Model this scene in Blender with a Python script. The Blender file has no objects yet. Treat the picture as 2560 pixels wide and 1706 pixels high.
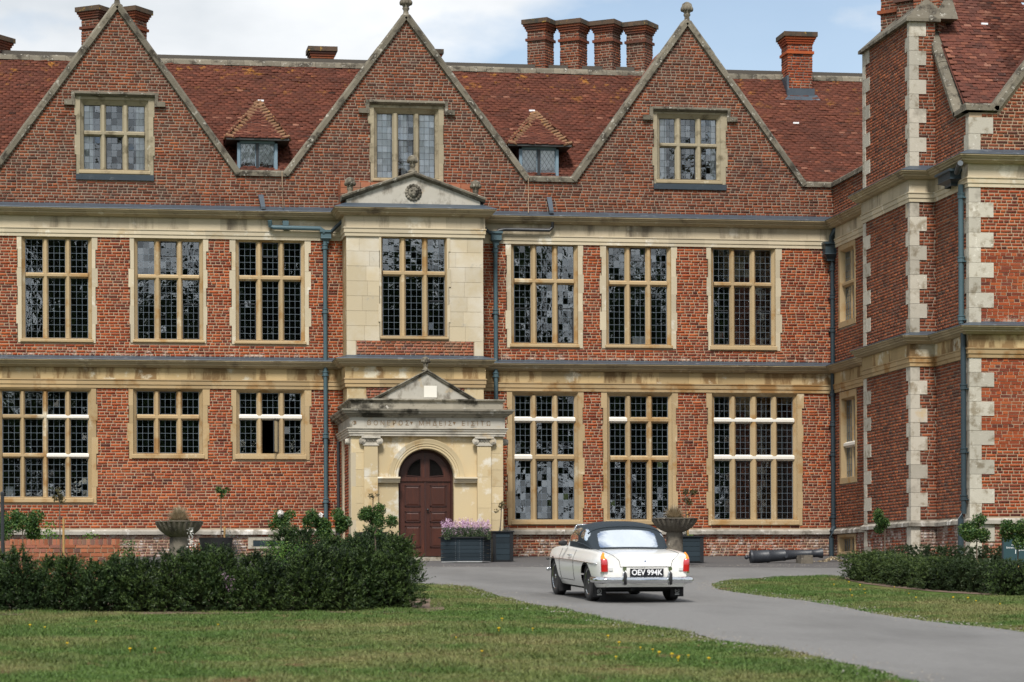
import bpy, math, random
import numpy as np
from mathutils import Vector, Matrix

random.seed(7)
RNG = np.random.default_rng(11)
R = math.radians
SC = bpy.context.scene
COL = SC.collection

# ------------------------------------------------------------------ camera
FPX, YAW, ROLL, HOR = 6776.5, 0.15596, 0.0038, 1475.0      # focal length in photo pixels, yaw to the facade, roll, eye level
CAM = Vector((-10.27, -65.3, -0.81))
_F = Vector((math.sin(YAW), math.cos(YAW), 0))
_R0, _U0 = Vector((math.cos(YAW), -math.sin(YAW), 0)), Vector((0, 0, 1))
_Rt = _R0 * math.cos(ROLL) - _U0 * math.sin(ROLL)
_Up = _U0 * math.cos(ROLL) + _R0 * math.sin(ROLL)
cd = bpy.data.cameras.new('camera')
cam = bpy.data.objects.new('camera', cd)
COL.objects.link(cam)
cam.matrix_world = Matrix(((_Rt.x, _Up.x, -_F.x, CAM.x), (_Rt.y, _Up.y, -_F.y, CAM.y), (_Rt.z, _Up.z, -_F.z, CAM.z), (0, 0, 0, 1)))
cd.sensor_width = 36
cd.sensor_fit = 'HORIZONTAL'
cd.lens = FPX / 2560 * 36
cd.shift_y = (HOR - 853) / 2560
cd.clip_start, cd.clip_end = 1, 2000
cd.dof.use_dof = True
cd.dof.focus_distance = 60
cd.dof.aperture_fstop = 2.6
SC.camera = cam

# ------------------------------------------------------------------ world and sun
SUN_EL, SUN_AZ = 52, 196          # azimuth clockwise from +Y (the facade looks towards 180)
w = bpy.data.worlds.new('World')
SC.world = w
w.use_nodes = True
nt = w.node_tree
nt.nodes.clear()
def wn(t, **k):
    n = nt.nodes.new(t)
    for a, b in k.items():
        if a.startswith('i_'):
            n.inputs[a[2:]].default_value = b
        else:
            setattr(n, a, b)
    return n
wl = lambda a, b: nt.links.new(a, b)
sky = wn('ShaderNodeTexSky', sky_type='NISHITA', sun_disc=False, sun_elevation=R(SUN_EL), sun_rotation=R(SUN_AZ), altitude=100, air_density=1.0, dust_density=0.8, ozone_density=0.2)
dim = wn('ShaderNodeVectorMath', operation='SCALE')
dim.inputs['Scale'].default_value = 0.07
wl(sky.outputs[0], dim.inputs[0])
tc = wn('ShaderNodeTexCoord')
mp = wn('ShaderNodeMapping')
mp.inputs['Scale'].default_value = (1, 1, 2.2)
mp.inputs['Location'].default_value = (1.74, -0.33, 2.61)
wl(tc.outputs['Generated'], mp.inputs[0])
nz = wn('ShaderNodeTexNoise')
nz.inputs['Scale'].default_value = 5.2
nz.inputs['Detail'].default_value = 9
nz.inputs['Roughness'].default_value = 0.52
wl(mp.outputs[0], nz.inputs['Vector'])
rp = wn('ShaderNodeValToRGB')
rp.color_ramp.elements[0].position, rp.color_ramp.elements[1].position = 0.40, 0.50
rp.color_ramp.elements[0].color = (0.16, 0.16, 0.16, 1)
wl(nz.outputs['Fac'], rp.inputs[0])
nz2 = wn('ShaderNodeTexNoise')
nz2.inputs['Scale'].default_value = 9
nz2.inputs['Detail'].default_value = 6
wl(mp.outputs[0], nz2.inputs['Vector'])
cr = wn('ShaderNodeValToRGB')
cr.color_ramp.elements[0].position, cr.color_ramp.elements[1].position = 0.33, 0.62
cr.color_ramp.elements[0].color = (0.36, 0.385, 0.41, 1)
cr.color_ramp.elements[1].color = (0.53, 0.54, 0.55, 1)
wl(nz2.outputs['Fac'], cr.inputs[0])
mx = wn('ShaderNodeMix', data_type='RGBA')
wl(rp.outputs[0], mx.inputs['Factor'])
wl(dim.outputs[0], mx.inputs['A'])
wl(cr.outputs[0], mx.inputs['B'])
bg = wn('ShaderNodeBackground')
bg.inputs['Strength'].default_value = 1.0
wl(mx.outputs['Result'], bg.inputs[0])
wo = wn('ShaderNodeOutputWorld')
wl(bg.outputs[0], wo.inputs[0])

sd = bpy.data.lights.new('sun', 'SUN')
sd.energy = 2.3
sd.angle = R(13)
sd.color = (1, 0.955, 0.89)
sun = bpy.data.objects.new('sun', sd)
COL.objects.link(sun)
_sd = Vector((math.sin(R(SUN_AZ)) * math.cos(R(SUN_EL)), math.cos(R(SUN_AZ)) * math.cos(R(SUN_EL)), math.sin(R(SUN_EL))))
sun.rotation_euler = _sd.to_track_quat('Z', 'Y').to_euler()

vs = SC.view_settings
SC.display_settings.display_device = 'sRGB'
vs.view_transform = 'Standard'
vs.look = 'None'
vs.exposure = 1.0
vs.gamma = 1
vs.use_curve_mapping = False
SC.render.engine = 'CYCLES'
SC.cycles.use_denoising = True
SC.cycles.max_bounces = 6
SC.cycles.transparent_max_bounces = 16

# ------------------------------------------------------------------ rays through the photo, planes of the place
SLOPE = 0.0417                    # the forecourt falls towards the road
GZ = lambda y: max(-65, min(0, y)) * SLOPE
def ray(px, py):
    return _F * FPX + _Rt * (px - 1280) + _Up * (HOR - py)
def on_plane(px, py, o, n):
    d = ray(px, py)
    return CAM + d * ((Vector(o) - CAM).dot(n) / d.dot(n))
def W(px, py, y=0.0):
    return on_plane(px, py, (0, y, 0), Vector((0, 1, 0)))
def WX(px, py, x):
    return on_plane(px, py, (x, 0, 0), Vector((1, 0, 0)))
def G(px, py, dz=0.0):
    return on_plane(px, py, (0, 0, dz), Vector((0, -SLOPE, 1)))
class Plane:
    """a wall plane: u along it, v up, w out of it"""
    def __init__(s, o, u, n):
        s.o, s.u, s.n = Vector(o), Vector(u), Vector(n)
    def p(s, u, v, w=0.0):
        return s.o + s.u * u + Vector((0, 0, v)) + s.n * w
    def px(s, px, py, w=0.0):
        q = on_plane(px, py, s.o + s.n * w, s.n) - s.o
        return q.dot(s.u), q.z

# ------------------------------------------------------------------ mesh building
class MB:
    def __init__(s):
        s.v, s.f, s.a = [], [], []
    def add(s, vs, fs, rnd=None):
        n = len(s.v)
        s.v.extend(tuple(x) for x in vs)
        s.f.extend(tuple(i + n for i in f) for f in fs)
        s.a.extend([random.random() if rnd is None else rnd] * len(fs))
        return s
    def hexa(s, p, rnd=None):      # 4 points below, 4 above
        return s.add(p, [(0, 3, 2, 1), (4, 5, 6, 7), (0, 1, 5, 4), (1, 2, 6, 5), (2, 3, 7, 6), (3, 0, 4, 7)], rnd)
    def box(s, x0, x1, y0, y1, z0, z1, rnd=None):
        return s.hexa([(x0, y0, z0), (x1, y0, z0), (x1, y1, z0), (x0, y1, z0), (x0, y0, z1), (x1, y0, z1), (x1, y1, z1), (x0, y1, z1)], rnd)
    def pbox(s, P, u0, u1, v0, v1, w0, w1, rnd=None):
        return s.hexa([P.p(u0, v0, w1), P.p(u1, v0, w1), P.p(u1, v0, w0), P.p(u0, v0, w0), P.p(u0, v1, w1), P.p(u1, v1, w1), P.p(u1, v1, w0), P.p(u0, v1, w0)], rnd)
    def ring(s, P, a, wa, b, wb):  # four quads between rectangle a at depth wa and rectangle b at depth wb
        A = [P.p(a[0], a[2], wa), P.p(a[1], a[2], wa), P.p(a[1], a[3], wa), P.p(a[0], a[3], wa)]
        B = [P.p(b[0], b[2], wb), P.p(b[1], b[2], wb), P.p(b[1], b[3], wb), P.p(b[0], b[3], wb)]
        return s.add(A + B, [(i, (i + 1) % 4, 4 + (i + 1) % 4, 4 + i) for i in range(4)])
    def extrude(s, poly, fn0, fn1, rnd=None):   # polygon of 2-d points, two maps to space
        n = len(poly)
        return s.add([fn0(*p) for p in poly] + [fn1(*p) for p in poly],
                     [tuple(range(n))[::-1], tuple(range(n, 2 * n))] + [(i, (i + 1) % n, n + (i + 1) % n, n + i) for i in range(n)], rnd)
    def tube(s, pts, r, n=8, caps=True, rnd=None):
        pts = [Vector(p) for p in pts]
        rr = r if isinstance(r, (list, tuple)) else [r] * len(pts)
        vs, fs = [], []
        for i, p in enumerate(pts):
            d = (pts[min(i + 1, len(pts) - 1)] - pts[max(i - 1, 0)]).normalized()
            a = d.cross(Vector((0, 0, 1)) if abs(d.z) < 0.95 else Vector((0, 1, 0))).normalized()
            b = a.cross(d)
            for k in range(n):
                t = 2 * math.pi * k / n + math.pi / n
                vs.append(p + (a * math.cos(t) + b * math.sin(t)) * rr[i])
        for i in range(len(pts) - 1):
            for k in range(n):
                fs.append((i * n + k, i * n + (k + 1) % n, (i + 1) * n + (k + 1) % n, (i + 1) * n + k))
        if caps:
            fs += [tuple(range(n))[::-1], tuple(range((len(pts) - 1) * n, len(pts) * n))]
        return s.add(vs, fs, rnd)
    def lathe(s, prof, c=(0, 0, 0), n=20, M=None, flute=0, nf=0, rnd=None):
        vs, fs = [], []
        for r, z in prof:
            for k in range(n):
                t = 2 * math.pi * k / n
                q = r * (1 + flute * math.cos(nf * t)) if nf else r
                p = Vector((q * math.cos(t), q * math.sin(t), z))
                vs.append((M @ p if M else p) + Vector(c))
        for i in range(len(prof) - 1):
            for k in range(n):
                fs.append((i * n + k, i * n + (k + 1) % n, (i + 1) * n + (k + 1) % n, (i + 1) * n + k))
        fs += [tuple(range(n))[::-1], tuple(range((len(prof) - 1) * n, len(prof) * n))]
        return s.add(vs, fs, rnd)
    def ball(s, c, r, n=12, m=8, rnd=None):
        rx, ry, rz = r if isinstance(r, (tuple, list)) else (r, r, r)
        prof = [(math.sin(math.pi * i / m), -math.cos(math.pi * i / m)) for i in range(m + 1)]
        prof[0] = (0.02, -1); prof[-1] = (0.02, 1)
        return s.lathe(prof, c, n, Matrix.Diagonal((rx, ry, rz)), rnd=rnd)
    def grid(s, rows, rnd=None, closed=False):
        n = len(rows[0])
        vs = [p for r in rows for p in r]
        fs = [(i * n + k, i * n + (k + 1) % n, (i + 1) * n + (k + 1) % n, (i + 1) * n + k) for i in range(len(rows) - 1) for k in range(n if closed else n - 1)]
        return s.add(vs, fs, rnd)
    def build(s, name, mat, parent=None, smooth=False, kind=None, label=None):
        me = bpy.data.meshes.new(name)
        me.from_pydata(s.v, [], s.f)
        if s.a:
            at = me.attributes.new('rnd', 'FLOAT', 'FACE')
            at.data.foreach_set('value', np.array(s.a, dtype=np.float32))
        return link(name, me, mat, parent, smooth, kind, label)

def link(name, me, mat, parent=None, smooth=False, kind=None, label=None):
    if mat is not None:
        me.materials.append(mat)
    if smooth:
        me.polygons.foreach_set('use_smooth', [True] * len(me.polygons))
        if smooth != 'all':
            me.set_sharp_from_angle(angle=R(40))
    o = bpy.data.objects.new(name, me)
    COL.objects.link(o)
    o.parent = parent
    if kind: o['kind'] = kind
    if label: o['label'] = label
    return o
def mesh_np(name, V, Q, mat, parent=None, kind=None, rnd=None, k=4, smooth=False):
    """large mesh from arrays: V (n,3), Q (m,k)"""
    me = bpy.data.meshes.new(name)
    V = np.ascontiguousarray(V, dtype=np.float32); Q = np.ascontiguousarray(Q, dtype=np.int32)
    me.vertices.add(len(V)); me.vertices.foreach_set('co', V.ravel())
    me.loops.add(Q.size); me.loops.foreach_set('vertex_index', Q.ravel())
    me.polygons.add(len(Q)); me.polygons.foreach_set('loop_start', np.arange(0, Q.size, k, dtype=np.int32))
    me.update(calc_edges=True)
    if rnd is not None:
        at = me.attributes.new('rnd', 'FLOAT', 'FACE')
        at.data.foreach_set('value', np.ascontiguousarray(rnd, dtype=np.float32))
    return link(name, me, mat, parent, smooth, kind)
def empty(name, loc=(0, 0, 0), rz=0.0, label=None, cat=None, group=None):
    o = bpy.data.objects.new(name, None)
    COL.objects.link(o)
    o.location = loc
    o.rotation_euler.z = rz
    o.empty_display_size = 0.2
    return tag(o, label, cat, group)
def tag(o, label=None, cat=None, group=None, kind=None):
    if label: o['label'] = label
    if cat: o['category'] = cat
    if group: o['group'] = group
    if kind: o['kind'] = kind
    return o
def text_mesh(body, size, depth=0.004, space=1.0, bold=0.0):
    cu = bpy.data.curves.new('lettering', 'FONT')
    cu.body = body; cu.size = size; cu.extrude = depth; cu.align_x = 'CENTER'; cu.align_y = 'CENTER'; cu.space_character = space; cu.offset = bold
    cu.resolution_u = 3
    o = bpy.data.objects.new('lettering', cu)
    COL.objects.link(o)
    bpy.context.view_layer.update()
    me = bpy.data.meshes.new_from_object(o.evaluated_get(bpy.context.evaluated_depsgraph_get()))
    bpy.data.objects.remove(o)
    return me

# ------------------------------------------------------------------ materials
class NT:
    def __init__(s, name):
        s.m = bpy.data.materials.new(name)
        s.m.use_nodes = True
        s.t = s.m.node_tree
        s.t.nodes.clear()
        s.out = s.n('ShaderNodeOutputMaterial')
        s.geo = s.n('ShaderNodeNewGeometry')
        s.pos = s.geo.outputs['Position']
    def n(s, t, **k):
        x = s.t.nodes.new(t)
        for a, b in k.items(): setattr(x, a, b)
        return x
    def l(s, a, b):
        s.t.links.new(a, b)
    def put(s, x, sock):
        if hasattr(x, 'is_output'): s.l(x, sock)
        else:
            try: sock.default_value = x
            except Exception: sock.default_value = (*x, 1)
    def noise(s, scale, detail=4, rough=0.55, vec=None, stretch=None):
        x = s.n('ShaderNodeTexNoise')
        x.inputs['Scale'].default_value = scale; x.inputs['Detail'].default_value = detail; x.inputs['Roughness'].default_value = rough
        v = vec or s.pos
        if stretch:
            m = s.n('ShaderNodeMapping'); m.inputs['Scale'].default_value = stretch; s.l(v, m.inputs[0]); v = m.outputs[0]
        s.l(v, x.inputs['Vector'])
        return x.outputs['Fac']
    def ramp(s, f, stops, mode='LINEAR'):
        x = s.n('ShaderNodeValToRGB'); x.color_ramp.interpolation = mode
        e = x.color_ramp.elements
        while len(e) < len(stops): e.new(0.5)
        for i, (p, c) in enumerate(stops):
            e[i].position = p; e[i].color = (*c, 1) if not isinstance(c, (int, float)) else (c, c, c, 1)
        s.l(f, x.inputs[0])
        return x.outputs[0]
    def mix(s, f, a, b, blend='MIX'):
        x = s.n('ShaderNodeMix', data_type='RGBA', blend_type=blend)
        s.put(f, x.inputs['Factor']); s.put(a, x.inputs['A']); s.put(b, x.inputs['B'])
        return x.outputs['Result']
    def math(s, op, a, b=0.0, clamp=False):
        x = s.n('ShaderNodeMath', operation=op, use_clamp=clamp)
        s.put(a, x.inputs[0]); s.put(b, x.inputs[1])
        return x.outputs[0]
    def rnd(s):
        a = s.n('ShaderNodeAttribute', attribute_name='rnd'); o = s.n('ShaderNodeObjectInfo')
        return s.math('FRACT', s.math('ADD', a.outputs['Fac'], o.outputs['Random']))
    def bsdf(s, col, rough=0.85, metal=0.0, spec=0.4, coat=0.0, bump=None, bstr=0.3, bdist=0.01, **k):
        b = s.n('ShaderNodeBsdfPrincipled')
        s.put(col, b.inputs['Base Color']); s.put(rough, b.inputs['Roughness']); s.put(metal, b.inputs['Metallic'])
        b.inputs['Specular IOR Level'].default_value = spec
        b.inputs['Coat Weight'].default_value = coat; b.inputs['Coat Roughness'].default_value = 0.05
        for a, c in k.items(): s.put(c, b.inputs[a.replace('_', ' ')])
        if bump is not None:
            bp = s.n('ShaderNodeBump'); bp.inputs['Strength'].default_value = bstr; bp.inputs['Distance'].default_value = bdist
            s.l(bump, bp.inputs['Height']); s.l(bp.outputs[0], b.inputs['Normal'])
        s.l(b.outputs[0], s.out.inputs[0])
        return s.m

def mat(name, c1, c2=None, scale=3.0, rough=0.85, c3=None, s3=0.8, t3=0.55, d3=0.12, st3=None, c4=None, s4=6.0, t4=0.6, rnd=0.0, bump=0.0, bs=60.0, metal=0.0, spec=0.35, coat=0.0, detail=5):
    t = NT(name)
    col = t.mix(t.noise(scale, detail), c1, c2) if c2 else c1
    if c3: col = t.mix(t.ramp(t.noise(s3, 6, 0.62, stretch=st3), [(t3, 0), (t3 + d3, 1)]), col, c3)
    if c4: col = t.mix(t.ramp(t.noise(s4, 7, 0.65), [(t4, 0), (t4 + 0.08, 1)]), col, c4)
    if rnd:
        k = t.math('ADD', t.math('MULTIPLY', t.rnd(), 2 * rnd), 1 - rnd)
        x = t.n('ShaderNodeVectorMath', operation='SCALE')
        t.put(col, x.inputs[0]) if hasattr(col, 'is_output') else setattr(x.inputs[0], 'default_value', col)
        t.l(k, x.inputs['Scale']); col = x.outputs[0]
    return t.bsdf(col, rough, metal, spec, coat, t.noise(bs, 5, 0.6) if bump else None, bump)

def brick_mat(name, pal, grime, g0, lime, l0, val=1.0, salt=False):
    t = NT(name)
    r = t.rnd()
    col = t.ramp(r, pal, 'LINEAR')
    r2 = t.math('FRACT', t.math('MULTIPLY', r, 17.3))
    x = t.n('ShaderNodeVectorMath', operation='SCALE'); t.l(col, x.inputs[0]); t.l(t.math('ADD', t.math('MULTIPLY', r2, 0.40 * val), 0.80 * val), x.inputs['Scale'])
    col = x.outputs[0]
    col = t.mix(t.math('MULTIPLY', t.noise(34, 5, 0.7), 0.5), col, tuple(c * 0.45 for c in pal[2][1]))
    col = t.mix(t.ramp(t.noise(1.1, 6, 0.66), [(g0, 0), (g0 + 0.2, 0.75)]), col, grime)
    ln = t.noise(4.5, 8, 0.72)
    if salt:                                     # salts left above the ledges and near the ground
        sp = t.n('ShaderNodeSeparateXYZ'); t.l(t.pos, sp.inputs[0])
        m1 = t.ramp(t.math('MULTIPLY', sp.outputs[2], 0.1), [(0.0, 0.2), (0.06, 0.0), (0.4755, 0.0), (0.478, 1.0), (0.490, 0.75), (0.512, 0.0)])
        ln = t.math('ADD', ln, t.math('MULTIPLY', m1, 0.22))
    col = t.mix(t.ramp(ln, [(l0, 0), (l0 + 0.1, 0.8)]), col, lime)
    return t.bsdf(col, 0.9, 0, 0.25, bump=t.noise(70, 5, 0.7), bstr=0.55, bdist=0.012)

PAL_LOW = [(0.0, (0.075, 0.030, 0.026)), (0.07, (0.17, 0.037, 0.020)), (0.35, (0.30, 0.062, 0.023)), (0.62, (0.36, 0.080, 0.026)), (0.82, (0.43, 0.112, 0.036)), (0.93, (0.30, 0.060, 0.024)), (1.0, (0.10, 0.032, 0.026))]
PAL_UP = [(0.0, (0.085, 0.038, 0.027)), (0.12, (0.15, 0.046, 0.026)), (0.40, (0.205, 0.059, 0.029)), (0.68, (0.255, 0.073, 0.033)), (0.86, (0.32, 0.100, 0.041)), (0.94, (0.16, 0.050, 0.030)), (1.0, (0.085, 0.044, 0.036))]
m_brick = brick_mat('brick', PAL_LOW, (0.15, 0.062, 0.045), 0.50, (0.46, 0.38, 0.32), 0.69, 1.0, True)
m_brick_up = brick_mat('weathered brick', PAL_UP, (0.085, 0.055, 0.045), 0.46, (0.42, 0.39, 0.35), 0.69)
m_brick_side = brick_mat('brick of the wing side', PAL_UP, (0.09, 0.045, 0.035), 0.55, (0.40, 0.34, 0.28), 0.73, 1.08)
m_brick_plinth = brick_mat('limewashed brick', PAL_LOW, (0.16, 0.12, 0.10), 0.40, (0.47, 0.43, 0.40), 0.50, 0.9)
m_brick_new = brick_mat('pale orange brick', [(0, (0.24, 0.075, 0.04)), (0.3, (0.36, 0.12, 0.06)), (0.5, (0.40, 0.15, 0.085)), (0.7, (0.33, 0.12, 0.08)), (1, (0.13, 0.08, 0.075))], (0.28, 0.17, 0.11), 0.5, (0.45, 0.38, 0.3), 0.66)
m_mortar = mat('lime mortar', (0.43, 0.32, 0.215), (0.33, 0.245, 0.17), 1.3, 0.95, bump=0.5, bs=90)
m_mortar_up = mat('grey lime mortar', (0.31, 0.255, 0.195), (0.21, 0.17, 0.13), 1.6, 0.95, (0.12, 0.10, 0.085), 0.9, 0.56, bump=0.5, bs=90)
m_gold = mat('honey stone', (0.425, 0.305, 0.160), (0.375, 0.285, 0.170), 2.2, 0.85, (0.33, 0.195, 0.075), 1.6, 0.53, 0.1, None, (0.55, 0.47, 0.33), 1.3, 0.60, 0.10, 0.3, 55)
m_gold2 = mat('darker honey stone', (0.36, 0.240, 0.11), (0.39, 0.30, 0.18), 1.9, 0.85, (0.27, 0.15, 0.055), 1.3, 0.52, 0.1, None, (0.55, 0.48, 0.36), 1.1, 0.62, 0.16, 0.3, 55)
m_cream = mat('cream stone', (0.51, 0.435, 0.305), (0.455, 0.395, 0.29), 2.0, 0.85, (0.40, 0.29, 0.15), 1.2, 0.57, 0.14, None, (0.60, 0.56, 0.47), 2.4, 0.58, 0.13, 0.3, 50)
m_frieze = mat('stained stone', (0.48, 0.41, 0.295), (0.40, 0.34, 0.24), 2.0, 0.87, (0.17, 0.14, 0.10), 1.9, 0.52, 0.16, (1.5, 1.5, 0.35), (0.55, 0.50, 0.40), 1.5, 0.57, 0.18, 0.35, 50)
m_frieze2 = mat('brown stained stone', (0.44, 0.335, 0.185), (0.36, 0.255, 0.12), 1.7, 0.87, (0.20, 0.125, 0.055), 1.5, 0.50, 0.08, (1.6, 1.6, 0.5), (0.55, 0.50, 0.38), 1.5, 0.56, 0.22, 0.35, 50)
m_corn = mat('weathered cornice stone', (0.40, 0.325, 0.205), (0.30, 0.24, 0.15), 2.4, 0.88, (0.15, 0.115, 0.075), 2.1, 0.55, 0.16, None, (0.49, 0.43, 0.31), 4, 0.6, 0.12, 0.45, 45)
m_grey = mat('lichened grey stone', (0.115, 0.10, 0.075), (0.19, 0.17, 0.13), 6, 0.92, (0.045, 0.038, 0.028), 4.5, 0.50, 0.12, None, (0.36, 0.34, 0.29), 9, 0.58, 0.22, 0.8, 40)
m_dark = mat('blackened stone', (0.21, 0.19, 0.15), (0.34, 0.31, 0.25), 3, 0.92, (0.045, 0.04, 0.03), 2.2, 0.49, 0.14, None, (0.42, 0.40, 0.35), 5, 0.60, 0.12, 0.6, 40)
m_pale = mat('pale washed stone', (0.50, 0.465, 0.395), (0.43, 0.395, 0.33), 3.5, 0.88, (0.28, 0.255, 0.21), 2.4, 0.52, 0.16, None, (0.47, 0.36, 0.21), 1.1, 0.60, 0.10, 0.4, 45)
m_ped = mat('pediment stone', (0.45, 0.43, 0.38), (0.36, 0.335, 0.285), 4.5, 0.9, (0.17, 0.15, 0.12), 4.2, 0.50, 0.18, (1, 1, 0.6), (0.42, 0.34, 0.23), 2.2, 0.6, 0.08, 0.4, 45)
m_porch = mat('yellow porch stone', (0.53, 0.42, 0.24), (0.48, 0.395, 0.255), 1.8, 0.87, (0.36, 0.225, 0.085), 1.3, 0.56, 0.12, (1, 1, 0.7), (0.62, 0.58, 0.49), 1.5, 0.57, 0.09, 0.35, 45)
m_quoin = mat('grey quoin stone', (0.40, 0.37, 0.305), (0.47, 0.44, 0.375), 5, 0.9, (0.24, 0.205, 0.15), 4.2, 0.52, 0.14, None, (0.56, 0.53, 0.46), 9, 0.60, 0.20, 0.6, 50)
m_attic = mat('weathered attic stone', (0.275, 0.235, 0.16), (0.345, 0.30, 0.21), 5, 0.9, (0.15, 0.125, 0.08), 3.4, 0.52, 0.14, None, (0.45, 0.42, 0.34), 7, 0.62, 0.14, 0.5, 50)
m_bay = mat('bay ashlar', (0.50, 0.415, 0.275), (0.46, 0.40, 0.29), 1.5, 0.88, (0.56, 0.52, 0.44), 0.9, 0.44, 0.22, None, (0.38, 0.35, 0.29), 3.2, 0.62, 0.07, 0.4, 50)
m_white = mat('new white stone', (0.76, 0.73, 0.66), (0.68, 0.65, 0.58), 6, 0.85, bump=0.2)
m_lead = mat('sheet lead', (0.040, 0.056, 0.074), (0.068, 0.086, 0.106), 5, 0.5, (0.20, 0.225, 0.255), 4, 0.60, 0.14, metal=0.15, spec=0.5, bump=0.1)
m_teal = mat('blue green iron paint', (0.050, 0.094, 0.114), (0.068, 0.118, 0.138), 4, 0.5, spec=0.5, rnd=0.1)
m_teal_d = mat('dark blue iron paint', (0.018, 0.032, 0.042), (0.026, 0.044, 0.055), 4, 0.45, spec=0.5, rnd=0.1)
m_black = mat('black iron', (0.018, 0.02, 0.024), (0.03, 0.033, 0.038), 8, 0.42, spec=0.5)
m_came = mat('lead came', (0.17, 0.21, 0.25), (0.12, 0.15, 0.18), 9, 0.45, metal=0.2, spec=0.5)
m_came_d = mat('dark lead came', (0.05, 0.06, 0.07), (0.03, 0.04, 0.05), 9, 0.5)
m_dwood = mat('blue painted wood', (0.19, 0.27, 0.33), (0.14, 0.205, 0.26), 6, 0.6)
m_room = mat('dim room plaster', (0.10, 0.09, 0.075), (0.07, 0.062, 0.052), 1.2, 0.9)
m_curtain = mat('white curtain', (0.82, 0.81, 0.81), (0.76, 0.76, 0.77), 4, 0.9)
m_paper = mat('white paper', (0.8, 0.82, 0.84), None, 1, 0.8)
m_door = mat('red brown door wood', (0.070, 0.022, 0.013), (0.042, 0.015, 0.011), 9, 0.38, (0.115, 0.034, 0.017), 3, 0.55, 0.2, (6, 6, 0.6), spec=0.45, rnd=0.12, bump=0.12)
m_door_d = mat('dark door moulding', (0.032, 0.013, 0.011), (0.05, 0.018, 0.014), 9, 0.45, spec=0.45)
m_dark_glass = mat('dark fanlight glass', (0.008, 0.007, 0.007), None, 1, 0.08, spec=0.5)
m_shutter = mat('grey shutter boards', (0.05, 0.05, 0.05), (0.075, 0.075, 0.072), 5, 0.6)

def glass(name, gain, base, tint=(0.93, 0.96, 0.97), vary=0.10, rough=0.02):
    t = NT(name)
    fr = t.n('ShaderNodeFresnel'); fr.inputs[0].default_value = 1.52
    f = t.math('ADD', t.math('MULTIPLY', fr.outputs[0], gain), base)
    if vary: f = t.math('ADD', f, t.math('MULTIPLY', t.rnd(), vary), True)
    a = t.n('ShaderNodeBsdfTransparent'); a.inputs[0].default_value = (*tint, 1)
    b = t.n('ShaderNodeBsdfGlossy'); b.inputs['Roughness'].default_value = rough; b.inputs['Color'].default_value = (0.9, 0.96, 1, 1)
    bp = t.n('ShaderNodeBump'); bp.inputs['Strength'].default_value = 0.06; bp.inputs['Distance'].default_value = 0.02
    t.l(t.noise(7, 2), bp.inputs['Height']); t.l(bp.outputs[0], b.inputs['Normal'])
    m = t.n('ShaderNodeMixShader'); t.put(f, m.inputs[0]); t.l(a.outputs[0], m.inputs[1]); t.l(b.outputs[0], m.inputs[2])
    t.l(m.outputs[0], t.out.inputs[0])
    return t.m
m_pane = glass('old window glass', 1.6, 0.02, vary=0.17)

def tile_mat(name, pal, lich, lt):
    t = NT(name)
    r = t.rnd()
    col = t.ramp(r, pal)
    x = t.n('ShaderNodeVectorMath', operation='SCALE'); t.l(col, x.inputs[0])
    t.l(t.math('ADD', t.math('MULTIPLY', t.math('FRACT', t.math('MULTIPLY', r, 13.7)), 0.34), 0.83), x.inputs['Scale'])
    col = t.mix(t.math('MULTIPLY', t.noise(22, 5, 0.7), 0.55), x.outputs[0], (0.05, 0.022, 0.018))
    col = t.mix(t.ramp(t.noise(0.8, 5, 0.6), [(0.5, 0), (0.7, 0.6)]), col, (0.075, 0.030, 0.022))
    sp = t.n('ShaderNodeSeparateXYZ'); t.l(t.pos, sp.inputs[0])
    hi = t.math('MULTIPLY', t.math('SUBTRACT', sp.outputs[2], lt), 0.5, True)
    col = t.mix(t.math('MULTIPLY', t.ramp(t.noise(3.2, 7, 0.7), [(0.57, 0), (0.63, 1)]), hi), col, lich)
    col = t.mix(t.ramp(t.noise(14, 6, 0.7), [(0.66, 0), (0.72, 0.7)]), col, (0.42, 0.40, 0.36))
    return t.bsdf(col, 0.9, 0, 0.25, bump=t.noise(60, 5, 0.7), bstr=0.4)
PAL_T = [(0.0, (0.012, 0.008, 0.007)), (0.02, (0.085, 0.036, 0.026)), (0.2, (0.12, 0.042, 0.028)), (0.5, (0.155, 0.050, 0.032)), (0.8, (0.19, 0.063, 0.038)), (0.92, (0.25, 0.090, 0.052)), (1.0, (0.36, 0.17, 0.115))]  # near-black first stop: shade below the tile butts, put into the colour
m_plinth = mat('lime streaked plinth stone', (0.36, 0.335, 0.29), (0.27, 0.25, 0.215), 4, 0.92, (0.15, 0.135, 0.11), 3.2, 0.50, 0.14, None, (0.60, 0.58, 0.54), 2.6, 0.56, 0.16, 0.6, 45)
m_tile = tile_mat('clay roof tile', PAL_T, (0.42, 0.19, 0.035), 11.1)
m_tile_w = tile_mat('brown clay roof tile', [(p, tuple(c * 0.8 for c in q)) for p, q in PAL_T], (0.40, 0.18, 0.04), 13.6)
m_hip = mat('ochre hip tile', (0.24, 0.135, 0.07), (0.16, 0.085, 0.05), 9, 0.9, (0.44, 0.24, 0.03), 5, 0.60, 0.1, rnd=0.2, bump=0.4)

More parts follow.
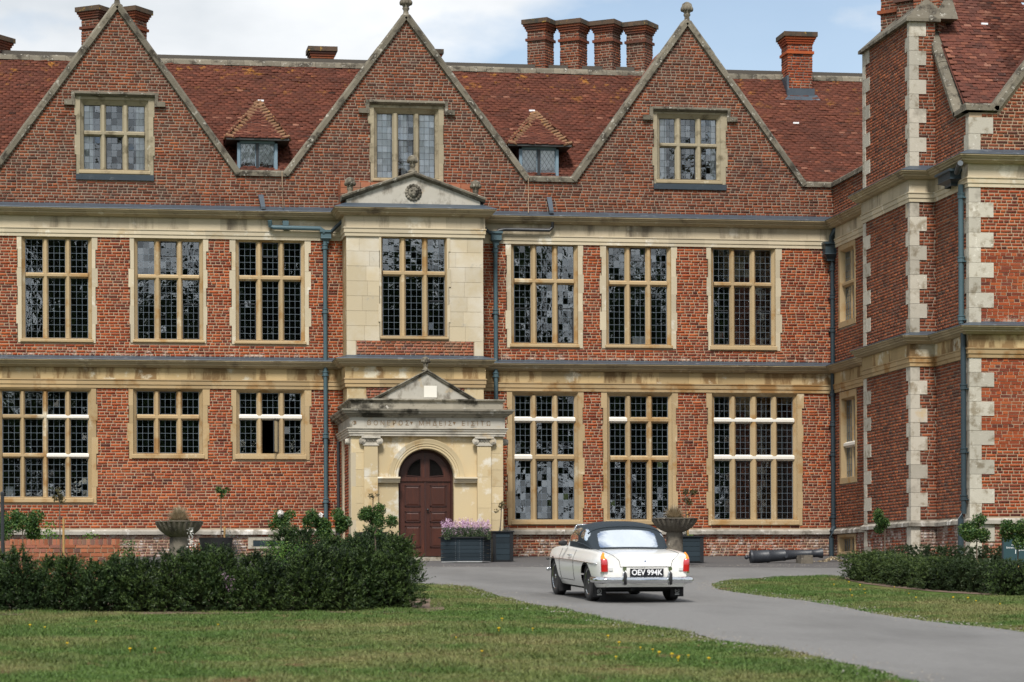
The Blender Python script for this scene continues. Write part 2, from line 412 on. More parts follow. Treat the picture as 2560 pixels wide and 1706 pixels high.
# ================================================================== the house
house = empty('mansion', (0, 0, 0), 0, 'large red brick gabled mansion with stone mullioned windows and projecting side wing', 'house')
MAIN = Plane((0, 0, 0), (1, 0, 0), (0, -1, 0))
XJ = W(2084.6, 900).x                       # inner corner with the wing
YW = WX(2425, 900, XJ).y                    # wing front
SIDE = Plane((XJ, 0, 0), (0, -1, 0), (-1, 0, 0))
WFR = Plane((0, YW, 0), (1, 0, 0), (0, -1, 0))
LW = -YW
BAYD = 1.0
BAY = Plane((0, -BAYD, 0), (1, 0, 0), (0, -1, 0))
PORD = 2.9
POR = Plane((0, -PORD, 0), (1, 0, 0), (0, -1, 0))
XL = W(-70, 900).x                          # far left, out of frame
XR = WFR.px(2680, 900)[0]
ZU, ZL, ZP = 8.284, 4.696, 0.666            # cornice edges, plinth top
UTOP, UBOT = ZU + 0.13, ZU - 0.66           # entablature extents
LTOP, LBOT = ZL + 0.085, ZL - 0.66
bx0, bx1 = BAY.px(866, 700)[0], BAY.px(1208, 700)[0]
px0, px1 = POR.px(879, 1200)[0], POR.px(1258, 1200)[0]

# ---- brick laying: rows of bricks over regions of a wall, round holes
def regions_to_intervals(reg, vb, vt, holes):
    v0, v1, a0, a1, b0, b1 = reg
    t = lambda v: min(1, max(0, (v - v0) / (v1 - v0)))
    f = lambda p, q, v: p + (q - p) * t(v)
    L = max(f(a0, a1, vb), f(a0, a1, vt)); Rr = min(f(b0, b1, vb), f(b0, b1, vt))
    iv = [(L, Rr)] if Rr > L + 0.03 else []
    for h in holes:
        if h[2] < vt - 0.008 and h[3] > vb + 0.008:
            nv = []
            for a, b in iv:
                if h[1] <= a or h[0] >= b: nv.append((a, b)); continue
                if h[0] > a: nv.append((a, h[0]))
                if h[1] < b: nv.append((h[1], b))
            iv = nv
    return iv
CH, BH, JT = 0.0695, 0.0555, 0.014
def lay(regs, holes, ch=CH, bh=BH, hl=0.105, sl=0.222):
    out = []
    for reg in regs:
        k0 = math.floor(reg[0] / ch); k1 = math.ceil(reg[1] / ch)
        for k in range(k0, k1):
            vb = k * ch + 0.0065
            if vb < reg[0] - 0.02 or vb + bh > reg[1] + 0.03: continue
            for a, b in regions_to_intervals(reg, vb, vb + bh, holes):
                u = a - random.random() * 0.15
                while u < b:
                    L = (hl if k % 2 else sl)
                    if random.random() < 0.07: L = sl if k % 2 else hl
                    L *= random.uniform(0.95, 1.05)
                    p, q = max(u, a), min(u + L, b)
                    if q - p > 0.028:
                        out.append((p, q, vb + random.uniform(-.002, .002), vb + bh + random.uniform(-.003, .002), random.uniform(0.004, 0.013), random.random()))
                    u += L + JT
    return out
def backing(P, regs, holes, name, m, parent):
    b = MB()
    for reg in regs:
        v0, v1 = reg[0], reg[1]
        br = sorted({v0, v1} | {x for h in holes for x in (h[2], h[3]) if v0 < x < v1})
        for va, vb in zip(br, br[1:]):
            t0, t1 = (va - v0) / (v1 - v0), (vb - v0) / (v1 - v0)
            f = lambda p, q, t: p + (q - p) * t
            iv = [(f(reg[2], reg[3], t0), f(reg[2], reg[3], t1), f(reg[4], reg[5], t0), f(reg[4], reg[5], t1))]
            for h in holes:
                if h[2] < (va + vb) / 2 < h[3]:
                    nv = []
                    for a, a2, c, c2 in iv:
                        if h[1] <= min(a, a2) or h[0] >= max(c, c2): nv.append((a, a2, c, c2)); continue
                        if h[0] > max(a, a2): nv.append((a, a2, h[0], h[0]))
                        if h[1] < min(c, c2): nv.append((h[1], h[1], c, c2))
                    iv = nv
            for a, a2, c, c2 in iv:
                b.add([P.p(a, va), P.p(c, va), P.p(c2, vb), P.p(a2, vb)], [(0, 1, 2, 3)])
    return b.build(name, m, parent)
_unit = MB(); _unit.add([(0, 0, 0), (1, 0, 0), (1, 0, 1), (0, 0, 1), (0.0, 1, 0.0), (1, 1, 0), (1, 1, 1), (0, 1, 1)], [(4, 5, 6, 7), (0, 1, 5, 4), (1, 2, 6, 5), (2, 3, 7, 6), (3, 0, 4, 7)], 0.0)
def unit_mesh(name, m):
    me = bpy.data.meshes.new(name); me.from_pydata(_unit.v, [], _unit.f); me.materials.append(m)
    return me
BRICK_SINGLES = []
def bricks(P, data, m, parent, name='brickwork', single=0, key=None):
    """single: that many bricks as objects of their own, the rest joined"""
    if single:
        data = sorted(data, key=key)
        me = unit_mesh('brick', m)
        for d in data[:single]:
            o = bpy.data.objects.new('brick', me); COL.objects.link(o); o.parent = parent
            a = P.p(d[0], d[2], -0.02)
            U, N = P.u * (d[1] - d[0]), P.n * (d[4] + 0.02)
            o.matrix_world = Matrix(((U.x, N.x, 0, a.x), (U.y, N.y, 0, a.y), (U.z, N.z, d[3] - d[2], a.z), (0, 0, 0, 1)))
        data = data[single:]
    if not data: return None
    D = np.array(data)
    n = len(D)
    e = 0.0035
    u = np.stack([D[:, 0], D[:, 1], D[:, 1], D[:, 0]] + [D[:, 0] + e, D[:, 1] - e, D[:, 1] - e, D[:, 0] + e], 1)
    v = np.stack([D[:, 2], D[:, 2], D[:, 3], D[:, 3]] + [D[:, 2] + e, D[:, 2] + e, D[:, 3] - e, D[:, 3] - e], 1)
    ww = np.concatenate([np.full((n, 4), -0.005), np.repeat(D[:, 4:5], 4, 1)], 1)
    V = np.array(P.o)[None, None] + u[..., None] * np.array(P.u) + v[..., None] * np.array((0, 0, 1.0)) + ww[..., None] * np.array(P.n)
    base = np.array([(4, 5, 6, 7), (0, 1, 5, 4), (1, 2, 6, 5), (2, 3, 7, 6), (3, 0, 4, 7)])
    Q = (np.arange(n)[:, None, None] * 8 + base[None]).reshape(-1, 4)
    return mesh_np(name, V.reshape(-1, 3), Q, m, parent, 'stuff', np.repeat(D[:, 5], 5))

# ---- windows. Columns and rows of lights are read from the photograph, in its pixels
GW = -0.13                                   # glass sits back from the wall face
panes_left = [300]
WIN_HOLES = {id(MAIN): [], id(SIDE): [], id(BAY): [], id(WFR): []}
def pane_batch(P, rects, parent, gw, m=None):
    """panes, each tilted a little in its leads"""
    m = m or m_pane
    me = None
    rest = []
    for (u0, u1, v0, v1) in rects:
        s = 0.003 if random.random() < 0.86 else 0.013
        ta, tb = random.gauss(0, s), random.gauss(0.004, s * 1.2)
        A = P.p(u0, v0, gw - ta * (u1 - u0) / 2 - tb * (v1 - v0) / 2)
        U = P.u * (u1 - u0) + P.n * (ta * (u1 - u0))
        V = Vector((0, 0, v1 - v0)) + P.n * (tb * (v1 - v0))
        if panes_left[0] > 0:
            panes_left[0] -= 1
            if me is None:
                me = bpy.data.meshes.new('pane'); me.from_pydata([(0, 0, 0), (1, 0, 0), (1, 0, 1), (0, 0, 1)], [], [(0, 1, 2, 3)]); me.materials.append(m)
            o = bpy.data.objects.new('pane', me); COL.objects.link(o); o.parent = parent
            N = P.n * 0.01
            o.matrix_world = Matrix(((U.x, N.x, V.x, A.x), (U.y, N.y, V.y, A.y), (U.z, N.z, V.z, A.z), (0, 0, 0, 1)))
        else:
            rest.append((A, U, V))
    if rest:
        b = MB()
        for A, U, V in rest: b.add([A, A + U, A + U + V, A + V], [(0, 1, 2, 3)])
        b.build('pane_glazing', m, parent, kind='stuff')

def window(P, cols, rows, sur, label, m=m_gold, m2=None, white=(), iron=(), curtain=False, came=m_came, open_light=None, sill=True, pcol=3, prow=0.157, hood=False, m_band=None):
    """cols: px spans of the lights; rows: px spans; sur: px box of the stone surround (x0, x1, y0, y1)"""
    ymid = (rows[0][0] + rows[-1][1]) / 2; xmid = (cols[0][0] + cols[-1][1]) / 2
    cu = [(P.px(a, ymid, GW)[0], P.px(b, ymid, GW)[0]) for a, b in cols]
    rv = [(P.px(xmid, b, GW)[1], P.px(xmid, a, GW)[1]) for a, b in rows]      # (bottom, top)
    su0, su1 = P.px(sur[0], ymid)[0], P.px(sur[1], ymid)[0]
    sv1, sv0 = P.px(xmid, sur[2])[1], P.px(xmid, sur[3])[1]
    L = (cu[0][0], cu[-1][1], rv[-1][0], rv[0][1])
    k = min(0.095, (L[0] - su0) * 0.55)
    O = (L[0] - k, L[1] + k, L[2] - 0.02, L[3] + min(0.13, (sv1 - L[3]) * 0.7))
    S = (su0, su1, sv0, sv1)
    WIN_HOLES[id(P)].append(S)
    b = MB()
    f = 0.022
    # ragged edged blocks of the surround
    n = max(3, round((S[3] - S[2]) / 0.42))
    for i in range(n):
        a, c = S[2] + (S[3] - S[2]) * i / n, S[2] + (S[3] - S[2]) * (i + 1) / n
        for sgn in (-1, 1):
            e = 0.045 * random.random() if i % 2 else -0.012
            if sgn < 0: b.pbox(P, S[0] - max(e, 0) + max(-e, 0), O[0], a, c, -0.03, f + random.uniform(-.002, .003))
            else: b.pbox(P, O[1], S[1] + max(e, 0) - max(-e, 0), a, c, -0.03, f + random.uniform(-.002, .003))
    nb = max(2, round((O[1] - O[0]) / 0.6))
    for i in range(nb):
        a, c = O[0] + (O[1] - O[0]) * i / nb, O[0] + (O[1] - O[0]) * (i + 1) / nb
        b.pbox(P, a, c, O[3], S[3], -0.03, f + random.uniform(-.002, .002))
    win = b.build('window', m_band or m, house, label=label)
    b = MB()
    b.ring(P, O, f, (O[0] + 0.02, O[1] - 0.02, O[2] + 0.0, O[3] - 0.03), -0.02)
    b.ring(P, (O[0] + 0.02, O[1] - 0.02, O[2], O[3] - 0.03), -0.02, (L[0] - 0.012, L[1] + 0.012, L[2] - 0.012, L[3] + 0.012), GW + 0.045)
    b.ring(P, (L[0] - 0.012, L[1] + 0.012, L[2] - 0.012, L[3] + 0.012), GW + 0.045, L, GW - 0.03)
    b.ring(P, L, GW - 0.03, (L[0] - 0.05, L[1] + 0.05, L[2] - 0.05, L[3] + 0.05), -0.40)
    b.build('window_reveal', m, win)
    ms = m2 or m
    for (a0, a1), (c0, c1) in zip(cu, cu[1:]):
        b = MB(); g = (c0 - a1); mid = (a1 + c0) / 2
        poly = [(a1, GW - 0.03), (a1, GW + 0.03), (mid - 0.2 * g, GW + 0.1), (mid + 0.2 * g, GW + 0.1), (c0, GW + 0.03), (c0, GW - 0.03)]
        b.extrude(poly, lambda u, ww: P.p(u, L[2] - 0.01, ww), lambda u, ww: P.p(u, L[3] + 0.01, ww))
        b.build('mullion', ms, win)
    for i, ((lo, _), (_, hi)) in enumerate(zip(rv, rv[1:])):
        g = lo - hi; mid = (lo + hi) / 2
        poly = [(hi, GW - 0.03), (hi, GW + 0.032), (mid - 0.2 * g, GW + 0.103), (mid + 0.25 * g, GW + 0.103), (lo, GW + 0.032), (lo, GW - 0.03)]
        wh = [x for x in white if x[0] == i]
        segs = [(L[0], L[1], ms)]
        if wh:
            a, c = cu[wh[0][1]][0] - 0.03, cu[wh[0][2]][1] + 0.03
            segs = [(a, c, m_white)]
            if a > L[0] + 0.05: segs.append((L[0], a, ms))
            if c < L[1] - 0.05: segs.append((c, L[1], ms))
        for a, c, mm in segs:
            bb = MB(); bb.extrude(poly, lambda v, ww: P.p(a, v, ww), lambda v, ww: P.p(c, v, ww))
            bb.build('transom', mm, win)
    if sill:
        b = MB()
        poly = [(O[2] - 0.0, -0.10), (O[2] + 0.012, -0.03), (O[2] - 0.03, 0.055), (S[2] + 0.02, 0.055), (S[2], 0.03), (S[2], -0.03)]
        b.extrude(poly, lambda v, ww: P.p(O[0] - 0.03, v, ww), lambda v, ww: P.p(O[1] + 0.03, v, ww))
        b.build('sill', m_corn if hood else ms, win)
    # leads and glass
    lead = MB(); rects = []
    for ci, (u0, u1) in enumerate(cu):
        for ri, (v0, v1) in enumerate(rv):
            if open_light == (ci, ri): continue
            nr = max(2, round((v1 - v0) / prow)); nc = pcol
            for i in range(nc + 1):
                u = u0 + (u1 - u0) * i / nc
                h = 0.0034 if 0 < i < nc else 0.007
                lead.pbox(P, u - h, u + h, v0, v1, GW - 0.004, GW + 0.007)
            for j in range(nr + 1):
                v = v0 + (v1 - v0) * j / nr
                h = 0.0034 if 0 < j < nr else 0.007
                lead.pbox(P, u0, u1, v - h, v + h, GW - 0.004, GW + 0.0075)
            for i in range(nc):
                for j in range(nr):
                    rects.append((u0 + (u1 - u0) * i / nc, u0 + (u1 - u0) * (i + 1) / nc, v0 + (v1 - v0) * j / nr, v0 + (v1 - v0) * (j + 1) / nr))
    lead.build('leading', came, win)
    pane_batch(P, rects, win, GW)
    for (ci, ri, f0, f1) in iron:             # iron casements
        u0, u1 = cu[ci]; v0, v1 = rv[ri]
        a, c = v0 + (v1 - v0) * f0, v0 + (v1 - v0) * f1
        b = MB()
        for q in ((u0 + .004, u0 + .026, a, c), (u1 - .026, u1 - .004, a, c), (u0 + .004, u1 - .004, a, a + .022), (u0 + .004, u1 - .004, c - .022, c)):
            b.pbox(P, q[0], q[1], q[2], q[3], GW - 0.002, GW + 0.022)
        b.build('casement', m_black, win)
    if open_light:
        u0, u1 = cu[open_light[0]]; v0, v1 = rv[open_light[1]]
        Q = Plane(P.p(u1, 0, GW + 0.01), (P.u * -0.35 + P.n * 0.937), (P.u * -0.937 - P.n * 0.35))
        b = MB(); wd = u1 - u0
        for q in ((0, .03, v0, v1), (wd - .03, wd, v0, v1), (0, wd, v0, v0 + .03), (0, wd, v1 - .03, v1)):
            b.pbox(Q, q[0], q[1], q[2], q[3], -0.012, 0.012)
        cs = b.build('casement', m_black, win)
        pane_batch(Q, [(0.03, wd - .03, v0 + .03, v1 - .03)], cs, 0.0)
    if curtain:
        for a, c, vt, vb in curtain:
            ua, uc = P.px(a, ymid, GW - 0.12)[0], P.px(c, ymid, GW - 0.12)[0]
            n = max(8, int((uc - ua) / 0.02))
            rows_ = []
            for v in (vb, vb + 0.35, vt):
                zz = P.px(xmid, v if isinstance(v, int) else rows[-1][1], GW)[1]
                pass
            v0c, v1c = L[2], L[3]
            for j in range(9):
                v = v0c + (v1c - v0c) * j / 8
                rows_.append([P.p(ua + (uc - ua) * i / n, v, GW - 0.07 + 0.020 * math.sin(i * 1.15 + 0.7 * math.sin(j * 0.6) + ua * 9)) for i in range(n + 1)])
            b = MB(); b.grid(rows_); b.build('curtain', m_curtain, win, smooth='all')
    if hood:
        zt = S[3]
        b = MB()
        poly = [(zt - 0.0, 0.0), (zt - 0.0, 0.06), (zt + 0.05, 0.13), (zt + 0.09, 0.12), (zt + 0.13, 0.0)]
        b.extrude(poly, lambda v, ww: P.p(S[0] - 0.02, v, ww), lambda v, ww: P.p(S[1] + 0.02, v, ww))
        for sg in (-1, 1):
            e = S[0] - 0.02 if sg < 0 else S[1] + 0.02
            b.pbox(P, min(e, e + sg * 0.085), max(e, e + sg * 0.085), zt - 0.22, zt + 0.11, 0, 0.07)
            b.pbox(P, min(e + sg * .06, e + sg * 0.25), max(e + sg * .06, e + sg * 0.25), zt - 0.22, zt - 0.10, 0, 0.10)
        b.build('hood_mould', m_grey, win)
    return win, S, L

U1R = [(600, 683), (696, 845)]
W_ = window
W_(MAIN, [(64.3, 107), (121, 163.4), (177, 219.7)], [(600, 683), (696, 845.6)], (43, 240, 577, 857), 'upper floor window at the far end from the wing', m_band=m_cream)
W_(MAIN, [(344.8, 385.8), (401, 442), (456, 497.5)], [(605, 687.5), (700, 848)], (324.5, 516.6, 582, 858), 'upper floor window with a dark framed top casement', iron=[(1, 0, .55, 1), (2, 1, 0, .6)], m_band=m_cream)
W_(MAIN, [(598, 640), (655, 696), (710, 751)], [(608, 690), (704, 851)], (578, 773, 586, 862), 'upper floor window beside the blue hopper', iron=[(1, 0, .55, 1), (0, 1, 0, .62)], m_band=m_cream)
W_(BAY, [(957, 999), (1013.7, 1055), (1069, 1110.5)], [(598, 678.7), (692, 840)], (948.6, 1122.8, 584, 850), 'window of the stone bay above the door', iron=[(2, 1, 0, .6)], m_band=m_cream)
W_(MAIN, [(1285, 1326), (1341, 1380), (1393.7, 1433)], [(616, 698), (712, 858)], (1266, 1457.6, 594, 870), 'upper floor window right after the bay', iron=[(0, 1, 0, .6), (2, 1, 0, .6)], m_band=m_cream)
W_(MAIN, [(1522, 1561), (1575.5, 1612.6), (1627, 1665.5)], [(621.7, 703), (717, 861)], (1502.8, 1691, 600, 872), 'upper floor window with pale reflecting panes', iron=[(1, 0, .6, 1)], m_band=m_cream)
W_(MAIN, [(1783.6, 1822.7), (1836, 1873.6), (1887.7, 1926)], [(626, 706.7), (719, 863)], (1769, 1951, 604, 877), 'upper floor window nearest the wing', iron=[(0, 1, 0, .6), (2, 1, 0, .6)], m_band=m_cream)
W_(MAIN, [(7, 50.5), (63, 107), (120, 163.4), (177, 219)], [(980, 1037), (1049, 1133.5), (1146, 1242)], (-16, 242, 969, 1258), 'four light ground floor window with a white notice', m_gold2, white=[(0, 2, 3), (1, 2, 3)], iron=[(1, 2, 0, 1)])
W_(MAIN, [(342.5, 384.6), (399, 441), (455.4, 496.7)], [(980, 1037), (1051, 1133)], (321.5, 520.5, 969, 1148), 'low ground floor window behind the urn', m_gold2, iron=[(1, 0, 0, 1)])
W_(MAIN, [(600, 641), (655, 696), (710.7, 751)], [(984, 1037), (1051, 1134)], (580, 775, 971, 1150), 'low ground floor window with an open casement', m_gold, white=[(0, 0, 2)], open_light=(1, 1))
W_(MAIN, [(1288, 1326), (1341, 1380), (1394.5, 1434)], [(991, 1042.7), (1057.6, 1136.6), (1152.7, 1298.5)], (1268, 1457.6, 977, 1313), 'tall ground floor window beside the porch', m_gold, white=[(0, 0, 2), (1, 0, 0)], iron=[(1, 2, 0, 1)])
W_(MAIN, [(1524.6, 1563), (1577, 1615.7), (1630, 1669)], [(992.5, 1043.5), (1058.7, 1139.7), (1155, 1298)], (1507, 1691, 979, 1313), 'tall ground floor window behind the car', m_gold, white=[(0, 0, 0)], iron=[(1, 2, 0, 1)])
W_(MAIN, [(1786, 1823.4), (1838.7, 1875), (1891.5, 1927), (1942, 1980.7)], [(993.7, 1045.4), (1059.5, 1137.8), (1152.7, 1298)], (1769, 2006, 979, 1314), 'tall four light ground floor window beside the cannon', m_gold, white=[(0, 0, 3), (1, 0, 3)], iron=[(1, 2, 0, 1)])
g1 = W_(MAIN, [(210.5, 250.7), (265, 306), (320.7, 361)], [(266, 329), (343, 425)], (189.4, 384.6, 243, 437), 'attic window of the first gable with white curtains', m_attic, curtain=[(208, 232, 0, 0), (340, 364, 0, 0)], hood=True, came=m_came_d, iron=[(1, 1, 0, 1)])
g2 = W_(MAIN, [(943, 980), (995, 1033.6), (1048, 1085.6)], [(287, 446)], (925, 1109, 264, 456), 'tall attic window behind the stone pediment', m_attic, curtain=[(941, 976, 0, 0), (1002, 1016, 0, 0), (1046, 1090, 0, 0)], hood=True, came=m_came_d, iron=[(1, 0, .25, .6)])
g3 = W_(MAIN, [(1649, 1686), (1701, 1737.7), (1752, 1789)], [(299.6, 359.7), (371, 449.7)], (1633.7, 1815, 281, 461), 'attic window of the gable nearest the wing', m_attic, curtain=[(1646, 1664, 0, 0), (1773, 1792, 0, 0)], hood=True, came=m_came_d, iron=[(1, 1, 0, 1)])
for (P, S, L) in (g1, g3):
    b = MB(); b.extrude([(S[2] - 0.135, 0.03), (S[2] - 0.135, 0.045), (S[2] - 0.004, 0.065), (S[2] - 0.004, 0.0), (S[2] - 0.135, 0.0)], lambda v, ww: MAIN.p(S[0], v, ww), lambda v, ww: MAIN.p(S[1], v, ww))
    b.build('lead_apron', m_lead, P)
# narrow windows of the wing side (seen edge on)
def side_window(x0, x1, y0, y1, ytr, label):
    ua, ub = SIDE.px(x0, (y0 + y1) / 2)[0], SIDE.px(x1, (y0 + y1) / 2)[0]
    xm = (x0 + x1) / 2
    v1, v0 = SIDE.px(xm, y0)[1], SIDE.px(xm, y1)[1]
    S = (ua, ub, v0, v1); WIN_HOLES[id(SIDE)].append(S)
    b = MB(); k_ = min(1, (v1 - v0) / 1.2); O = (ua + .13, ub - .12, v0 + .14 * k_, v1 - .16 * k_); L = (O[0] + .03, O[1] - .03, O[2] + .02, O[3] - .04)
    b.ring(SIDE, S, 0.022, O, 0.022); b.ring(SIDE, S, -0.02, S, 0.022); b.ring(SIDE, O, 0.022, L, GW + .04); b.ring(SIDE, L, GW + .04, L, GW - .02); b.ring(SIDE, L, GW - .02, (L[0] - .05, L[1] + .05, L[2] - .05, L[3] + .05), -0.4)
    win = b.build('window', m_gold, house, label=label)
    mid = (L[0] + L[1]) / 2; tr = SIDE.px(xm, ytr)[1] if ytr else None
    b = MB(); b.extrude([(mid - .05, GW - .03), (mid - .05, GW + .01), (mid - .025, GW + .045), (mid + .025, GW + .045), (mid + .05, GW + .01), (mid + .05, GW - .03)], lambda u, ww: SIDE.p(u, L[2], ww), lambda u, ww: SIDE.p(u, L[3], ww)); b.build('mullion', m_gold, win)
    if tr:
        b = MB(); b.extrude([(tr - .07, GW - .03), (tr - .07, GW + .03), (tr - .03, GW + .1), (tr + .03, GW + .1), (tr + .07, GW + .03), (tr + .07, GW - .03)], lambda v, ww: SIDE.p(L[0], v, ww), lambda v, ww: SIDE.p(L[1], v, ww)); b.build('transom', m_gold if y0 < 900 else m_white, win)
    b = MB(); rects = []
    for (u0, u1) in ((L[0], mid - .05), (mid + .05, L[1])):
        n = 3; nr = max(1, round((L[3] - L[2]) / .16))
        for i in range(n + 1): b.pbox(SIDE, u0 + (u1 - u0) * i / n - .004, u0 + (u1 - u0) * i / n + .004, L[2], L[3], GW - .004, GW + .007)
        for j in range(nr + 1): b.pbox(SIDE, u0, u1, L[2] + (L[3] - L[2]) * j / nr - .004, L[2] + (L[3] - L[2]) * j / nr + .004, GW - .004, GW + .0075)
        rects += [(u0 + (u1 - u0) * i / n, u0 + (u1 - u0) * (i + 1) / n, L[2] + (L[3] - L[2]) * j / nr, L[2] + (L[3] - L[2]) * (j + 1) / nr) for i in range(n) for j in range(nr)]
    b.build('leading', m_came, win); pane_batch(SIDE, rects, win, GW)
side_window(2098, 2140, 604, 815, 706, 'narrow upper window in the wing side wall')
side_window(2101, 2143, 977, 1208, 1110, 'narrow lower window in the wing side wall')
side_window(2096, 2141, 1336, 1386, None, 'small cellar window in the wing plinth')
# a white notice in one pane, a shutter behind another
b = MB(); b.box(W(14, 1216, .2).x, W(34, 1216, .2).x, .2, .204, W(20, 1242, .2).z, W(20, 1217, .2).z); b.build('notice', m_paper, house)
b = MB()
for i in range(4):
    x0, x1 = W(1942, 1200, .22).x, W(1981, 1200, .22).x
    b.box(x0 + (x1 - x0) * i / 4 + .006, x0 + (x1 - x0) * (i + 1) / 4 - .006, .22, .25, W(1960, 1300, .22).z, W(1960, 1058, .22).z)
b.build('shutter', m_shutter, house)
b = MB(); b.box(W(1578, 1, .25).x, W(1612, 1, .25).x, .25, .256, W(1590, 861, .25).z, W(1590, 841, .25).z); b.build('poster', m_paper, house)

# ---- gables, valleys and parapets (read off the photograph)
AP = [W(292.8, 15), W(1014.8, 42), W(1717.4, 57)]
VL = [(W(591, 440), W(719.5, 440)), (W(1314, 446), W(1438.5, 446)), (W(2006, 464), None)]
ZV = sum(v[0].z for v in VL) / 3
hw = [VL[0][0].x - AP[0].x, None, None]
gab = [(AP[0].x - (VL[0][0].x - AP[0].x), VL[0][0].x), (VL[0][1].x, VL[1][0].x), (VL[1][1].x, VL[2][0].x)]
CT = 0.135                                     # coping thickness
# wing chimney breast
XS = XJ - 0.57
s_far = WX(2161, 900, XS).y; s_near = WX(2277.6, 900, XS).y
STK = Plane((XS, 0, 0), (0, -1, 0), (-1, 0, 0))
SNR = Plane((0, s_near, 0), (1, 0, 0), (0, -1, 0))
ZST = WX(2275, 52, XS).z                       # top of the breast under its cap
ZSF = ZST

# main wall
mh = WIN_HOLES[id(MAIN)] + [(bx0 + 0.05, bx1 - 0.05, 0, 8.2)]
bands = [(XL - 1, XJ + 1, UBOT, UTOP - 0.02), (XL - 1, XJ + 1, LBOT, LTOP - 0.02), (XL - 1, XJ + 1, ZP - 0.135, ZP)]
low = [(ZP, LBOT, XL, XL, XJ, XJ), (LTOP - .02, UBOT, XL, XL, XJ, XJ)]
up = [(UTOP - .02, ZV, XL, XL, XJ, XJ)] + [(ZV, a.z - 0.12, g[0] + 0.03, a.x - 0.02, g[1] - 0.03, a.x + 0.02) for a, g in zip(AP, gab)]
full = [(-0.4, ZV, XL, XL, XJ, XJ)] + [(ZV, a.z - 0.05, g[0], a.x, g[1], a.x) for a, g in zip(AP, gab)]
wall = backing(MAIN, [(-0.4, UTOP - .05, XL, XL, XJ, XJ)], mh, 'wall', m_mortar, house)
gwall = backing(MAIN, [(UTOP - .05, ZV, XL, XL, XJ, XJ)] + full[1:], mh, 'gable_wall', m_mortar_up, house)
bricks(MAIN, lay(low, mh), m_brick, wall)
bricks(MAIN, lay([(-0.07, ZP - .13, XL, XL, XJ, XJ)], mh), m_brick_plinth, wall, 'plinth_brickwork')
bricks(MAIN, lay(up[:1], mh), m_brick_up, gwall)
bricks(MAIN, lay(up[1:], mh), m_brick_up, gwall, 'gable_brickwork')

# wing side, chimney breast and wing front
u_sf, u_sn = -s_far, -s_near
sh = WIN_HOLES[id(SIDE)]
gfoot = -WX(2392, 290, XJ).y                   # foot of the side gable, near the wing corner
gmid = (u_sf + u_sn) / 2
gtop = ZV + 0.1 + (WX(2322, 72, XJ).z - ZV - .1) * (gfoot - gmid) / (gfoot + WX(2322, 72, XJ).y)
gfar = gmid - (gfoot - gmid)
sregs = [(-0.6, ZV, 0, 0, LW, LW)]
ggab = [(ZV, gtop, max(gfar, u_sf + .05), gmid, gfoot, gmid)]
swall = backing(SIDE, sregs + ggab, sh, 'wing_side_wall', m_mortar_up, house)
bd = [(ZP, LBOT), (LTOP - .02, UBOT), (UTOP - .02, ZV)]
sh2 = sh + [(u_sf + .03, u_sn - .03, -1, 30)]
QW = 0.24
bricks(SIDE, lay([(a, c, 0, 0, LW - QW, LW - QW) for a, c in bd] + ggab, sh2), m_brick_side, swall, 'wing_side_brickwork')
bricks(SIDE, lay([(-0.5, ZP - .13, 0, 0, LW - .1, LW - .1)], sh2), m_brick_plinth, swall, 'plinth_brickwork')
skw = backing(STK, [(-0.7, ZST, u_sf, u_sf, u_sn, u_sn)], [], 'chimney_breast', m_mortar_up, house)
bricks(STK, lay([(a, c, u_sf + .13, u_sf + .13, u_sn - .13, u_sn - .13) for a, c in bd[:2] + [(UTOP - .02, ZST)]], []), m_brick_side, skw, 'breast_brickwork')
bricks(STK, lay([(-0.6, ZP - .13, u_sf + .13, u_sf + .13, u_sn - .13, u_sn - .13)], []), m_brick_plinth, skw, 'plinth_brickwork')
x_sn0, x_sn1 = XS, XJ
backing(SNR, [(-0.8, ZST, XS, XS, XJ, XJ)], [], 'breast_return', m_mortar_up, skw)
bricks(SNR, lay([(a, c, XS + .2, XS + .2, XJ, XJ) for a, c in bd[:2] + [(UTOP - .02, ZST)]], []), m_brick_side, skw, 'breast_brickwork')
bricks(SNR, lay([(-0.7, ZP - .13, XS + .2, XS + .2, XJ, XJ)], []), m_brick_plinth, skw, 'plinth_brickwork')
FAR = Plane((0, s_far, 0), (1, 0, 0), (0, 1, 0))
backing(FAR, [(-0.6, ZST, XS, XS, XJ, XJ)], [], 'breast_return', m_mortar_up, skw)

xg0 = WFR.px(2492, 262)[0]                     # foot of the wing front gable
wsl = 1.30
wg_apex = (xg0 + 3.4, ZV + 3.4 * wsl)
fregs = [(-0.9, ZV, XJ, XJ, XR, XR), (ZV, ZV + 2.6, xg0, xg0 + 2.0, XR, XR)]
fwall = backing(WFR, fregs, [], 'wing_front_wall', m_mortar, house)
fdat = lay([(ZP, LBOT, XJ + QW, XJ + QW, XR, XR), (LTOP - .02, UBOT, XJ + QW, XJ + QW, XR, XR)], [], ch=0.0695)
bricks(WFR, fdat, m_brick, fwall, 'wing_front_brickwork', 300, lambda d: (d[0] > WFR.px(2555, 900)[0]) * 100 + abs(d[2] - 4.2))
bricks(WFR, lay([(UTOP - .02, ZV, XJ + QW, XJ + QW, XR, XR), (ZV, ZV + 2.6, xg0 + .05, xg0 + 2.05, XR, XR)], []), m_brick_up, fwall, 'wing_gable_brickwork')
bricks(WFR, lay([(-0.8, ZP - .13, XJ + QW, XJ + QW, XR, XR)], []), m_brick_plinth, fwall, 'plinth_brickwork')

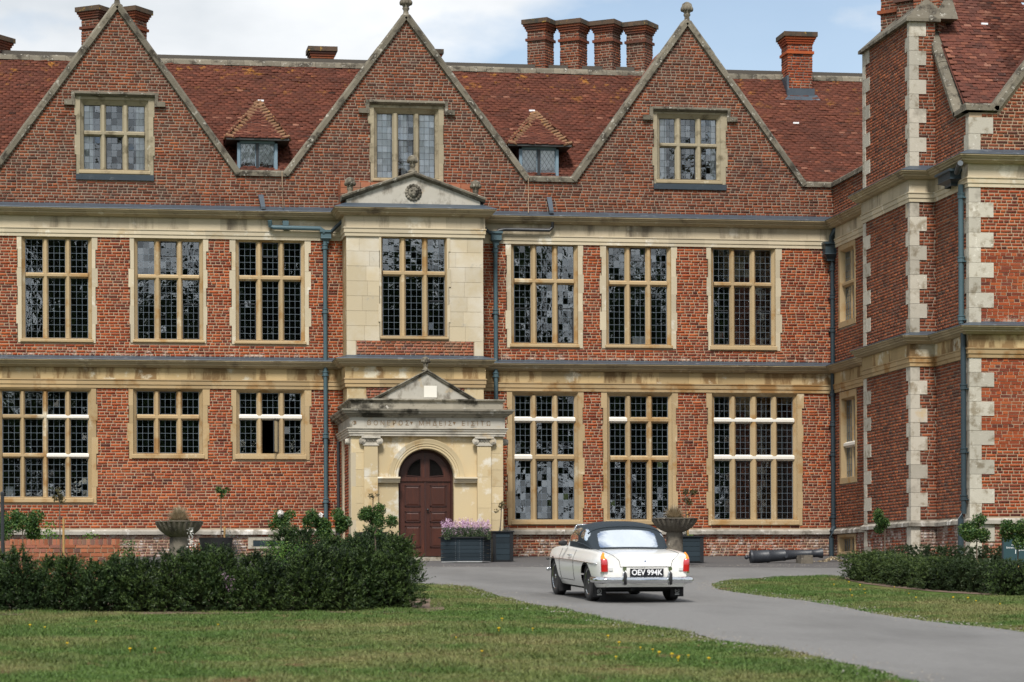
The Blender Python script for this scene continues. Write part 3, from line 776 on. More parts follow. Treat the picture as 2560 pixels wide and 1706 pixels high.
# quoins: alternate long and short stones wrapping the corners
def quoins(za, zb, h, fn):
    n = max(1, round((zb - za) / h))
    for i in range(n):
        b = MB(); fn(b, za + (zb - za) * i / n + .003, za + (zb - za) * (i + 1) / n - .003, i % 2)
        b.build('quoin', m_quoin if random.random() > .12 else m_pale, house)
def q_wing(b, z0, z1, k):
    a, c = (0.52, 0.20) if k else (0.24, 0.36)
    b.box(XJ - 0.02, XJ + a, YW - 0.02, YW + c * .8, z0, z1)
def q_breast(b, z0, z1, k):
    a, c = (0.36, 0.14) if k else (0.19, 0.30)
    b.box(XS - 0.02, XS + a, s_near - 0.02, s_near + c, z0, z1)
def q_far(b, z0, z1, k):
    b.box(XS - 0.02, XS + .1, s_far - (0.55 if k else 0.22), s_far + .02, z0, z1)
for za, zb in ((ZP, LBOT), (LTOP - .01, UBOT)):
    quoins(za, zb, 0.31, q_wing); quoins(za, zb, 0.31, q_breast); quoins(za, zb, 0.31, q_far)
quoins(UTOP - .01, ZV - .1, 0.3, q_wing)
quoins(UTOP - .01, ZST - .02, 0.31, q_breast); quoins(UTOP - .01, ZST - .02, 0.31, q_far)
quoins(-0.9, ZP - .14, 0.4, q_wing); quoins(-0.8, ZP - .14, 0.4, q_breast); quoins(-0.6, ZP - .14, 0.4, q_far)

# ---- mouldings swept along the plan of the walls
def sweep(path, prof, name, m, parent=house, z0=0.0, chunk=None, smooth=False, sag=0.0):
    P2 = [Vector((p[0], p[1])) for p in path]
    nrm = []
    for a, c in zip(P2, P2[1:]):
        d = (c - a).normalized(); nrm.append(Vector((d.y, -d.x)))     # outward: right of the walk
    mit = []
    for i in range(len(P2)):
        if i == 0: mit.append(nrm[0])
        elif i == len(P2) - 1: mit.append(nrm[-1])
        else:
            s_ = nrm[i - 1] + nrm[i]; mit.append(s_ / (1 + nrm[i - 1].dot(nrm[i])))
    b = MB()
    for i in range(len(P2) - 1):
        L = (P2[i + 1] - P2[i]).length
        k = max(1, round(L / chunk)) if chunk else 1
        ts = [0.0] + sorted((j + random.uniform(-.22, .22)) / k for j in range(1, k)) + [1.0]
        for t0, t1 in zip(ts, ts[1:]):
            rows = []
            e = random.uniform(-sag, sag)
            for t in (t0, t1):
                q, mm = P2[i].lerp(P2[i + 1], t), mit[i].lerp(mit[i + 1], t)
                # keep straight offset inside the run
                mm = nrm[i] + (mit[i] - nrm[i]) * (1 - t) + (mit[i + 1] - nrm[i]) * t
                rows.append([(q.x + mm.x * ww, q.y + mm.y * ww, z0 + z + e) for ww, z in prof])
            b.grid(rows)
            n = len(prof)
            b.add(rows[0] , [tuple(range(n))]); b.add(rows[1], [tuple(range(n))[::-1]])
    return b.build(name, m, parent, smooth)
PATH = [(XL, 0), (bx0, 0), (bx0, -BAYD), (bx1, -BAYD), (bx1, 0), (XJ, 0), (XJ, s_far), (XS, s_far), (XS, s_near), (XJ, s_near), (XJ, YW), (XR, YW)]
for nm, ZE, lw_, fr in (('upper', ZU, 0.30, m_frieze), ('lower', ZL, 0.28, m_frieze2)):
    lh = 0.13 if nm == 'upper' else 0.085
    sweep(PATH, [(0, -.02), (0.0, lh + .02), (0.018, lh), (lw_, 0.012), (lw_ + .006, 0.0), (lw_ - .02, -.004)], 'lead_flashing', m_lead, z0=ZE, chunk=1.4, sag=.002)
    sweep(PATH, [(0, -.002), (lw_ - .008, -.002), (lw_ - .008, -.028), (lw_ - .04, -.045), (lw_ - .055, -.075), (lw_ - .085, -.09), (lw_ - .085, -.118), (lw_ - .13, -.14), (lw_ - .16, -.165), (0.055, -.175), (0, -.175)], 'cornice', m_corn, z0=ZE, chunk=0.9, sag=.002)
    sweep(PATH, [(0, -.176), (0.045, -.176), (0.045, -.45), (0, -.45)], 'frieze', fr, z0=ZE, chunk=0.75)
    sweep(PATH, [(0, -.451), (0.075, -.451), (0.075, -.475), (0.058, -.485), (0.058, -.575), (0.04, -.58), (0.04, -.66), (0, -.66)], 'architrave', m_cream if nm == 'upper' else m_gold2, z0=ZE, chunk=0.8)
PPATH = [(XL, 0), (px0, 0)]
PR_ = [(0.0, 0.0), (0.03, -0.005), (0.085, -0.05), (0.085, -0.125), (0.05, -0.135), (0.0, -0.135)]
sweep(PPATH, PR_, 'plinth_course', m_plinth, z0=ZP, chunk=0.9, sag=.004)
sweep([(px1, 0), (XJ, 0), (XJ, s_far), (XS, s_far), (XS, s_near), (XJ, s_near), (XJ, YW), (XR, YW)], PR_, 'plinth_course', m_plinth, z0=ZP, chunk=0.9, sag=.004)

# coping of gables and parapets: stones along the outline
def coping(pts, y0=-0.075, y1=0.34, th=CT, name='coping_stone', m=m_grey, ax='y', fixed=0.0, step=0.95):
    """pts: outline in the wall plane (u, z); the stone lies above the line"""
    for (a, c) in zip(pts, pts[1:]):
        a, c = Vector(a), Vector(c)
        L = (c - a).length; n = max(1, round(L / step)); d = (c - a) / L; nn = Vector((-d.y, d.x))
        if nn.y < 0: nn = -nn
        for i in range(n):
            p, q = a + d * (L * i / n + (.002 if i else -.03)), a + d * (L * (i + 1) / n + (.03 if i == n - 1 else -.002))
            b = MB()
            e = random.uniform(-.006, .006)
            prof = [(y0 - .0, -.02), (y0 - .0, th * .62 + e), (y0 + .06, th + e), (y1 - .05, th + e), (y1, th * .7), (y1, -.02)]
            def mp_(pt):
                def f(yy, h):
                    w2 = pt + nn * h
                    return (w2.x, yy, w2.y) if ax == 'y' else (fixed + yy * (1), w2.x, w2.y)
                return f
            b.extrude(prof, mp_(p), mp_(q))
            b.build(name, m, house)
zc = ZV
for i, (a, g) in enumerate(zip(AP, gab)):
    coping([(g[0], zc), (a.x, a.z - 0.05), (g[1], zc)], y0=-.08)
for i, (p, q) in enumerate(((gab[0][1], gab[1][0]), (gab[1][1], gab[2][0]), (gab[2][1], XJ + .1))):
    coping([(p, zc - .02), (q, zc - .02)], y0=-.06, th=.12)
# side parapet of the wing, its gable by the chimney breast, and the front parapet
def coping_side(pts, m=m_grey):
    coping([(-u, z) for u, z in pts], -.08, .32, .12, 'coping_stone', m, 'x', XJ, .9)
coping_side([(0.1, zc - .02), (u_sf, zc - .02)])
coping_side([(gfoot, ZV + .06), (gmid, gtop)])
coping_side([(gfoot, ZV + .06), (LW + .02, ZV + .06)])
coping([(XJ - .06, ZV + .06), (xg0, ZV + .06), (xg0 + 2.0, ZV + .06 + 2.6)], YW - .08, YW + .34)

# ---- bay above the porch: ashlar blocks, brick infill, pediment
bh_ = WIN_HOLES[id(BAY)][0]
zb0, zb1 = LTOP, UBOT
b = MB(); b.pbox(BAY, bx0 + .02, bh_[0], 0, UTOP, -.98, -.012); b.pbox(BAY, bh_[1], bx1 - .02, 0, UTOP, -.98, -.012)
b.pbox(BAY, bh_[0], bh_[1], 0, bh_[2], -.98, -.012); b.pbox(BAY, bh_[0], bh_[1], bh_[3], UTOP, -.98, -.012)
bay = b.build('bay', m_mortar, house)
zbr = BAY.px(1030, 862)[1]
nrow = 8
rows_ = [zb0 + (zb1 - zb0) * i / nrow for i in range(nrow + 1)]
for i in range(nrow):
    z0, z1 = rows_[i] + .003, rows_[i + 1] - .003
    for (xa, xb) in ((bx0, bh_[0]), (bh_[1], bx1)):
        t = random.uniform(.35, .65) if i % 2 else random.uniform(.55, .8)
        cut = xa + (xb - xa) * (t if xa == bx0 else 1 - t)
        if i == 0: cut = xa + .22 if xa == bx0 else xb - .22
        for p, q in ((xa, cut - .002), (cut + .002, xb)):
            if i == 0 and not (p == bx0 or q == bx1): continue
            bb = MB(); bb.pbox(BAY, p, q, z0, z1, -.04, random.uniform(.0, .004))
            bb.build('ashlar_block', m_bay, bay)
bk = lay([(zb0 + .0, rows_[1], bx0 + .24, bx0 + .24, bx1 - .24, bx1 - .24)], [(bh_[0], bh_[1], bh_[2], 99)])
bk += lay([(rows_[1] - .3, bh_[2], bh_[0] - .0, bh_[0] - .0, bh_[1] + .0, bh_[1] + .0)], [(-99, 99, -9, rows_[1] - .01)]) if bh_[2] > rows_[1] else []
bricks(BAY, bk, m_brick_new, bay)
# below the lower cornice
zt_ = LBOT
b = MB()
for xa, xb in ((bx0, bx0 + .46), (bx1 - .46, bx1)):
    b = MB(); b.pbox(BAY, xa, xb, 3.1, zt_, -.05, .004); b.build('ashlar_block', m_porch, bay)
bricks(BAY, lay([(3.0, zt_, bx0 + .47, bx0 + .47, bx1 - .47, bx1 - .47)], []), m_brick_new, bay, 'lower_brickwork')
# sides of the bay
BSL = Plane((bx0, 0, 0), (0, -1, 0), (-1, 0, 0))
b = MB()
for i in range(7): b.pbox(BSL, 0, BAYD - .02, zb0 + (zb1 - zb0) * i / 7 + .003, zb0 + (zb1 - zb0) * (i + 1) / 7 - .003, -.05, 0.0)
b.pbox(BSL, 0, BAYD - .02, 0, LBOT, -.05, 0.0)
b.build('bay_side', m_gold, bay)
b = MB(); b.box(bx1 - .05, bx1, -BAYD, 0, 0, 8.2); b.build('bay_side', m_cream, bay)
# pediment
pz0 = UTOP - .01
pcx = BAY.px(1033, 430)[0]; pz1 = BAY.px(1033, 440)[1]
pxa, pxb = BAY.px(866, 500)[0], BAY.px(1200, 505)[0]
pze = BAY.px(866, 499)[1]
b = MB(); b.extrude([(pxa, pz0), (pxb, pz0), (pxb, pze), (pcx, pz1), (pxa, pze)], lambda x, z: (x, -BAYD - .02, z), lambda x, z: (x, -BAYD + .35, z))
ped = b.build('pediment', m_ped, house)
for (xa, za, xb, zb) in ((pxa - .12, pze - .02, pcx, pz1 - .02), (pxb + .12, pze - .02, pcx, pz1 - .02)):
    for k in range(3):
        b = MB(); t0, t1 = k / 3 + (.002 if k else 0), (k + 1) / 3
        p, q = Vector((xa + (xb - xa) * t0, za + (zb - za) * t0)), Vector((xa + (xb - xa) * t1, za + (zb - za) * t1))
        prof = [(-.03, -.0), (-.08, .03), (-.13, .05), (-.14, .09), (-.10, .115), (.36, .115), (.36, 0)]
        b.extrude(prof, lambda yy, h: (p.x, -BAYD + yy, p.y + h), lambda yy, h: (q.x, -BAYD + yy, q.y + h))
        b.build('raking_cornice', m_grey, ped)
# lion mask
mc = BAY.p(*BAY.px(1033, 482), 0.02)
b = MB(); b.ball(mc, (.13, .09, .14), 14, 10); b.ball(mc + Vector((0, -.085, -.03)), (.065, .05, .055), 10, 6); b.ball(mc + Vector((-.05, -.08, .045)), .025, 8, 5); b.ball(mc + Vector((.05, -.08, .045)), .025, 8, 5); b.ball(mc + Vector((0, -.1, -.075)), (.04, .03, .02), 8, 5)
for k in range(16):
    t = 2 * math.pi * k / 16
    b.ball(mc + Vector((.165 * math.cos(t), -.01, .165 * math.sin(t))), (.045, .035, .045), 7, 5)
b.build('lion_mask', m_dark, ped, smooth='all')
def carved_finial(px, y0, y1, Yp, parent, r=.11, name='finial', m=m_grey, ring=True):
    """foliate knob on a moulded stem"""
    base = W(px, y1, Yp); top = W(px, y0, Yp); h = top.z - base.z
    b = MB()
    b.lathe([(r * .95, 0), (r * .95, .08 * h), (r * .55, .14 * h), (r * .42, .3 * h), (r * .62, .38 * h), (r * .62, .43 * h), (r * .5, .47 * h), (r * .85, .58 * h), (r * 1.0, .72 * h), (r * .85, .88 * h), (r * .4, .97 * h), (.01, h)], base, 14)
    for k in range(9):
        t = 2 * math.pi * k / 9
        b.ball(base + Vector((r * .85 * math.cos(t), r * .85 * math.sin(t), .66 * h)), (r * .32, r * .32, .12 * h), 7, 5)
        b.ball(base + Vector((r * .6 * math.cos(t + .3), r * .6 * math.sin(t + .3), .84 * h)), (r * .3, r * .3, .09 * h), 7, 5)
    return b.build(name, m, parent, smooth='all')
carved_finial(1031, 388, 432, -BAYD + .1, ped, .12)
carved_finial(875, 443, 492, -BAYD + .1, ped, .125)
carved_finial(1189, 451, 497, -BAYD + .1, ped, .125)
# tiled block between pediment and gable wall
b = MB(); zz = BAY.px(1030, 452)[1]
for k in range(14):
    for j in range(4):
        x0 = bx0 - .1 + (bx1 - bx0 + .1) * k / 14
        b.box(x0 + .006, x0 + (bx1 - bx0 + .1) / 14 - .006, -BAYD + .36 - .0, -.02, pz0 + (zz - pz0) * j / 4 + .006, pz0 + (zz - pz0) * (j + 1) / 4 - .004)
b.build('pediment_backing', m_brick_new, ped)

# ---- porch
YP = -PORD
def pp(px, py, w=0.0): return POR.px(px, py, w)
zc0, zc1 = pp(1066, 1045)[1], pp(1066, 1024)[1]
zfr0 = pp(1066, 1070)[1]; zar0 = pp(1066, 1091)[1]
zb_, zbt = pp(1066, 1022)[1], pp(1066, 998)[1]
acx = pp(1066.6, 1193)[0]; asp = pp(1066, 1193)[1]; ar = (pp(1136, 1193)[0] - pp(997, 1193)[0]) / 2
ao = (pp(1160, 1193)[0] - pp(975, 1193)[0]) / 2
ix0, ix1 = pp(944, 1200)[0], pp(1193, 1200)[0]
z_in = zar0
b = MB()
N = 28
arc = [(acx - ar * math.cos(math.pi * k / N), asp + ar * math.sin(math.pi * k / N)) for k in range(N + 1)]
fl = -.01
poly_top = []
f2 = lambda w_: (lambda u, v: POR.p(u, v, w_))
for k in range(N):
    (u0, v0), (u1, v1) = arc[k], arc[k + 1]
    b.add([POR.p(u0, v0, -.08), POR.p(u1, v1, -.08), POR.p(u1, z_in, -.08), POR.p(u0, z_in, -.08)], [(0, 1, 2, 3)])
    b.add([POR.p(u0, v0, -.08), POR.p(u1, v1, -.08), POR.p(u1, v1, -.36), POR.p(u0, v0, -.36)], [(0, 1, 2, 3)])
for (a, c) in ((ix0 - .02, acx - ar), (acx + ar, ix1 + .02)):
    b.add([POR.p(a, fl - .2, -.08), POR.p(c, fl - .2, -.08), POR.p(c, z_in, -.08), POR.p(a, z_in, -.08)], [(0, 1, 2, 3)])
for e in (acx - ar, acx + ar): b.add([POR.p(e, fl - .2, -.08), POR.p(e, asp, -.08), POR.p(e, asp, -.36), POR.p(e, fl - .2, -.36)], [(0, 1, 2, 3)])
porch = b.build('porch', m_porch, house)
# archivolt
b = MB()
pr = [(ar + .0, -.06), (ar + .02, -.03), (ar + .065, -.03), (ar + .075, -.015), (ar + .12, -.015), (ar + .13, .0), (ar + .165, .0), (ao, .03), (ao + .02, .03), (ao + .02, -.085)]
rows_ = []
for k in range(37):
    t = math.pi * k / 36
    rows_.append([POR.p(acx - r * math.cos(t), asp + r * math.sin(t), w_) for r, w_ in pr])
b.grid(rows_); b.build('archivolt', m_porch, porch, smooth=True)
for (a, c) in ((ix0, acx - ar - .0), (acx + ar + .0, ix1)):
    b = MB(); zi = pp(1066, 1207)[1]
    b.extrude([(asp, -.09), (asp, .06), (asp - .035, .07), (asp - .05, .03), (asp - .09, .025), (asp - .10, .012), (zi, 0.0), (zi, -.09)], lambda v, w_: POR.p(a - .005, v, w_), lambda v, w_: POR.p(c + .03 * (1 if a == ix0 else 0), v, w_))
    b.build('impost', m_cream, porch)
# piers, pilasters, capitals
zcap0, zcap1 = pp(1066, 1115)[1], pp(1066, 1092)[1]
for (xa, xb) in ((pp(879, 1200)[0], pp(911, 1200)[0]), (pp(1226, 1200)[0], pp(1258, 1200)[0])):
    n = 8
    for i in range(n):
        b = MB(); b.pbox(POR, xa, xb, -.35 + (zar0 + .35) * i / n + .002, -.35 + (zar0 + .35) * (i + 1) / n - .002, -.5, random.uniform(-.014, -.008)); b.build('pier_stone', m_porch, porch)
for (xa, xb) in ((pp(910, 1200)[0], pp(944, 1200)[0]), (pp(1193, 1200)[0], pp(1227, 1200)[0])):
    n = 4
    for i in range(n):
        b = MB(); b.pbox(POR, xa, xb, -.35 + (zcap0 + .35) * i / n + .002, -.35 + (zcap0 + .35) * (i + 1) / n - .002, -.1, .055); b.build('pilaster', m_porch, porch)
    cx = (xa + xb) / 2; hw_ = (xb - xa) / 2
    b = MB()
    b.pbox(POR, xa - .03, xb + .03, zcap0 - .0, zcap0 + .06, -.1, .075)
    b.pbox(POR, xa - .06, xb + .06, zcap1 - .045, zcap1, -.1, .12)
    for s_ in (-1, 1):
        c0 = POR.p(cx + s_ * (hw_ + .045), zcap0 + .105, .02)
        M_ = Matrix.Rotation(R(90), 3, 'X')
        for rr, d in ((.075, .07), (.055, .085), (.035, .095), (.018, .105)):
            b.lathe([(rr, 0), (rr, d)], c0, 16, M_)
    b.pbox(POR, xa - .02, xb + .02, zcap0 + .06, zcap1 - .045, -.1, .05)
    for k in range(5): b.ball(POR.p(xa + (xb - xa) * (k + .5) / 5, zcap0 + .12, .06), (.022, .02, .03), 7, 5)
    b.build('capital', m_pale, porch, smooth=True)
# side walls of the porch
PSL = Plane((px0, 0, 0), (0, -1, 0), (-1, 0, 0))
ps = backing(PSL, [(-.5, zar0, 0, 0, PORD - .3, PORD - .3)], [], 'porch_side', m_mortar, porch)
bricks(PSL, lay([(-.4, zar0, .05, .05, PORD - .52, PORD - .52)], []), m_brick, porch)
b = MB(); b.pbox(PSL, PORD - .5, PORD - .01, -.4, zar0, -.1, .02); b.pbox(PSL, 1.0, 1.28, -.4, zar0, -.1, .05); b.build('side_pilaster', m_cream, porch)
b = MB(); b.box(px1 - .1, px1, YP + .5, 0, -.4, zar0); b.build('porch_side', m_porch, porch)
b = MB(); b.lathe([(.06, -.1), (.09, 0), (.06, .1)], POR.p(px0 - .03, zcap0 + .1, -.2), 12, Matrix.Rotation(R(90), 3, 'Y')); b.lathe([(.06, -.1), (.09, 0), (.06, .1)], POR.p(px1 + .05, zcap0 + .1, -.2), 12, Matrix.Rotation(R(90), 3, 'Y')); b.build('side_capital', m_pale, porch, smooth=True)
# entablature of the porch
PP = [(px0, 0), (px0, YP), (px1, YP), (px1, 0)]
e0 = zar0
sweep(PP, [(-.3, 0), (.045, 0), (.045, .05), (.065, .055), (.065, .11), (.085, .115), (.085, .15), (.11, .165), (.11, .19), (-.3, .19)], 'architrave', m_pale, porch, e0)
sweep(PP, [(-.3, .19), (.04, .19), (.04, zc0 - e0), (-.3, zc0 - e0)], 'frieze', m_ped, porch, e0)
sweep(PP, [(-.3, 0), (.06, 0), (.09, .035), (.13, .05), (.13, .08), (.19, .09), (.205, .13), (.235, .15), (.245, .19), (-.3, .215)], 'cornice', m_dark, porch, zc0, .9, False, .003)
sweep(PP, [(-.3, .2), (.0, .2), (.0, zbt - zc0 - .07), (.03, zbt - zc0 - .05), (.06, zbt - zc0 - .03), (.06, zbt - zc0), (-.3, zbt - zc0 + .01)], 'blocking_course', m_dark, porch, zc0, 1.2)
b = MB(); b.box(px0 + .02, px1 - .02, YP + .02, -.02, zbt - .06, zbt - .02); b.build('porch_roof', m_lead, porch)
# shallow front ressauts of the entablature over the pilasters
for (xa, xb) in ((px0, pp(911, 1060)[0]), (pp(1226, 1060)[0], px1)):
    b = MB(); b.pbox(POR, xa - .01, xb - .01, e0, zc0, -.05, .05); b.build('frieze_break', m_ped, porch)
# inscription
tm = text_mesh('ΘΟΝΕΡΟΣ  ΜΗΔΕΙΣ  ΕΙΣΙΤΩ', .150, .004, 1.62)
m_letter = mat('incised letters', (0.17, 0.11, 0.06), (0.23, 0.16, 0.10), 6, 0.9)
zt = (pp(1066, 1053)[1] + pp(1066, 1066)[1]) / 2
o = link('lettering', tm, m_letter, porch)
o.matrix_world = Matrix.Translation(POR.p((pp(917, 1060)[0] + pp(1226, 1060)[0]) / 2, zt, .0415)) @ Matrix.Rotation(R(90), 4, 'X')
tw = max(v.co.x for v in tm.vertices) - min(v.co.x for v in tm.vertices)
o.scale.x = (pp(1226, 1060)[0] - pp(917, 1060)[0]) / tw
o2 = link('lettering', text_mesh('Φ', .13, .004), m_letter, porch); o2.matrix_world = Matrix.Translation(POR.p(pp(886, 1060)[0], zt, .0515)) @ Matrix.Rotation(R(90), 4, 'X')
b = MB()
for px in (1028, 1135):
    u = pp(px, 1060)[0]
    b.extrude([(u - .035, zt + .04), (u + .035, zt + .04), (u, zt - .035)], f2(.041), f2(.045))
b.build('lettering_stop', m_letter, porch)
# little pediment on the porch
qx0, qx1 = pp(928, 997)[0], pp(1194, 997)[0]; qcx, qz = pp(1066, 925, -.2)
b = MB(); b.extrude([(qx0 + .1, zbt - .02), (qx1 - .1, zbt - .02), (qcx, qz - .06)], f2(-.12), f2(-.5))
pp2 = b.build('porch_pediment', m_ped, porch)
for xa in (qx0, qx1):
    b = MB(); a_, c_ = Vector((xa, zbt)), Vector((qcx, qz - .0)); d = (c_ - a_).normalized(); nn = Vector((-d.y, d.x)); nn = nn if nn.y > 0 else -nn
    prof = [(-.02, -.085), (.03, -.055), (.03, -.03), (.06, -.02), (.06, 0.0), (-.5, 0), (-.5, -.085)]
    b.extrude(prof, lambda ww, h: POR.p(a_.x + nn.x * h, a_.y + nn.y * h, ww - .1), lambda ww, h: POR.p(c_.x + nn.x * h, c_.y + nn.y * h, ww - .1))
    b.build('raking_cornice', m_dark, pp2)
b = MB(); ua, va = pp(1060, 994, -.12); ub, vb_ = pp(1092, 965, -.12); b.pbox(POR, ua, ub, va, vb_, -.2, -.112); b.build('white_block', m_white, pp2)
carved_finial(1064, 892, 928, YP + .3, pp2, .10)
# the door: two leaves under the arch
YD = .30
DP = Plane((0, YP + YD, 0), (1, 0, 0), (0, -1, 0))
db = -.02
door = None
m_fr = m_door_d
b = MB()
fr_ = [(ar, -.02), (ar, .05), (ar - .05, .06), (ar - .06, .02), (ar - .06, -.02)]
rows_ = [[DP.p(acx - r, db, w_) for r, w_ in fr_]] + [[DP.p(acx - r * math.cos(math.pi * k / 24), asp + r * math.sin(math.pi * k / 24), w_) for r, w_ in fr_] for k in range(25)] + [[DP.p(acx + r, db, w_) for r, w_ in fr_]]
b.grid(rows_)
door = b.build('door', m_fr, house, label='arched double door of dark red brown panelled wood')
ri = ar - .055
for s_ in (-1, 1):
    poly = [(acx + s_ * .006, db), (acx + s_ * ri, db)] + [(acx + s_ * ri * math.cos(t), asp + ri * math.sin(t)) for t in [math.pi / 2 * k / 16 for k in range(17)]]
    poly = [(max(min(u, acx + ri), acx - ri) if abs(u - acx) > .006 else acx + s_ * .006, v) for u, v in poly]
    b = MB(); b.extrude(poly if s_ > 0 else poly[::-1], lambda u, v: DP.p(u, v, -.03), lambda u, v: DP.p(u, v, 0.0)); leaf = b.build('door_leaf', m_door, door)
    xs_ = [(1011.7, 1051), (1075, 1116)][0 if s_ < 0 else 1]
    ua, ub = DP.px(xs_[0], 1250)[0], DP.px(xs_[1], 1250)[0]
    for (ya, yb) in ((1214, 1267), (1279, 1306), (1315, 1369)):
        va, vb_ = DP.px(1060, yb)[1], DP.px(1060, ya)[1]
        b = MB()
        q = .022
        for r_ in ((ua, ub, va, va + q), (ua, ub, vb_ - q, vb_), (ua, ua + q, va, vb_), (ub - q, ub, va, vb_)): b.pbox(DP, *r_, -.01, .02)
        b.build('door_moulding', m_fr, door)
        b = MB(); b.ring(DP, (ua + q, ub - q, va + q, vb_ - q), .003, (ua + q + .04, ub - q - .04, va + q + .035, vb_ - q - .035), .014)
        b.add([DP.p(u, v, .014) for u, v in ((ua + q + .04, va + q + .035), (ub - q - .04, va + q + .035), (ub - q - .04, vb_ - q - .035), (ua + q + .04, vb_ - q - .035))], [(0, 1, 2, 3)])
        b.build('door_panel', m_door, door)
    r2 = ri - .16; base = asp + .02
    pl = [(acx + s_ * .10, base)] + [(acx + s_ * (.0 + r2 * math.cos(t)), base + r2 * math.sin(t)) for t in [R(3) + (R(76) - R(3)) * k / 14 for k in range(15)]]
    pl = [p for p in pl if abs(p[0] - acx) >= .099]
    pl.append((acx + s_ * .10, base + math.sqrt(max(0.01, r2 ** 2 - .01))))
    b = MB(); b.extrude(pl, lambda u, v: DP.p(u, v, .001), lambda u, v: DP.p(u, v, .004)); b.build('fanlight', m_dark_glass, door)
    b = MB(); b.tube([DP.p(u, v, .006) for u, v in pl + pl[:1]], .012, 6); b.build('fanlight_frame', m_fr, door)
b = MB(); va, vb_ = DP.px(1060, 1204)[1], DP.px(1060, 1194)[1]; b.pbox(DP, acx - ri, acx + ri, va, vb_, 0, .03); b.build('door_rail', m_door, door)
b = MB(); b.pbox(DP, acx - .02, acx + .02, db, asp + ri - .01, 0, .018); b.build('door_meeting_bar', m_fr, door)
b = MB(); b.ball(DP.p(acx + .055, DP.px(1060, 1275)[1], .05), .028); b.tube([DP.p(acx + .055, DP.px(1060, 1275)[1], 0), DP.p(acx + .055, DP.px(1060, 1275)[1], .05)], .012); b.build('door_knob', m_black, door, smooth='all')
b = MB(); b.box(px0 - .05, px1 + .05, YP - .35, YP + .4, -.5, -.045); b.build('door_step', m_quoin, porch)

# ---- roofs
YE, YRD = 0.35, 3.95
ze = ZV - 0.05
zr = W(1000, 168, YRD).z
def ridge_y(px): return 0
def tiles(fn, nu, nv, keep, m, parent, name='roof_tile', single=0, skey=None):
    """fn(u, v) -> point and slope axes; rows of tiles lapped like fish scales"""
    A = []
    for j in range(nv):
        for i in range(-1, nu + 1):
            q = keep(i, j)
            if q: A.append(q)
    return A
def tile_roof(O, U, S, N, wid, run, m, parent, single=0, skey=None, test=None, tw=0.165, g=0.102):
    """O lower left corner, U along, S up the slope, N normal (unit vectors)"""
    O, U, S, N = (np.array(x, dtype=float) for x in (O, U, S, N))
    nu, nv = int(wid / tw) + 2, int(run / g)
    rec = []
    for j in range(nv):
        wob = 0.006 * math.sin(j * 1.7); rowr = random.random()
        for i in range(nu):
            u = (i - (j % 2) * .5) * tw + random.uniform(-.004, .004)
            if u < -.02 or u + tw > wid + .1: continue
            c = O + U * (u + tw / 2) + S * (j * g)
            if test and not test(c): continue
            lift = random.uniform(-.003, .009) + .010 * math.sin(u * 2.1 + j * .35) + .006 * math.sin(u * 5.3 - j * .5)
            rec.append((O + U * (u + .003) + S * (j * g + random.uniform(-.006, .006) + wob), lift, (.35 * rowr + .65 * random.random()) if random.random() > .04 else random.uniform(.9, 1), random.uniform(-.012, .012)))
    L = g * 1.6; T = .026
    if skey: rec.sort(key=lambda r: skey(r[0]))
    def corners(r):
        o, lift, _, tw_ = r
        a = o + N * (T + .012 + lift); bb = o + U * (tw - .006) + N * (T + .012 + lift + tw_)
        cpt, d = bb + S * L - N * (T + .006), a + S * L - N * (T + .006)
        return a, bb, cpt, d
    for r in rec[:single]:
        a, bb, c_, d = corners(r)
        o = bpy.data.objects.new('roof_tile', TILE_MESH[m.name]); COL.objects.link(o); o.parent = parent
        u_, s_ = bb - a, d - a; n_ = -N * T
        o.matrix_world = Matrix(((u_[0], s_[0], n_[0], a[0]), (u_[1], s_[1], n_[1], a[1]), (u_[2], s_[2], n_[2], a[2]), (0, 0, 0, 1)))
    rec = rec[single:]
    V = np.empty((len(rec), 8, 3)); rn = np.empty(len(rec))
    for k, r in enumerate(rec):
        a, bb, c_, d = corners(r)
        V[k, :4] = (a, bb, c_, d); V[k, 4:] = V[k, :4] - N * T; rn[k] = r[2]
    base = np.array([(0, 1, 2, 3), (4, 5, 1, 0), (5, 6, 2, 1), (7, 4, 0, 3)])
    Q = (np.arange(len(rec))[:, None, None] * 8 + base[None]).reshape(-1, 4)
    return mesh_np('tiling', V.reshape(-1, 3), Q, m, parent, 'stuff', (np.repeat(rn * .97 + .03, 4).reshape(-1, 4) * np.array([1, 0, 1, 1.])).ravel())  # butt faces share one tone, painted as the shadow line under each course
TILE_MESH = {}
for mm in (m_tile, m_tile_w):
    me = bpy.data.meshes.new('roof_tile'); me.from_pydata([(0, 0, 0), (1, 0, 0), (1, 1, 0), (0, 1, 0), (0, 0, 1), (1, 0, 1), (1, 1, 1), (0, 1, 1)], [], [(0, 1, 2, 3), (4, 5, 1, 0), (5, 6, 2, 1), (7, 4, 0, 3)]); me.materials.append(mm); TILE_MESH[mm.name] = me
sl = Vector((0, YRD - YE, zr - ze)); SL = sl.length; SV = sl / SL; NV = Vector((0, -SV.z, SV.y))
roof_pt = lambda x, y: Vector((x, y, ze + (y - YE) * SV.z / SV.y))
def on_roof(px, py, off=0.0): return on_plane(px, py, Vector((0, YE, ze)) + NV * off, NV)
XRF = XJ + 5
b = MB(); b.add([(XL, YE, ze - .02), (XRF, YE, ze - .02), (XRF, YRD, zr - .02), (XL, YRD, zr - .02), (XL, 2 * YRD - YE, ze - .02), (XRF, 2 * YRD - YE, ze - .02)], [(0, 1, 2, 3), (3, 2, 5, 4)])
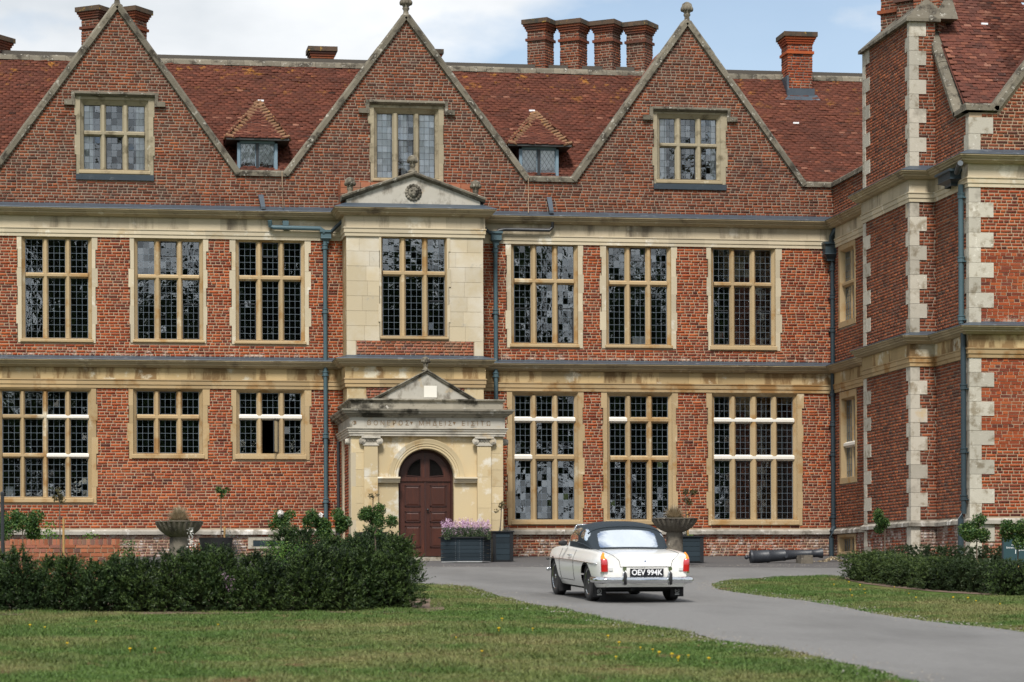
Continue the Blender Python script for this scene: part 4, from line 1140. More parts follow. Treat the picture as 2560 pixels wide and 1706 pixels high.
for a, g in zip(AP, gab): b.add([(g[0], .2, ZV), (a.x, .2, a.z - .1), (g[1], .2, ZV), (g[0], .6, ZV), (a.x, YRD, a.z - .1), (g[1], .6, ZV)], [(0, 1, 4, 3), (1, 2, 5, 4)])
roof = b.build('roof', m_tile, house)
def roof_test(c):
    for a, g in zip(AP, gab):
        h = (a.z - c[2]) / (a.z - ZV); hw_ = (g[1] - g[0]) / 2 * h - .35
        if abs(c[0] - a.x) < hw_: return False
    return True
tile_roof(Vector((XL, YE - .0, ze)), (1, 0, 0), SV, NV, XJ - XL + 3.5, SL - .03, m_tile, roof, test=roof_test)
x = XL
while x < XJ + 4:
    L = random.uniform(.4, .5); b = MB()
    e = random.uniform(-.008, .008)
    b.extrude([(-.17, -.10), (-.13, -.0), (-.06, .055), (.06, .055), (.13, 0), (.17, -.10)], lambda y, z: (x, YRD + y, zr + z + e), lambda y, z: (x + L - .006, YRD + y, zr + z + e))
    b.build('ridge_tile', m_grey, roof); x += L
# wing roof, seen past the chimney breast
wy0 = YW + .36; gm_y = -gmid
wz0 = ZV + .0; wz1 = gtop - .05
wl_ = Vector((0, gm_y - wy0, wz1 - wz0)); WL = wl_.length; WS = wl_ / WL; WN = Vector((0, -WS.z, WS.y))
b = MB(); b.add([(XJ + .1, wy0, wz0 - .02), (XR, wy0, wz0 - .02), (XR, gm_y, wz1 - .02), (XJ + .1, gm_y, wz1 - .02), (XR, 2 * gm_y - wy0, wz0), (XJ + .1, 2 * gm_y - wy0, wz0)], [(0, 1, 2, 3), (3, 2, 4, 5)])
wroof = b.build('wing_roof', m_tile_w, house)
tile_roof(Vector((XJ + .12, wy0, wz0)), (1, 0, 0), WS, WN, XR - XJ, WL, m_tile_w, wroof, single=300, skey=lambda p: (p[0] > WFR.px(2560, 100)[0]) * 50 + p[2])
b = MB(); b.add([(xg0, YW + .2, ZV), (xg0 + 2, YW + .2, ZV + 2.6), (xg0 + 2, gm_y, ZV + 2.6), (xg0, wy0 + .3, ZV)], [(0, 1, 2, 3)]); b.build('wing_gable_roof', m_tile_w, wroof)
# inside of the house: floors and back walls that keep the rooms dim
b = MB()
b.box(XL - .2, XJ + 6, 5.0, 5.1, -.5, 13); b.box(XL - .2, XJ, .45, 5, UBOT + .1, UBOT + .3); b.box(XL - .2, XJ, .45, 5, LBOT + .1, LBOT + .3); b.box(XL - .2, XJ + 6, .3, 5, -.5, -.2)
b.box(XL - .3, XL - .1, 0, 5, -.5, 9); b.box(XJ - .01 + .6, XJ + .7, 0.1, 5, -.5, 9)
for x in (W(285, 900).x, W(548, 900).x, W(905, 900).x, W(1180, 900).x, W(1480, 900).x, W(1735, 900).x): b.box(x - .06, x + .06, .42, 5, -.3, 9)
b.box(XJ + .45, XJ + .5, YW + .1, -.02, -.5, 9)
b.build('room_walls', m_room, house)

# ---- chimneys
def diamond(c, s, rot, z0, z1, b, rnd=None):
    p = [Vector((c[0] + s * .7071 * math.cos(rot + R(45 + 90 * k)), c[1] + s * .7071 * math.sin(rot + R(45 + 90 * k)), 0)) for k in range(4)]
    b.hexa([(q.x, q.y, z0) for q in p] + [(q.x, q.y, z1) for q in p], rnd)
m_cap = mat('lichened chimney cap', (0.115, 0.075, 0.048), (0.07, 0.048, 0.035), 6, 0.95, (0.05, 0.045, 0.035), 4, 0.5, 0.12, None, (0.40, 0.25, 0.05), 6, 0.60, 0.1, 0.6, 40)
def stack(c, s, rot, z0, z1, cap=True, label=None, mm=m_brick_up):
    """square brick shaft turned by rot, with stepped courses at the top"""
    b = MB(); diamond(c, s - .016, rot, z0, z1 - .1, b)
    st = b.build('chimney', m_mortar_up, house, label=label)
    data = []
    for k in range(4):
        a = rot + R(90 * k)
        n = Vector((math.cos(a), math.sin(a), 0)); u = Vector((-math.sin(a), math.cos(a), 0))
        if n.y > .55: continue
        P = Plane((c[0] + n.x * (s / 2 - .008), c[1] + n.y * (s / 2 - .008), 0), u, n)
        bricks(P, lay([(z0, z1 - .30, -s / 2, -s / 2, s / 2, s / 2)], []), mm, st, 'shaft_brickwork')
    b = MB()
    for (za, zb, e) in ((z1 - .30, z1 - .24, .05), (z1 - .24, z1 - .18, .10), (z1 - .18, z1 - .12, .16)): diamond(c, s + e, rot, za, zb, b)
    diamond(c, s + .075, rot, z1 - .56, z1 - .49, b)
    b.build('corbel_course', mm, st)
    b = MB(); diamond(c, s + .23, rot, z1 - .12, z1, b); b.build('cap', m_cap, st)
    return st
YC = 5.2
rot_d = R(-90 - 36)
for i, (pxl, pxr, py, lab) in enumerate(((1317, 1386, 41, 'first of four diagonal brick chimneys in a row'), (1398.5, 1469.5, 43, 'second of four diagonal brick chimneys in a row'), (1484, 1553, 45, 'third of four diagonal brick chimneys in a row'), (1564.5, 1633.5, 48, 'fourth of four diagonal brick chimneys in a row'))):
    a, c = W(pxl, 150, YC), W(pxr, 150, YC)
    stack(((a.x + c.x) / 2, YC), (c.x - a.x) / (math.cos(R(36)) + math.sin(R(36))) * 1.0, rot_d, zr - .6, W((pxl + pxr) / 2, py + 3, YC - .45).z, label=lab)
for pxl, pxr, py, lab in ((203, 276, 11, 'diagonal brick chimney behind the first gable, farther from the roof ridge end'), (291, 368, 13, 'diagonal brick chimney on the other side of the first gable')):
    a, c = W(pxl, 100, YC), W(pxr, 100, YC)
    stack(((a.x + c.x) / 2, YC), (c.x - a.x) / 1.397, rot_d, zr - .6, W((pxl + pxr) / 2, py + 2, YC - .45).z)
a = W(-20, 110, YC); stack((a.x, YC), .62, rot_d, zr - .8, W(0, 95, YC).z)
a = W(804, 130, YC + 1); stack((a.x, YC + 1), .55, R(-90), zr - 1.0, W(804, 123, YC + 1).z)
a = W(1071, 130, YC + 1); stack((a.x, YC + 1), .5, R(-90), zr - 1.0, W(1071, 129, YC + 1).z)
# the square chimney rising from the slope
pA = on_roof(2002, 243); yb = pA.y
xa, xb = W(1971, 180, yb).x, W(2033, 180, yb).x
stack(((xa + xb) / 2, yb + .4), xb - xa, R(-90), pA.z - .3, W(2002, 78, yb - .1).z, label='square brick chimney on the roof slope with lead flashing', mm=m_brick)
b = MB(); p0, p1 = on_roof(1974, 232, .04), on_roof(2036, 232, .04)
b.box(xa - .03, xb + .03, yb - .03, yb + .3, pA.z - .1, pA.z + .22); q0, q1, q2, q3 = on_roof(1962, 249, .045), on_roof(2052, 252, .045), on_roof(2042, 238, .045), on_roof(1972, 238, .045)
b.add([q0, q1, q2, q3], [(0, 1, 2, 3)]); b.box(xa - .05, xa + .01, yb - .02, yb + .7, pA.z, pA.z + .55); b.build('chimney_flashing', m_lead, house)
# chimneys on the wing breast, above its sloped stone cap
b = MB(); o_ = .10; cy = (s_far + s_near) / 2
zc1_ = ZST + .62
P8 = [(XS - o_, s_near - o_, ZST - .02), (XJ + .1, s_near - o_, ZST - .02), (XJ + .1, s_far + o_, ZST - .02), (XS - o_, s_far + o_, ZST - .02)]
b.hexa(P8 + [(p[0], p[1], ZST + .05) for p in P8])
P9 = [(XS - o_, s_near - o_, ZST + .05), (XJ + .5, s_near - o_, ZST + .05), (XJ + .5, s_far + o_, ZST + .05), (XS - o_, s_far + o_, ZST + .05)]
b.hexa(P9 + [(XJ - .05, s_near + .35, zc1_), (XJ + .5, s_near + .35, zc1_), (XJ + .5, s_far - .35, zc1_), (XJ - .05, s_far - .35, zc1_)])
b.build('breast_cap', m_grey, house)
for k in range(3):
    c_ = (XJ + .12, s_near + .55 + (s_far - s_near - 1.1) * k / 2)
    stack(c_, .62, R(-90 - 45), ZST - .2, ZST + 3.2)
b = MB()
for k in range(3):
    c_ = (XJ + .12, s_near + .55 + (s_far - s_near - 1.1) * k / 2); diamond(c_, .74, R(-135), ZST + .78, ZST + .86, b)
b.build('chimney_band', m_brick_up, house)

# ---- dormers
def dormer(ax, ay, el, er, ey, wx0, wx1, wy0_, wy1_, label):
    Yf, Yw = .42, .62
    A_ = on_roof(ax, ay, .05)
    EL, ER = W(el, ey, Yf), W(er, ey, Yf)
    zE = (EL.z + ER.z) / 2; EL.z = ER.z = zE
    yb_ = YE + (zE - ze) * SV.y / SV.z
    BL, BR = Vector((EL.x, yb_ + .25, zE)), Vector((ER.x, yb_ + .25, zE))
    b = MB(); b.add([EL, ER, A_, BL, BR], [(0, 1, 2), (0, 2, 3), (1, 4, 2)])
    zu = zE - .04
    b.add([(EL.x, Yf, zu), (ER.x, Yf, zu), (ER.x, yb_ + .3, zu), (EL.x, yb_ + .3, zu), EL, ER, BR, BL], [(0, 3, 2, 1), (0, 1, 5, 4), (1, 2, 6, 5), (3, 0, 4, 7)])
    d = b.build('dormer', m_shutter, house, label=label)
    # front tiles
    F = [EL, ER, A_]
    up_ = (A_ - (EL + ER) / 2); run = up_.length; S_ = up_.normalized(); U_ = (ER - EL).normalized(); N_ = U_.cross(S_).normalized()
    if N_.y > 0: N_ = -N_
    wd = (ER - EL).length
    def tst(c):
        t = (Vector(c) - EL).dot(S_) / run; u = (Vector(c) - EL).dot(U_)
        return wd / 2 * t - .02 < u < wd - wd / 2 * t + .02 and t < .97
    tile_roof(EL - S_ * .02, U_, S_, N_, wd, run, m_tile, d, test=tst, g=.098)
    for (E_, B_) in ((EL, BL), (ER, BR)):
        up2 = (A_ - E_); u2 = (B_ - E_).normalized(); n2 = u2.cross(up2).normalized()
        if n2.z < 0: n2 = -n2
        s2 = n2.cross(u2); s2 = s2 if s2.z > 0 else -s2
        H = up2.dot(s2); W2 = (B_ - E_).length
        def t2(c):
            q = Vector(c) - E_; t = q.dot(s2) / H; u = q.dot(u2); l0 = up2.dot(u2)
            return t < .97 and u > l0 * t - .05 and u < W2 + (l0 - W2) * t + .05
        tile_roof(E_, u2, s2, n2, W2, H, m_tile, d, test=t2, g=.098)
        n = 14
        for k in range(n):            # bonnet hips
            p = E_.lerp(A_, (k + .3) / n); sx = 1 if E_ is EL else -1; e = random.uniform(-.008, .008)
            b = MB(); b.tube([p + Vector((-sx * .055, .10, -.035 + e)), p + Vector((0, -.02, .045 + e)), p + Vector((sx * .13, -.045, .005 + e)), p + Vector((sx * .19, -.045, -.035))], [.03, .046, .042, .02], 7); b.build('hip_tile', m_hip, d, smooth=True)
    # window with diamond leads
    P = Plane((0, Yw, 0), (1, 0, 0), (0, -1, 0))
    u0, u1 = P.px(wx0, ay + 130)[0], P.px(wx1, ay + 130)[0]; v1, v0 = P.px(ax, wy0_)[1], P.px(ax, wy1_)[1] - .05
    v1 = zu
    b = MB(); f = .07; md = (u0 + u1) / 2
    for q in ((u0, u0 + f, v0, v1), (u1 - f, u1, v0, v1), (u0, u1, v1 - .05, v1), (u0, u1, v0, v0 + .05)): b.pbox(P, *q, -.08, .03)
    b.build('window_frame', m_dwood, d)
    b = MB(); b.pbox(P, md - .035, md + .035, v0, v1, -.06, .02); b.build('window_post', m_black, d)
    b = MB(); b.pbox(P, u0 - .0, u0 + .02, v0, v1, -1.0, -.08); b.pbox(P, u1 - .02, u1, v0, v1, -1.0, -.08); b.build('cheek', m_shutter, d)
    lead = MB(); rects = []
    for a, c in ((u0 + f, md - .035), (md + .035, u1 - f)):
        b = MB()
        for q in ((a, a + .018, v0 + .05, v1 - .05), (c - .018, c, v0 + .05, v1 - .05), (a, c, v0 + .05, v0 + .068), (a, c, v1 - .068, v1 - .05)): b.pbox(P, *q, -.045, -.02)
        b.build('casement', m_dwood, d)
        va, vb_ = v0 + .06, v1 - .06; pw, ph = (c - a) / 3.5, (c - a) / 3.5 * 1.5
        for sg in (-1, 1):
            k = -12
            while k < 24:
                # line u = a + k*pw + sg*(v-va)/ph*pw
                pts = []
                for v in np.linspace(va, vb_, 40):
                    u = a + k * pw + sg * (v - va) / ph * pw
                    if a <= u <= c: pts.append(P.p(u, v, -.03))
                if len(pts) > 1: lead.tube([pts[0], pts[-1]], .004, 4, False)
                k += 1
        rects.append((a, c, va, vb_))
        n = 16; g_ = [[P.p(a + (c - a) * i / n, v, -.13 + .02 * math.sin(i * 1.3)) for i in range(n + 1)] for v in (va, vb_)]
        b = MB(); b.grid(g_); b.build('curtain', m_curtain, d, smooth='all')
    lead.build('leading', m_came_d, d)
    b = MB()
    for r_ in rects: b.add([P.p(r_[0], r_[2], -.034), P.p(r_[1], r_[2], -.034), P.p(r_[1], r_[3], -.034), P.p(r_[0], r_[3], -.034)], [(0, 1, 2, 3)])
    b.build('pane_glazing', m_pane, d)
    b = MB(); b.box(u0 - .02, u1 + .02, Yw - .06, Yw + .1, v0 - .25, v0 + .0); b.build('dormer_sill', m_lead, d)
    return d
dormer(646.8, 256, 565.6, 723, 346, 593, 693.5, 352, 428, 'hipped tiled dormer between the first and middle gables')
dormer(1337, 283, 1271, 1429, 361.7, 1297.7, 1396, 370, 440, 'hipped tiled dormer between the middle gable and the gable nearest the wing')
for px, py in ((652, 252), (1330, 277), (1990, 308)):
    b = MB(); p = on_roof(px, py, .05); b.box(p.x - .075, p.x + .075, p.y - .02, p.y + .02, p.z - .02, p.z + .02); b.build('lead_tab', m_paper, house)
p = on_plane(2461, 60, Vector((0, wy0, wz0)) + WN * .05, WN); b = MB(); b.box(p.x - .075, p.x + .075, p.y - .02, p.y + .02, p.z - .02, p.z + .02); b.build('lead_tab', m_paper, house)
# finials of the gables
carved_finial(1014.8, -12, 45, .1, house, .14); carved_finial(1717.4, 5, 60, .1, house, .14); carved_finial(292.8, -40, 18, .1, house, .14)

# ---- rainwater pipes
def pipe(pts, r, m, name='downpipe', n=10, label=None):
    b = MB(); b.tube(pts, r, n); return b.build(name, m, house, smooth=True, label=label)
def hopper(P, x0, x1, y0, y1, m, ww=.22):
    u0, u1 = P.px(x0, y0)[0], P.px(x1, y0)[0]; xm = (x0 + x1) / 2; v1, v0 = P.px(xm, y0)[1], P.px(xm, y1)[1]
    b = MB(); um, hw_ = (u0 + u1) / 2, (u1 - u0) / 2
    def fr(h, v, d): return [P.p(um - h, v, .02), P.p(um - h, v, d), P.p(um + h, v, d), P.p(um + h, v, .02)]
    L_ = [(hw_ * 1.0, v1, ww), (hw_, v1 - .05, ww), (hw_ * .82, v1 - .07, ww * .85), (hw_ * .82, v0 + (v1 - v0) * .35, ww * .85), (hw_ * .9, v0 + (v1 - v0) * .3, ww * .9), (hw_ * .45, v0 + .03, ww * .6), (hw_ * .45, v0 - .03, ww * .6)]
    b.grid([fr(*q) for q in L_], closed=True); b.add(fr(*L_[0]), [(0, 1, 2, 3)])
    return b.build('rainwater_hopper', m, house)
WP = .11
def downpipe(P, px_top, y0, y1, m, r=.05, coll=(), label=None, wp=WP):
    u, v1 = P.px(px_top, y0, wp); v0 = P.px(px_top, y1, wp)[1]
    pipe([P.p(u, v1, wp), P.p(u, v0, wp)], r, m, label=label)
    for yc in coll:
        b = MB(); v = P.px(px_top, yc, wp)[1]
        b.lathe([(r + .004, -.06), (r + .016, -.055), (r + .016, .03), (r + .028, .035), (r + .028, .055), (r + .004, .06)], P.p(u, v, wp), 12); b.pbox(P, u - r - .03, u + r + .03, v - .05, v - .03, 0, wp); b.build('pipe_collar', m, house)
    return u
hopper(MAIN, 798, 829, 578, 607, m_teal); downpipe(MAIN, 812.5, 605, 1372, m_teal, .052, (618, 778, 935, 1090, 1252), 'blue green downpipe beside the porch')
pipe([MAIN.p(*MAIN.px(674, 552, .16), .2), MAIN.p(*MAIN.px(676, 566, .16), .16), MAIN.p(*MAIN.px(684, 569, .16), .16), MAIN.p(*MAIN.px(800, 572, .16), .16), MAIN.p(*MAIN.px(808, 578, .16), .16), MAIN.p(*MAIN.px(810, 584, .16), .16)], .055, m_teal, 'rainwater_branch')
b = MB(); u_, v_ = MAIN.px(714, 560, .16); b.pbox(MAIN, u_ - .07, u_ + .07, v_ - .05, v_ + .07, .05, .2); b.build('pipe_bracket', m_teal, house)
pipe([MAIN.p(*MAIN.px(828, 580, .18), .18), MAIN.p(*MAIN.px(856, 553, .3), .3)], .045, m_teal_d, 'rainwater_branch')
hopper(MAIN, 1223, 1254, 581, 611, m_teal); downpipe(MAIN, 1238.5, 609, 998, m_teal, .052, (626, 780, 938), 'blue green downpipe ending on the porch roof')
pipe([MAIN.p(*MAIN.px(1382, 556, .2), .2), MAIN.p(*MAIN.px(1381, 569, .16), .16), MAIN.p(*MAIN.px(1374, 576, .16), .16), MAIN.p(*MAIN.px(1262, 574, .16), .16), MAIN.p(*MAIN.px(1246, 577, .16), .16), MAIN.p(*MAIN.px(1242, 584, .16), .16)], .042, m_black, 'rainwater_branch')
pipe([MAIN.p(*MAIN.px(1226, 584, .18), .18), MAIN.p(*MAIN.px(1203, 564, .35), .35)], .04, m_teal_d, 'rainwater_branch')
hopper(MAIN, 2052, 2091, 609, 652, m_teal_d, .34); downpipe(MAIN, 2081, 648, 1322, m_teal_d, .058, (672, 742, 825, 985, 1060, 1135, 1290), 'dark downpipe in the inner corner')
pipe([MAIN.p(*MAIN.px(2089, 570, .3), .3), MAIN.p(*MAIN.px(2079, 592, .25), .25), MAIN.p(*MAIN.px(2078, 612, .2), .2)], .06, m_teal_d, 'rainwater_branch')
pipe([MAIN.p(*MAIN.px(2085, 1318, WP), WP), MAIN.p(*MAIN.px(2079, 1330, .2), .2), MAIN.p(*MAIN.px(2078, 1345, .22), .22), MAIN.p(*MAIN.px(2079, 1398, .22), .22)], .06, m_teal_d)
SP = SIDE
hopper(SP, 2374, 2411, 431, 466, m_teal_d, .34)
u_ = downpipe(SP, 2402, 462, 810, m_teal, .058, (490, 650, 796), 'downpipe on the wing side above the string course')
downpipe(SP, 2408, 828, 1285, m_teal_d, .058, (968, 1127, 1245), 'dark downpipe on the wing side below the string course')
pipe([SP.p(*SP.px(2408, 1270, WP), WP), SP.p(*SP.px(2402, 1298, .2), .2), SP.p(*SP.px(2402, 1390, .2), .2)], .062, m_teal_d)
pipe([SP.p(*SP.px(2401, 408, .3), .3), SP.p(*SP.px(2392, 432, .22), .22)], .06, m_teal_d, 'rainwater_branch')
# thin black pipe beside the porch, overflow spouts over the cornice, a thin cable
pipe([W(846, 1104, -.9), W(846, 1375, -.9)], .04, m_black)
for px, y0, y1 in ((652, 490, 520), (1373, 496, 530)):
    a, c = W(px, y0, -.02), W(px + 6, y1, -.31); b = MB(); b.hexa([(c.x - .05, c.y, c.z - .03), (c.x + .05, c.y, c.z - .03), (a.x + .06, a.y, a.z - .03), (a.x - .06, a.y, a.z - .03), (c.x - .05, c.y, c.z + .03), (c.x + .05, c.y, c.z + .03), (a.x + .06, a.y, a.z + .03), (a.x - .06, a.y, a.z + .03)]); b.build('lead_spout', m_lead, house)
pipe([W(705, 428, -.09), W(706, 470, -.05), W(707, 520, -.3)], .012, m_mortar, 'cable', 6)
pipe([W(1321, 446, -.09), W(1321, 485, -.03), W(1321, 532, -.3)], .010, m_mortar, 'cable', 6)

# ================================================================== ground, drive, lawns
def ground_mat(name, blade=False):
    t = NT(name)
    n1, n2 = t.noise(0.45, 5, 0.6), t.noise(2.3, 6, 0.65)
    col = t.mix(t.ramp(n2, [(0.3, 0), (0.7, 1)]), (0.036, 0.076, 0.013), (0.078, 0.125, 0.026))
    col = t.mix(t.ramp(n1, [(0.46, 0), (0.66, 0.85)]), col, (0.150, 0.140, 0.055))
    col = t.mix(t.ramp(t.noise(1.3, 6, 0.7), [(0.585, 0), (0.66, 0.9)]), col, (0.140, 0.092, 0.046))
    if blade:
        r = t.rnd()
        x = t.n('ShaderNodeVectorMath', operation='SCALE'); t.l(col, x.inputs[0]); t.l(t.math('ADD', t.math('MULTIPLY', r, 0.9), 0.75), x.inputs['Scale']); col = x.outputs[0]
        return t.bsdf(col, 0.6, 0, 0.3)
    return t.bsdf(col, 0.95, 0, 0.1, bump=t.noise(30, 6, 0.7), bstr=0.8, bdist=0.04)
m_lawn = ground_mat('mown lawn')
m_blade = ground_mat('grass blades', True)
m_road = mat('grey tarmac', (0.120, 0.118, 0.115), (0.19, 0.187, 0.182), 11, 0.9, (0.105, 0.103, 0.10), 0.45, 0.47, 0.25, (1, 0.35, 1), (0.29, 0.28, 0.265), 26, 0.63, 0, 0.7, 90, detail=9)
m_apron = mat('dark old tarmac', (0.075, 0.073, 0.075), (0.105, 0.10, 0.098), 1.2, 0.92, (0.055, 0.053, 0.055), 0.7, 0.55, 0.2, None, (0.2, 0.18, 0.15), 25, 0.68, 0, 0.5, 120)
m_soil = mat('bare soil', (0.10, 0.065, 0.045), (0.16, 0.115, 0.085), 3, 0.95, bump=0.8, bs=20)
b = MB()
ys = [-400, -65] + [-65 + 65 * i / 40 for i in range(1, 41)] + [60, 400]
for i, (ya, yb_) in enumerate(zip(ys, ys[1:])):
    b.add([(-400, ya, GZ(ya) - .004), (400, ya, GZ(ya) - .004), (400, yb_, GZ(yb_) - .004), (-400, yb_, GZ(yb_) - .004)], [(0, 1, 2, 3)])
b.build('ground', m_lawn, kind='structure')
lawnL = [(1079, 1460), (1136, 1464), (1193.6, 1475), (1251, 1490.6), (1308, 1504), (1366, 1517), (1442, 1530), (1519, 1551), (1595, 1563), (1730, 1584), (1775, 1596), (1890, 1613), (2004, 1634), (2081, 1653), (2196, 1676), (2291, 1706), (2480, 1762), (2700, 1850)]
lawnR_up = [(2300, 1450), (2100, 1443), (2043, 1441), (1928, 1445), (1821, 1454), (1785, 1460)]
lawnR_lo = [(1782, 1466), (1797, 1474), (1851, 1483), (1928, 1494), (2004, 1502), (2081, 1513.6), (2157.5, 1529), (2234, 1542), (2387, 1561), (2560, 1580.5), (2800, 1612)]
def smooth2(p, n=5):
    out = []
    for i in range(len(p) - 1):
        a, b0, c, d = p[max(i - 1, 0)], p[i], p[i + 1], p[min(i + 2, len(p) - 1)]
        for k in range(n):
            t = k / n
            out.append(tuple(0.5 * (2 * b0[j] + (c[j] - a[j]) * t + (2 * a[j] - 5 * b0[j] + 4 * c[j] - d[j]) * t * t + (3 * b0[j] - a[j] - 3 * c[j] + d[j]) * t ** 3) for j in (0, 1)))
    return out + [p[-1]]
def wob(p, s=.03): return Vector((p.x + random.gauss(0, s), p.y + random.gauss(0, s * 2), p.z))
EL_ = [G(*q) for q in smooth2(lawnL)]
ER_ = [G(*q) for q in smooth2(lawnR_up + lawnR_lo)]
poly = [G(500, 1417), G(1200, 1417.5), G(1800, 1419), G(2360, 1421), G(2360, 1451)] + [wob(p) for p in ER_] + [G(2900, 1880)] + [wob(p) for p in EL_[::-1]] + [G(900, 1452), G(500, 1448)]
b = MB(); b.add([(p.x, p.y, SLOPE * p.y + .004) for p in poly], [tuple(range(len(poly)))]); b.build('driveway', m_road, kind='structure')
apr = [Vector((XL - 2, .1, 0)), Vector((XJ + .2, .1, 0)), Vector((XJ + .2, G(2360, 1421).y, 0)), G(2360, 1421.2), G(1800, 1419.2), G(1200, 1417.7), G(500, 1417.2), Vector((XL - 2, G(300, 1417).y, 0))]
b = MB(); b.add([(p.x, p.y, SLOPE * min(p.y, 0) + .006) for p in apr], [tuple(range(len(apr)))]); b.build('forecourt_apron', m_apron, kind='structure')

def in_poly(x, y, P):
    x, y = np.asarray(x), np.asarray(y); r = np.zeros(x.shape, bool)
    n = len(P)
    for i in range(n):
        a, c = P[i], P[(i + 1) % n]
        k = ((a.y > y) != (c.y > y)) & (x < (c.x - a.x) * (y - a.y) / (c.y - a.y + 1e-12) + a.x)
        r ^= k
    return r
def blades(name, P, n, h0, h1, seed, lean=.6):
    """grass: tufts of single-triangle blades scattered over a lawn polygon"""
    g = np.random.default_rng(seed)
    x0, x1, y0, y1 = min(p.x for p in P), max(p.x for p in P), min(p.y for p in P), max(p.y for p in P)
    X, Y = g.uniform(x0, x1, n), g.uniform(y0, y1, n)
    k = in_poly(X, Y, P); X, Y = X[k], Y[k]
    # only what the lens can take in, with a margin
    d = (X - CAM.x) * _F.x + (Y - CAM.y) * _F.y; u = ((X - CAM.x) * _R0.x + (Y - CAM.y) * _R0.y) / d * FPX
    k = (np.abs(u) < 1500); X, Y, d = X[k], Y[k], d[k]
    m = len(X)
    tall = np.clip(.6 + .5 * np.sin(X * 1.9 + 2 * np.sin(Y * .7)) * np.sin(Y * 1.3 + X * .4) + .5 * np.sin(X * 7.3 + 3 * np.sin(Y * 3.1)) * np.sin(Y * 6.1 + X * 2.4), .3, 1.6)
    H = g.uniform(h0, h1, m) * tall
    a = g.uniform(0, 2 * np.pi, m); wd = g.uniform(.004, .009, m); L = g.normal(0, lean, (m, 2)) * H[:, None]
    Z = SLOPE * np.clip(Y, -65, 0) - .004
    B = np.stack([X, Y, Z], 1)
    s = np.stack([np.cos(a) * wd, np.sin(a) * wd, np.zeros(m)], 1)
    top = B + np.concatenate([L, H[:, None]], 1)
    V = np.stack([B - s, B + s, top], 1).reshape(-1, 3)
    Q = np.arange(m * 3).reshape(-1, 3)
    return mesh_np(name, V, Q, m_blade, None, 'stuff', g.random(m), 3)
_bl = [Vector((-13.2, -27.0, 0)), Vector((-6.35, -27.2, 0)), Vector((-5.35, -26.6, 0))] + EL_ + [G(2700, 1900), Vector((-13.2, -46, 0))]
PL = [G(-300, 1526), G(300, 1531), G(905, 1527), G(1075, 1520), G(1082, 1462)] + EL_ + [G(2300, 1830), G(900, 1830), G(-300, 1830)]
tag(blades('lawn_grass', PL, 620000, .022, .055, 3), 'mown lawn grass in front of the long dark hedge', 'grass')
PR = [G(2900, 1500)] + [G(2500, 1489), G(2330, 1486), G(2150, 1466), G(2105, 1447)] + ER_[5:]
tag(blades('lawn_grass', PR, 330000, .022, .05, 4), 'tongue of lawn grass across the drive', 'grass')
# soil under the hedges
for q in ([(-200, 1540), (300, 1536), (905, 1533), (1095, 1528), (1100, 1512), (1060, 1495), (500, 1500), (-200, 1500)], [(2105, 1445), (2160, 1460), (2330, 1479), (2480, 1488), (2640, 1492), (2640, 1475), (2400, 1455), (2200, 1440)]):
    P = [G(*p) for p in smooth2(q, 3)]
    b = MB(); b.add([(p.x, p.y, SLOPE * p.y + .003) for p in P], [tuple(range(len(P)))]); b.build('soil_bed', m_soil, kind='structure')

# ================================================================== the car
m_paint = mat('old white car paint', (0.80, 0.795, 0.765), None, 1, 0.22, spec=0.5, coat=0.6)
m_chrome = mat('chrome', (0.72, 0.74, 0.76), None, 1, 0.08, metal=1.0)
m_rubber = mat('black rubber', (0.014, 0.014, 0.016), (0.022, 0.022, 0.024), 20, 0.65)
m_tyre = mat('tyre rubber', (0.018, 0.018, 0.019), (0.035, 0.034, 0.033), 30, 0.8)
m_hood_c = mat('dark blue hood cloth', (0.014, 0.022, 0.030), (0.019, 0.029, 0.038), 40, 0.8, bump=0.15, bs=300)
m_amber = mat('amber lens', (0.85, 0.20, 0.015), (0.95, 0.32, 0.03), 60, 0.12, spec=0.6)
m_redl = mat('red lens', (0.36, 0.008, 0.010), (0.50, 0.015, 0.015), 60, 0.12, spec=0.6)
m_redr = mat('pinkish red reflector', (0.55, 0.09, 0.10), (0.42, 0.035, 0.04), 60, 0.15, spec=0.6)
m_lampw = mat('white lamp lens', (0.62, 0.63, 0.62), None, 1, 0.2)
m_plate = mat('black plate', (0.012, 0.013, 0.018), None, 1, 0.35)
m_platel = mat('white plate figures', (0.82, 0.83, 0.85), None, 1, 0.4)
m_seat = mat('dark seat leather', (0.022, 0.028, 0.034), None, 1, 0.5)
m_under = mat('dark underside', (0.012, 0.012, 0.012), None, 1, 0.9)
m_wheel = mat('dark wheel paint', (0.06, 0.065, 0.07), None, 1, 0.35, metal=0.5)
m_vinyl = glass('clear vinyl window', 1.5, 0.36, (0.75, 0.82, 0.86), 0.0, 0.08)
m_cglass = glass('car glass', 1.5, 0.05, (0.8, 0.86, 0.86), 0.0, 0.01)

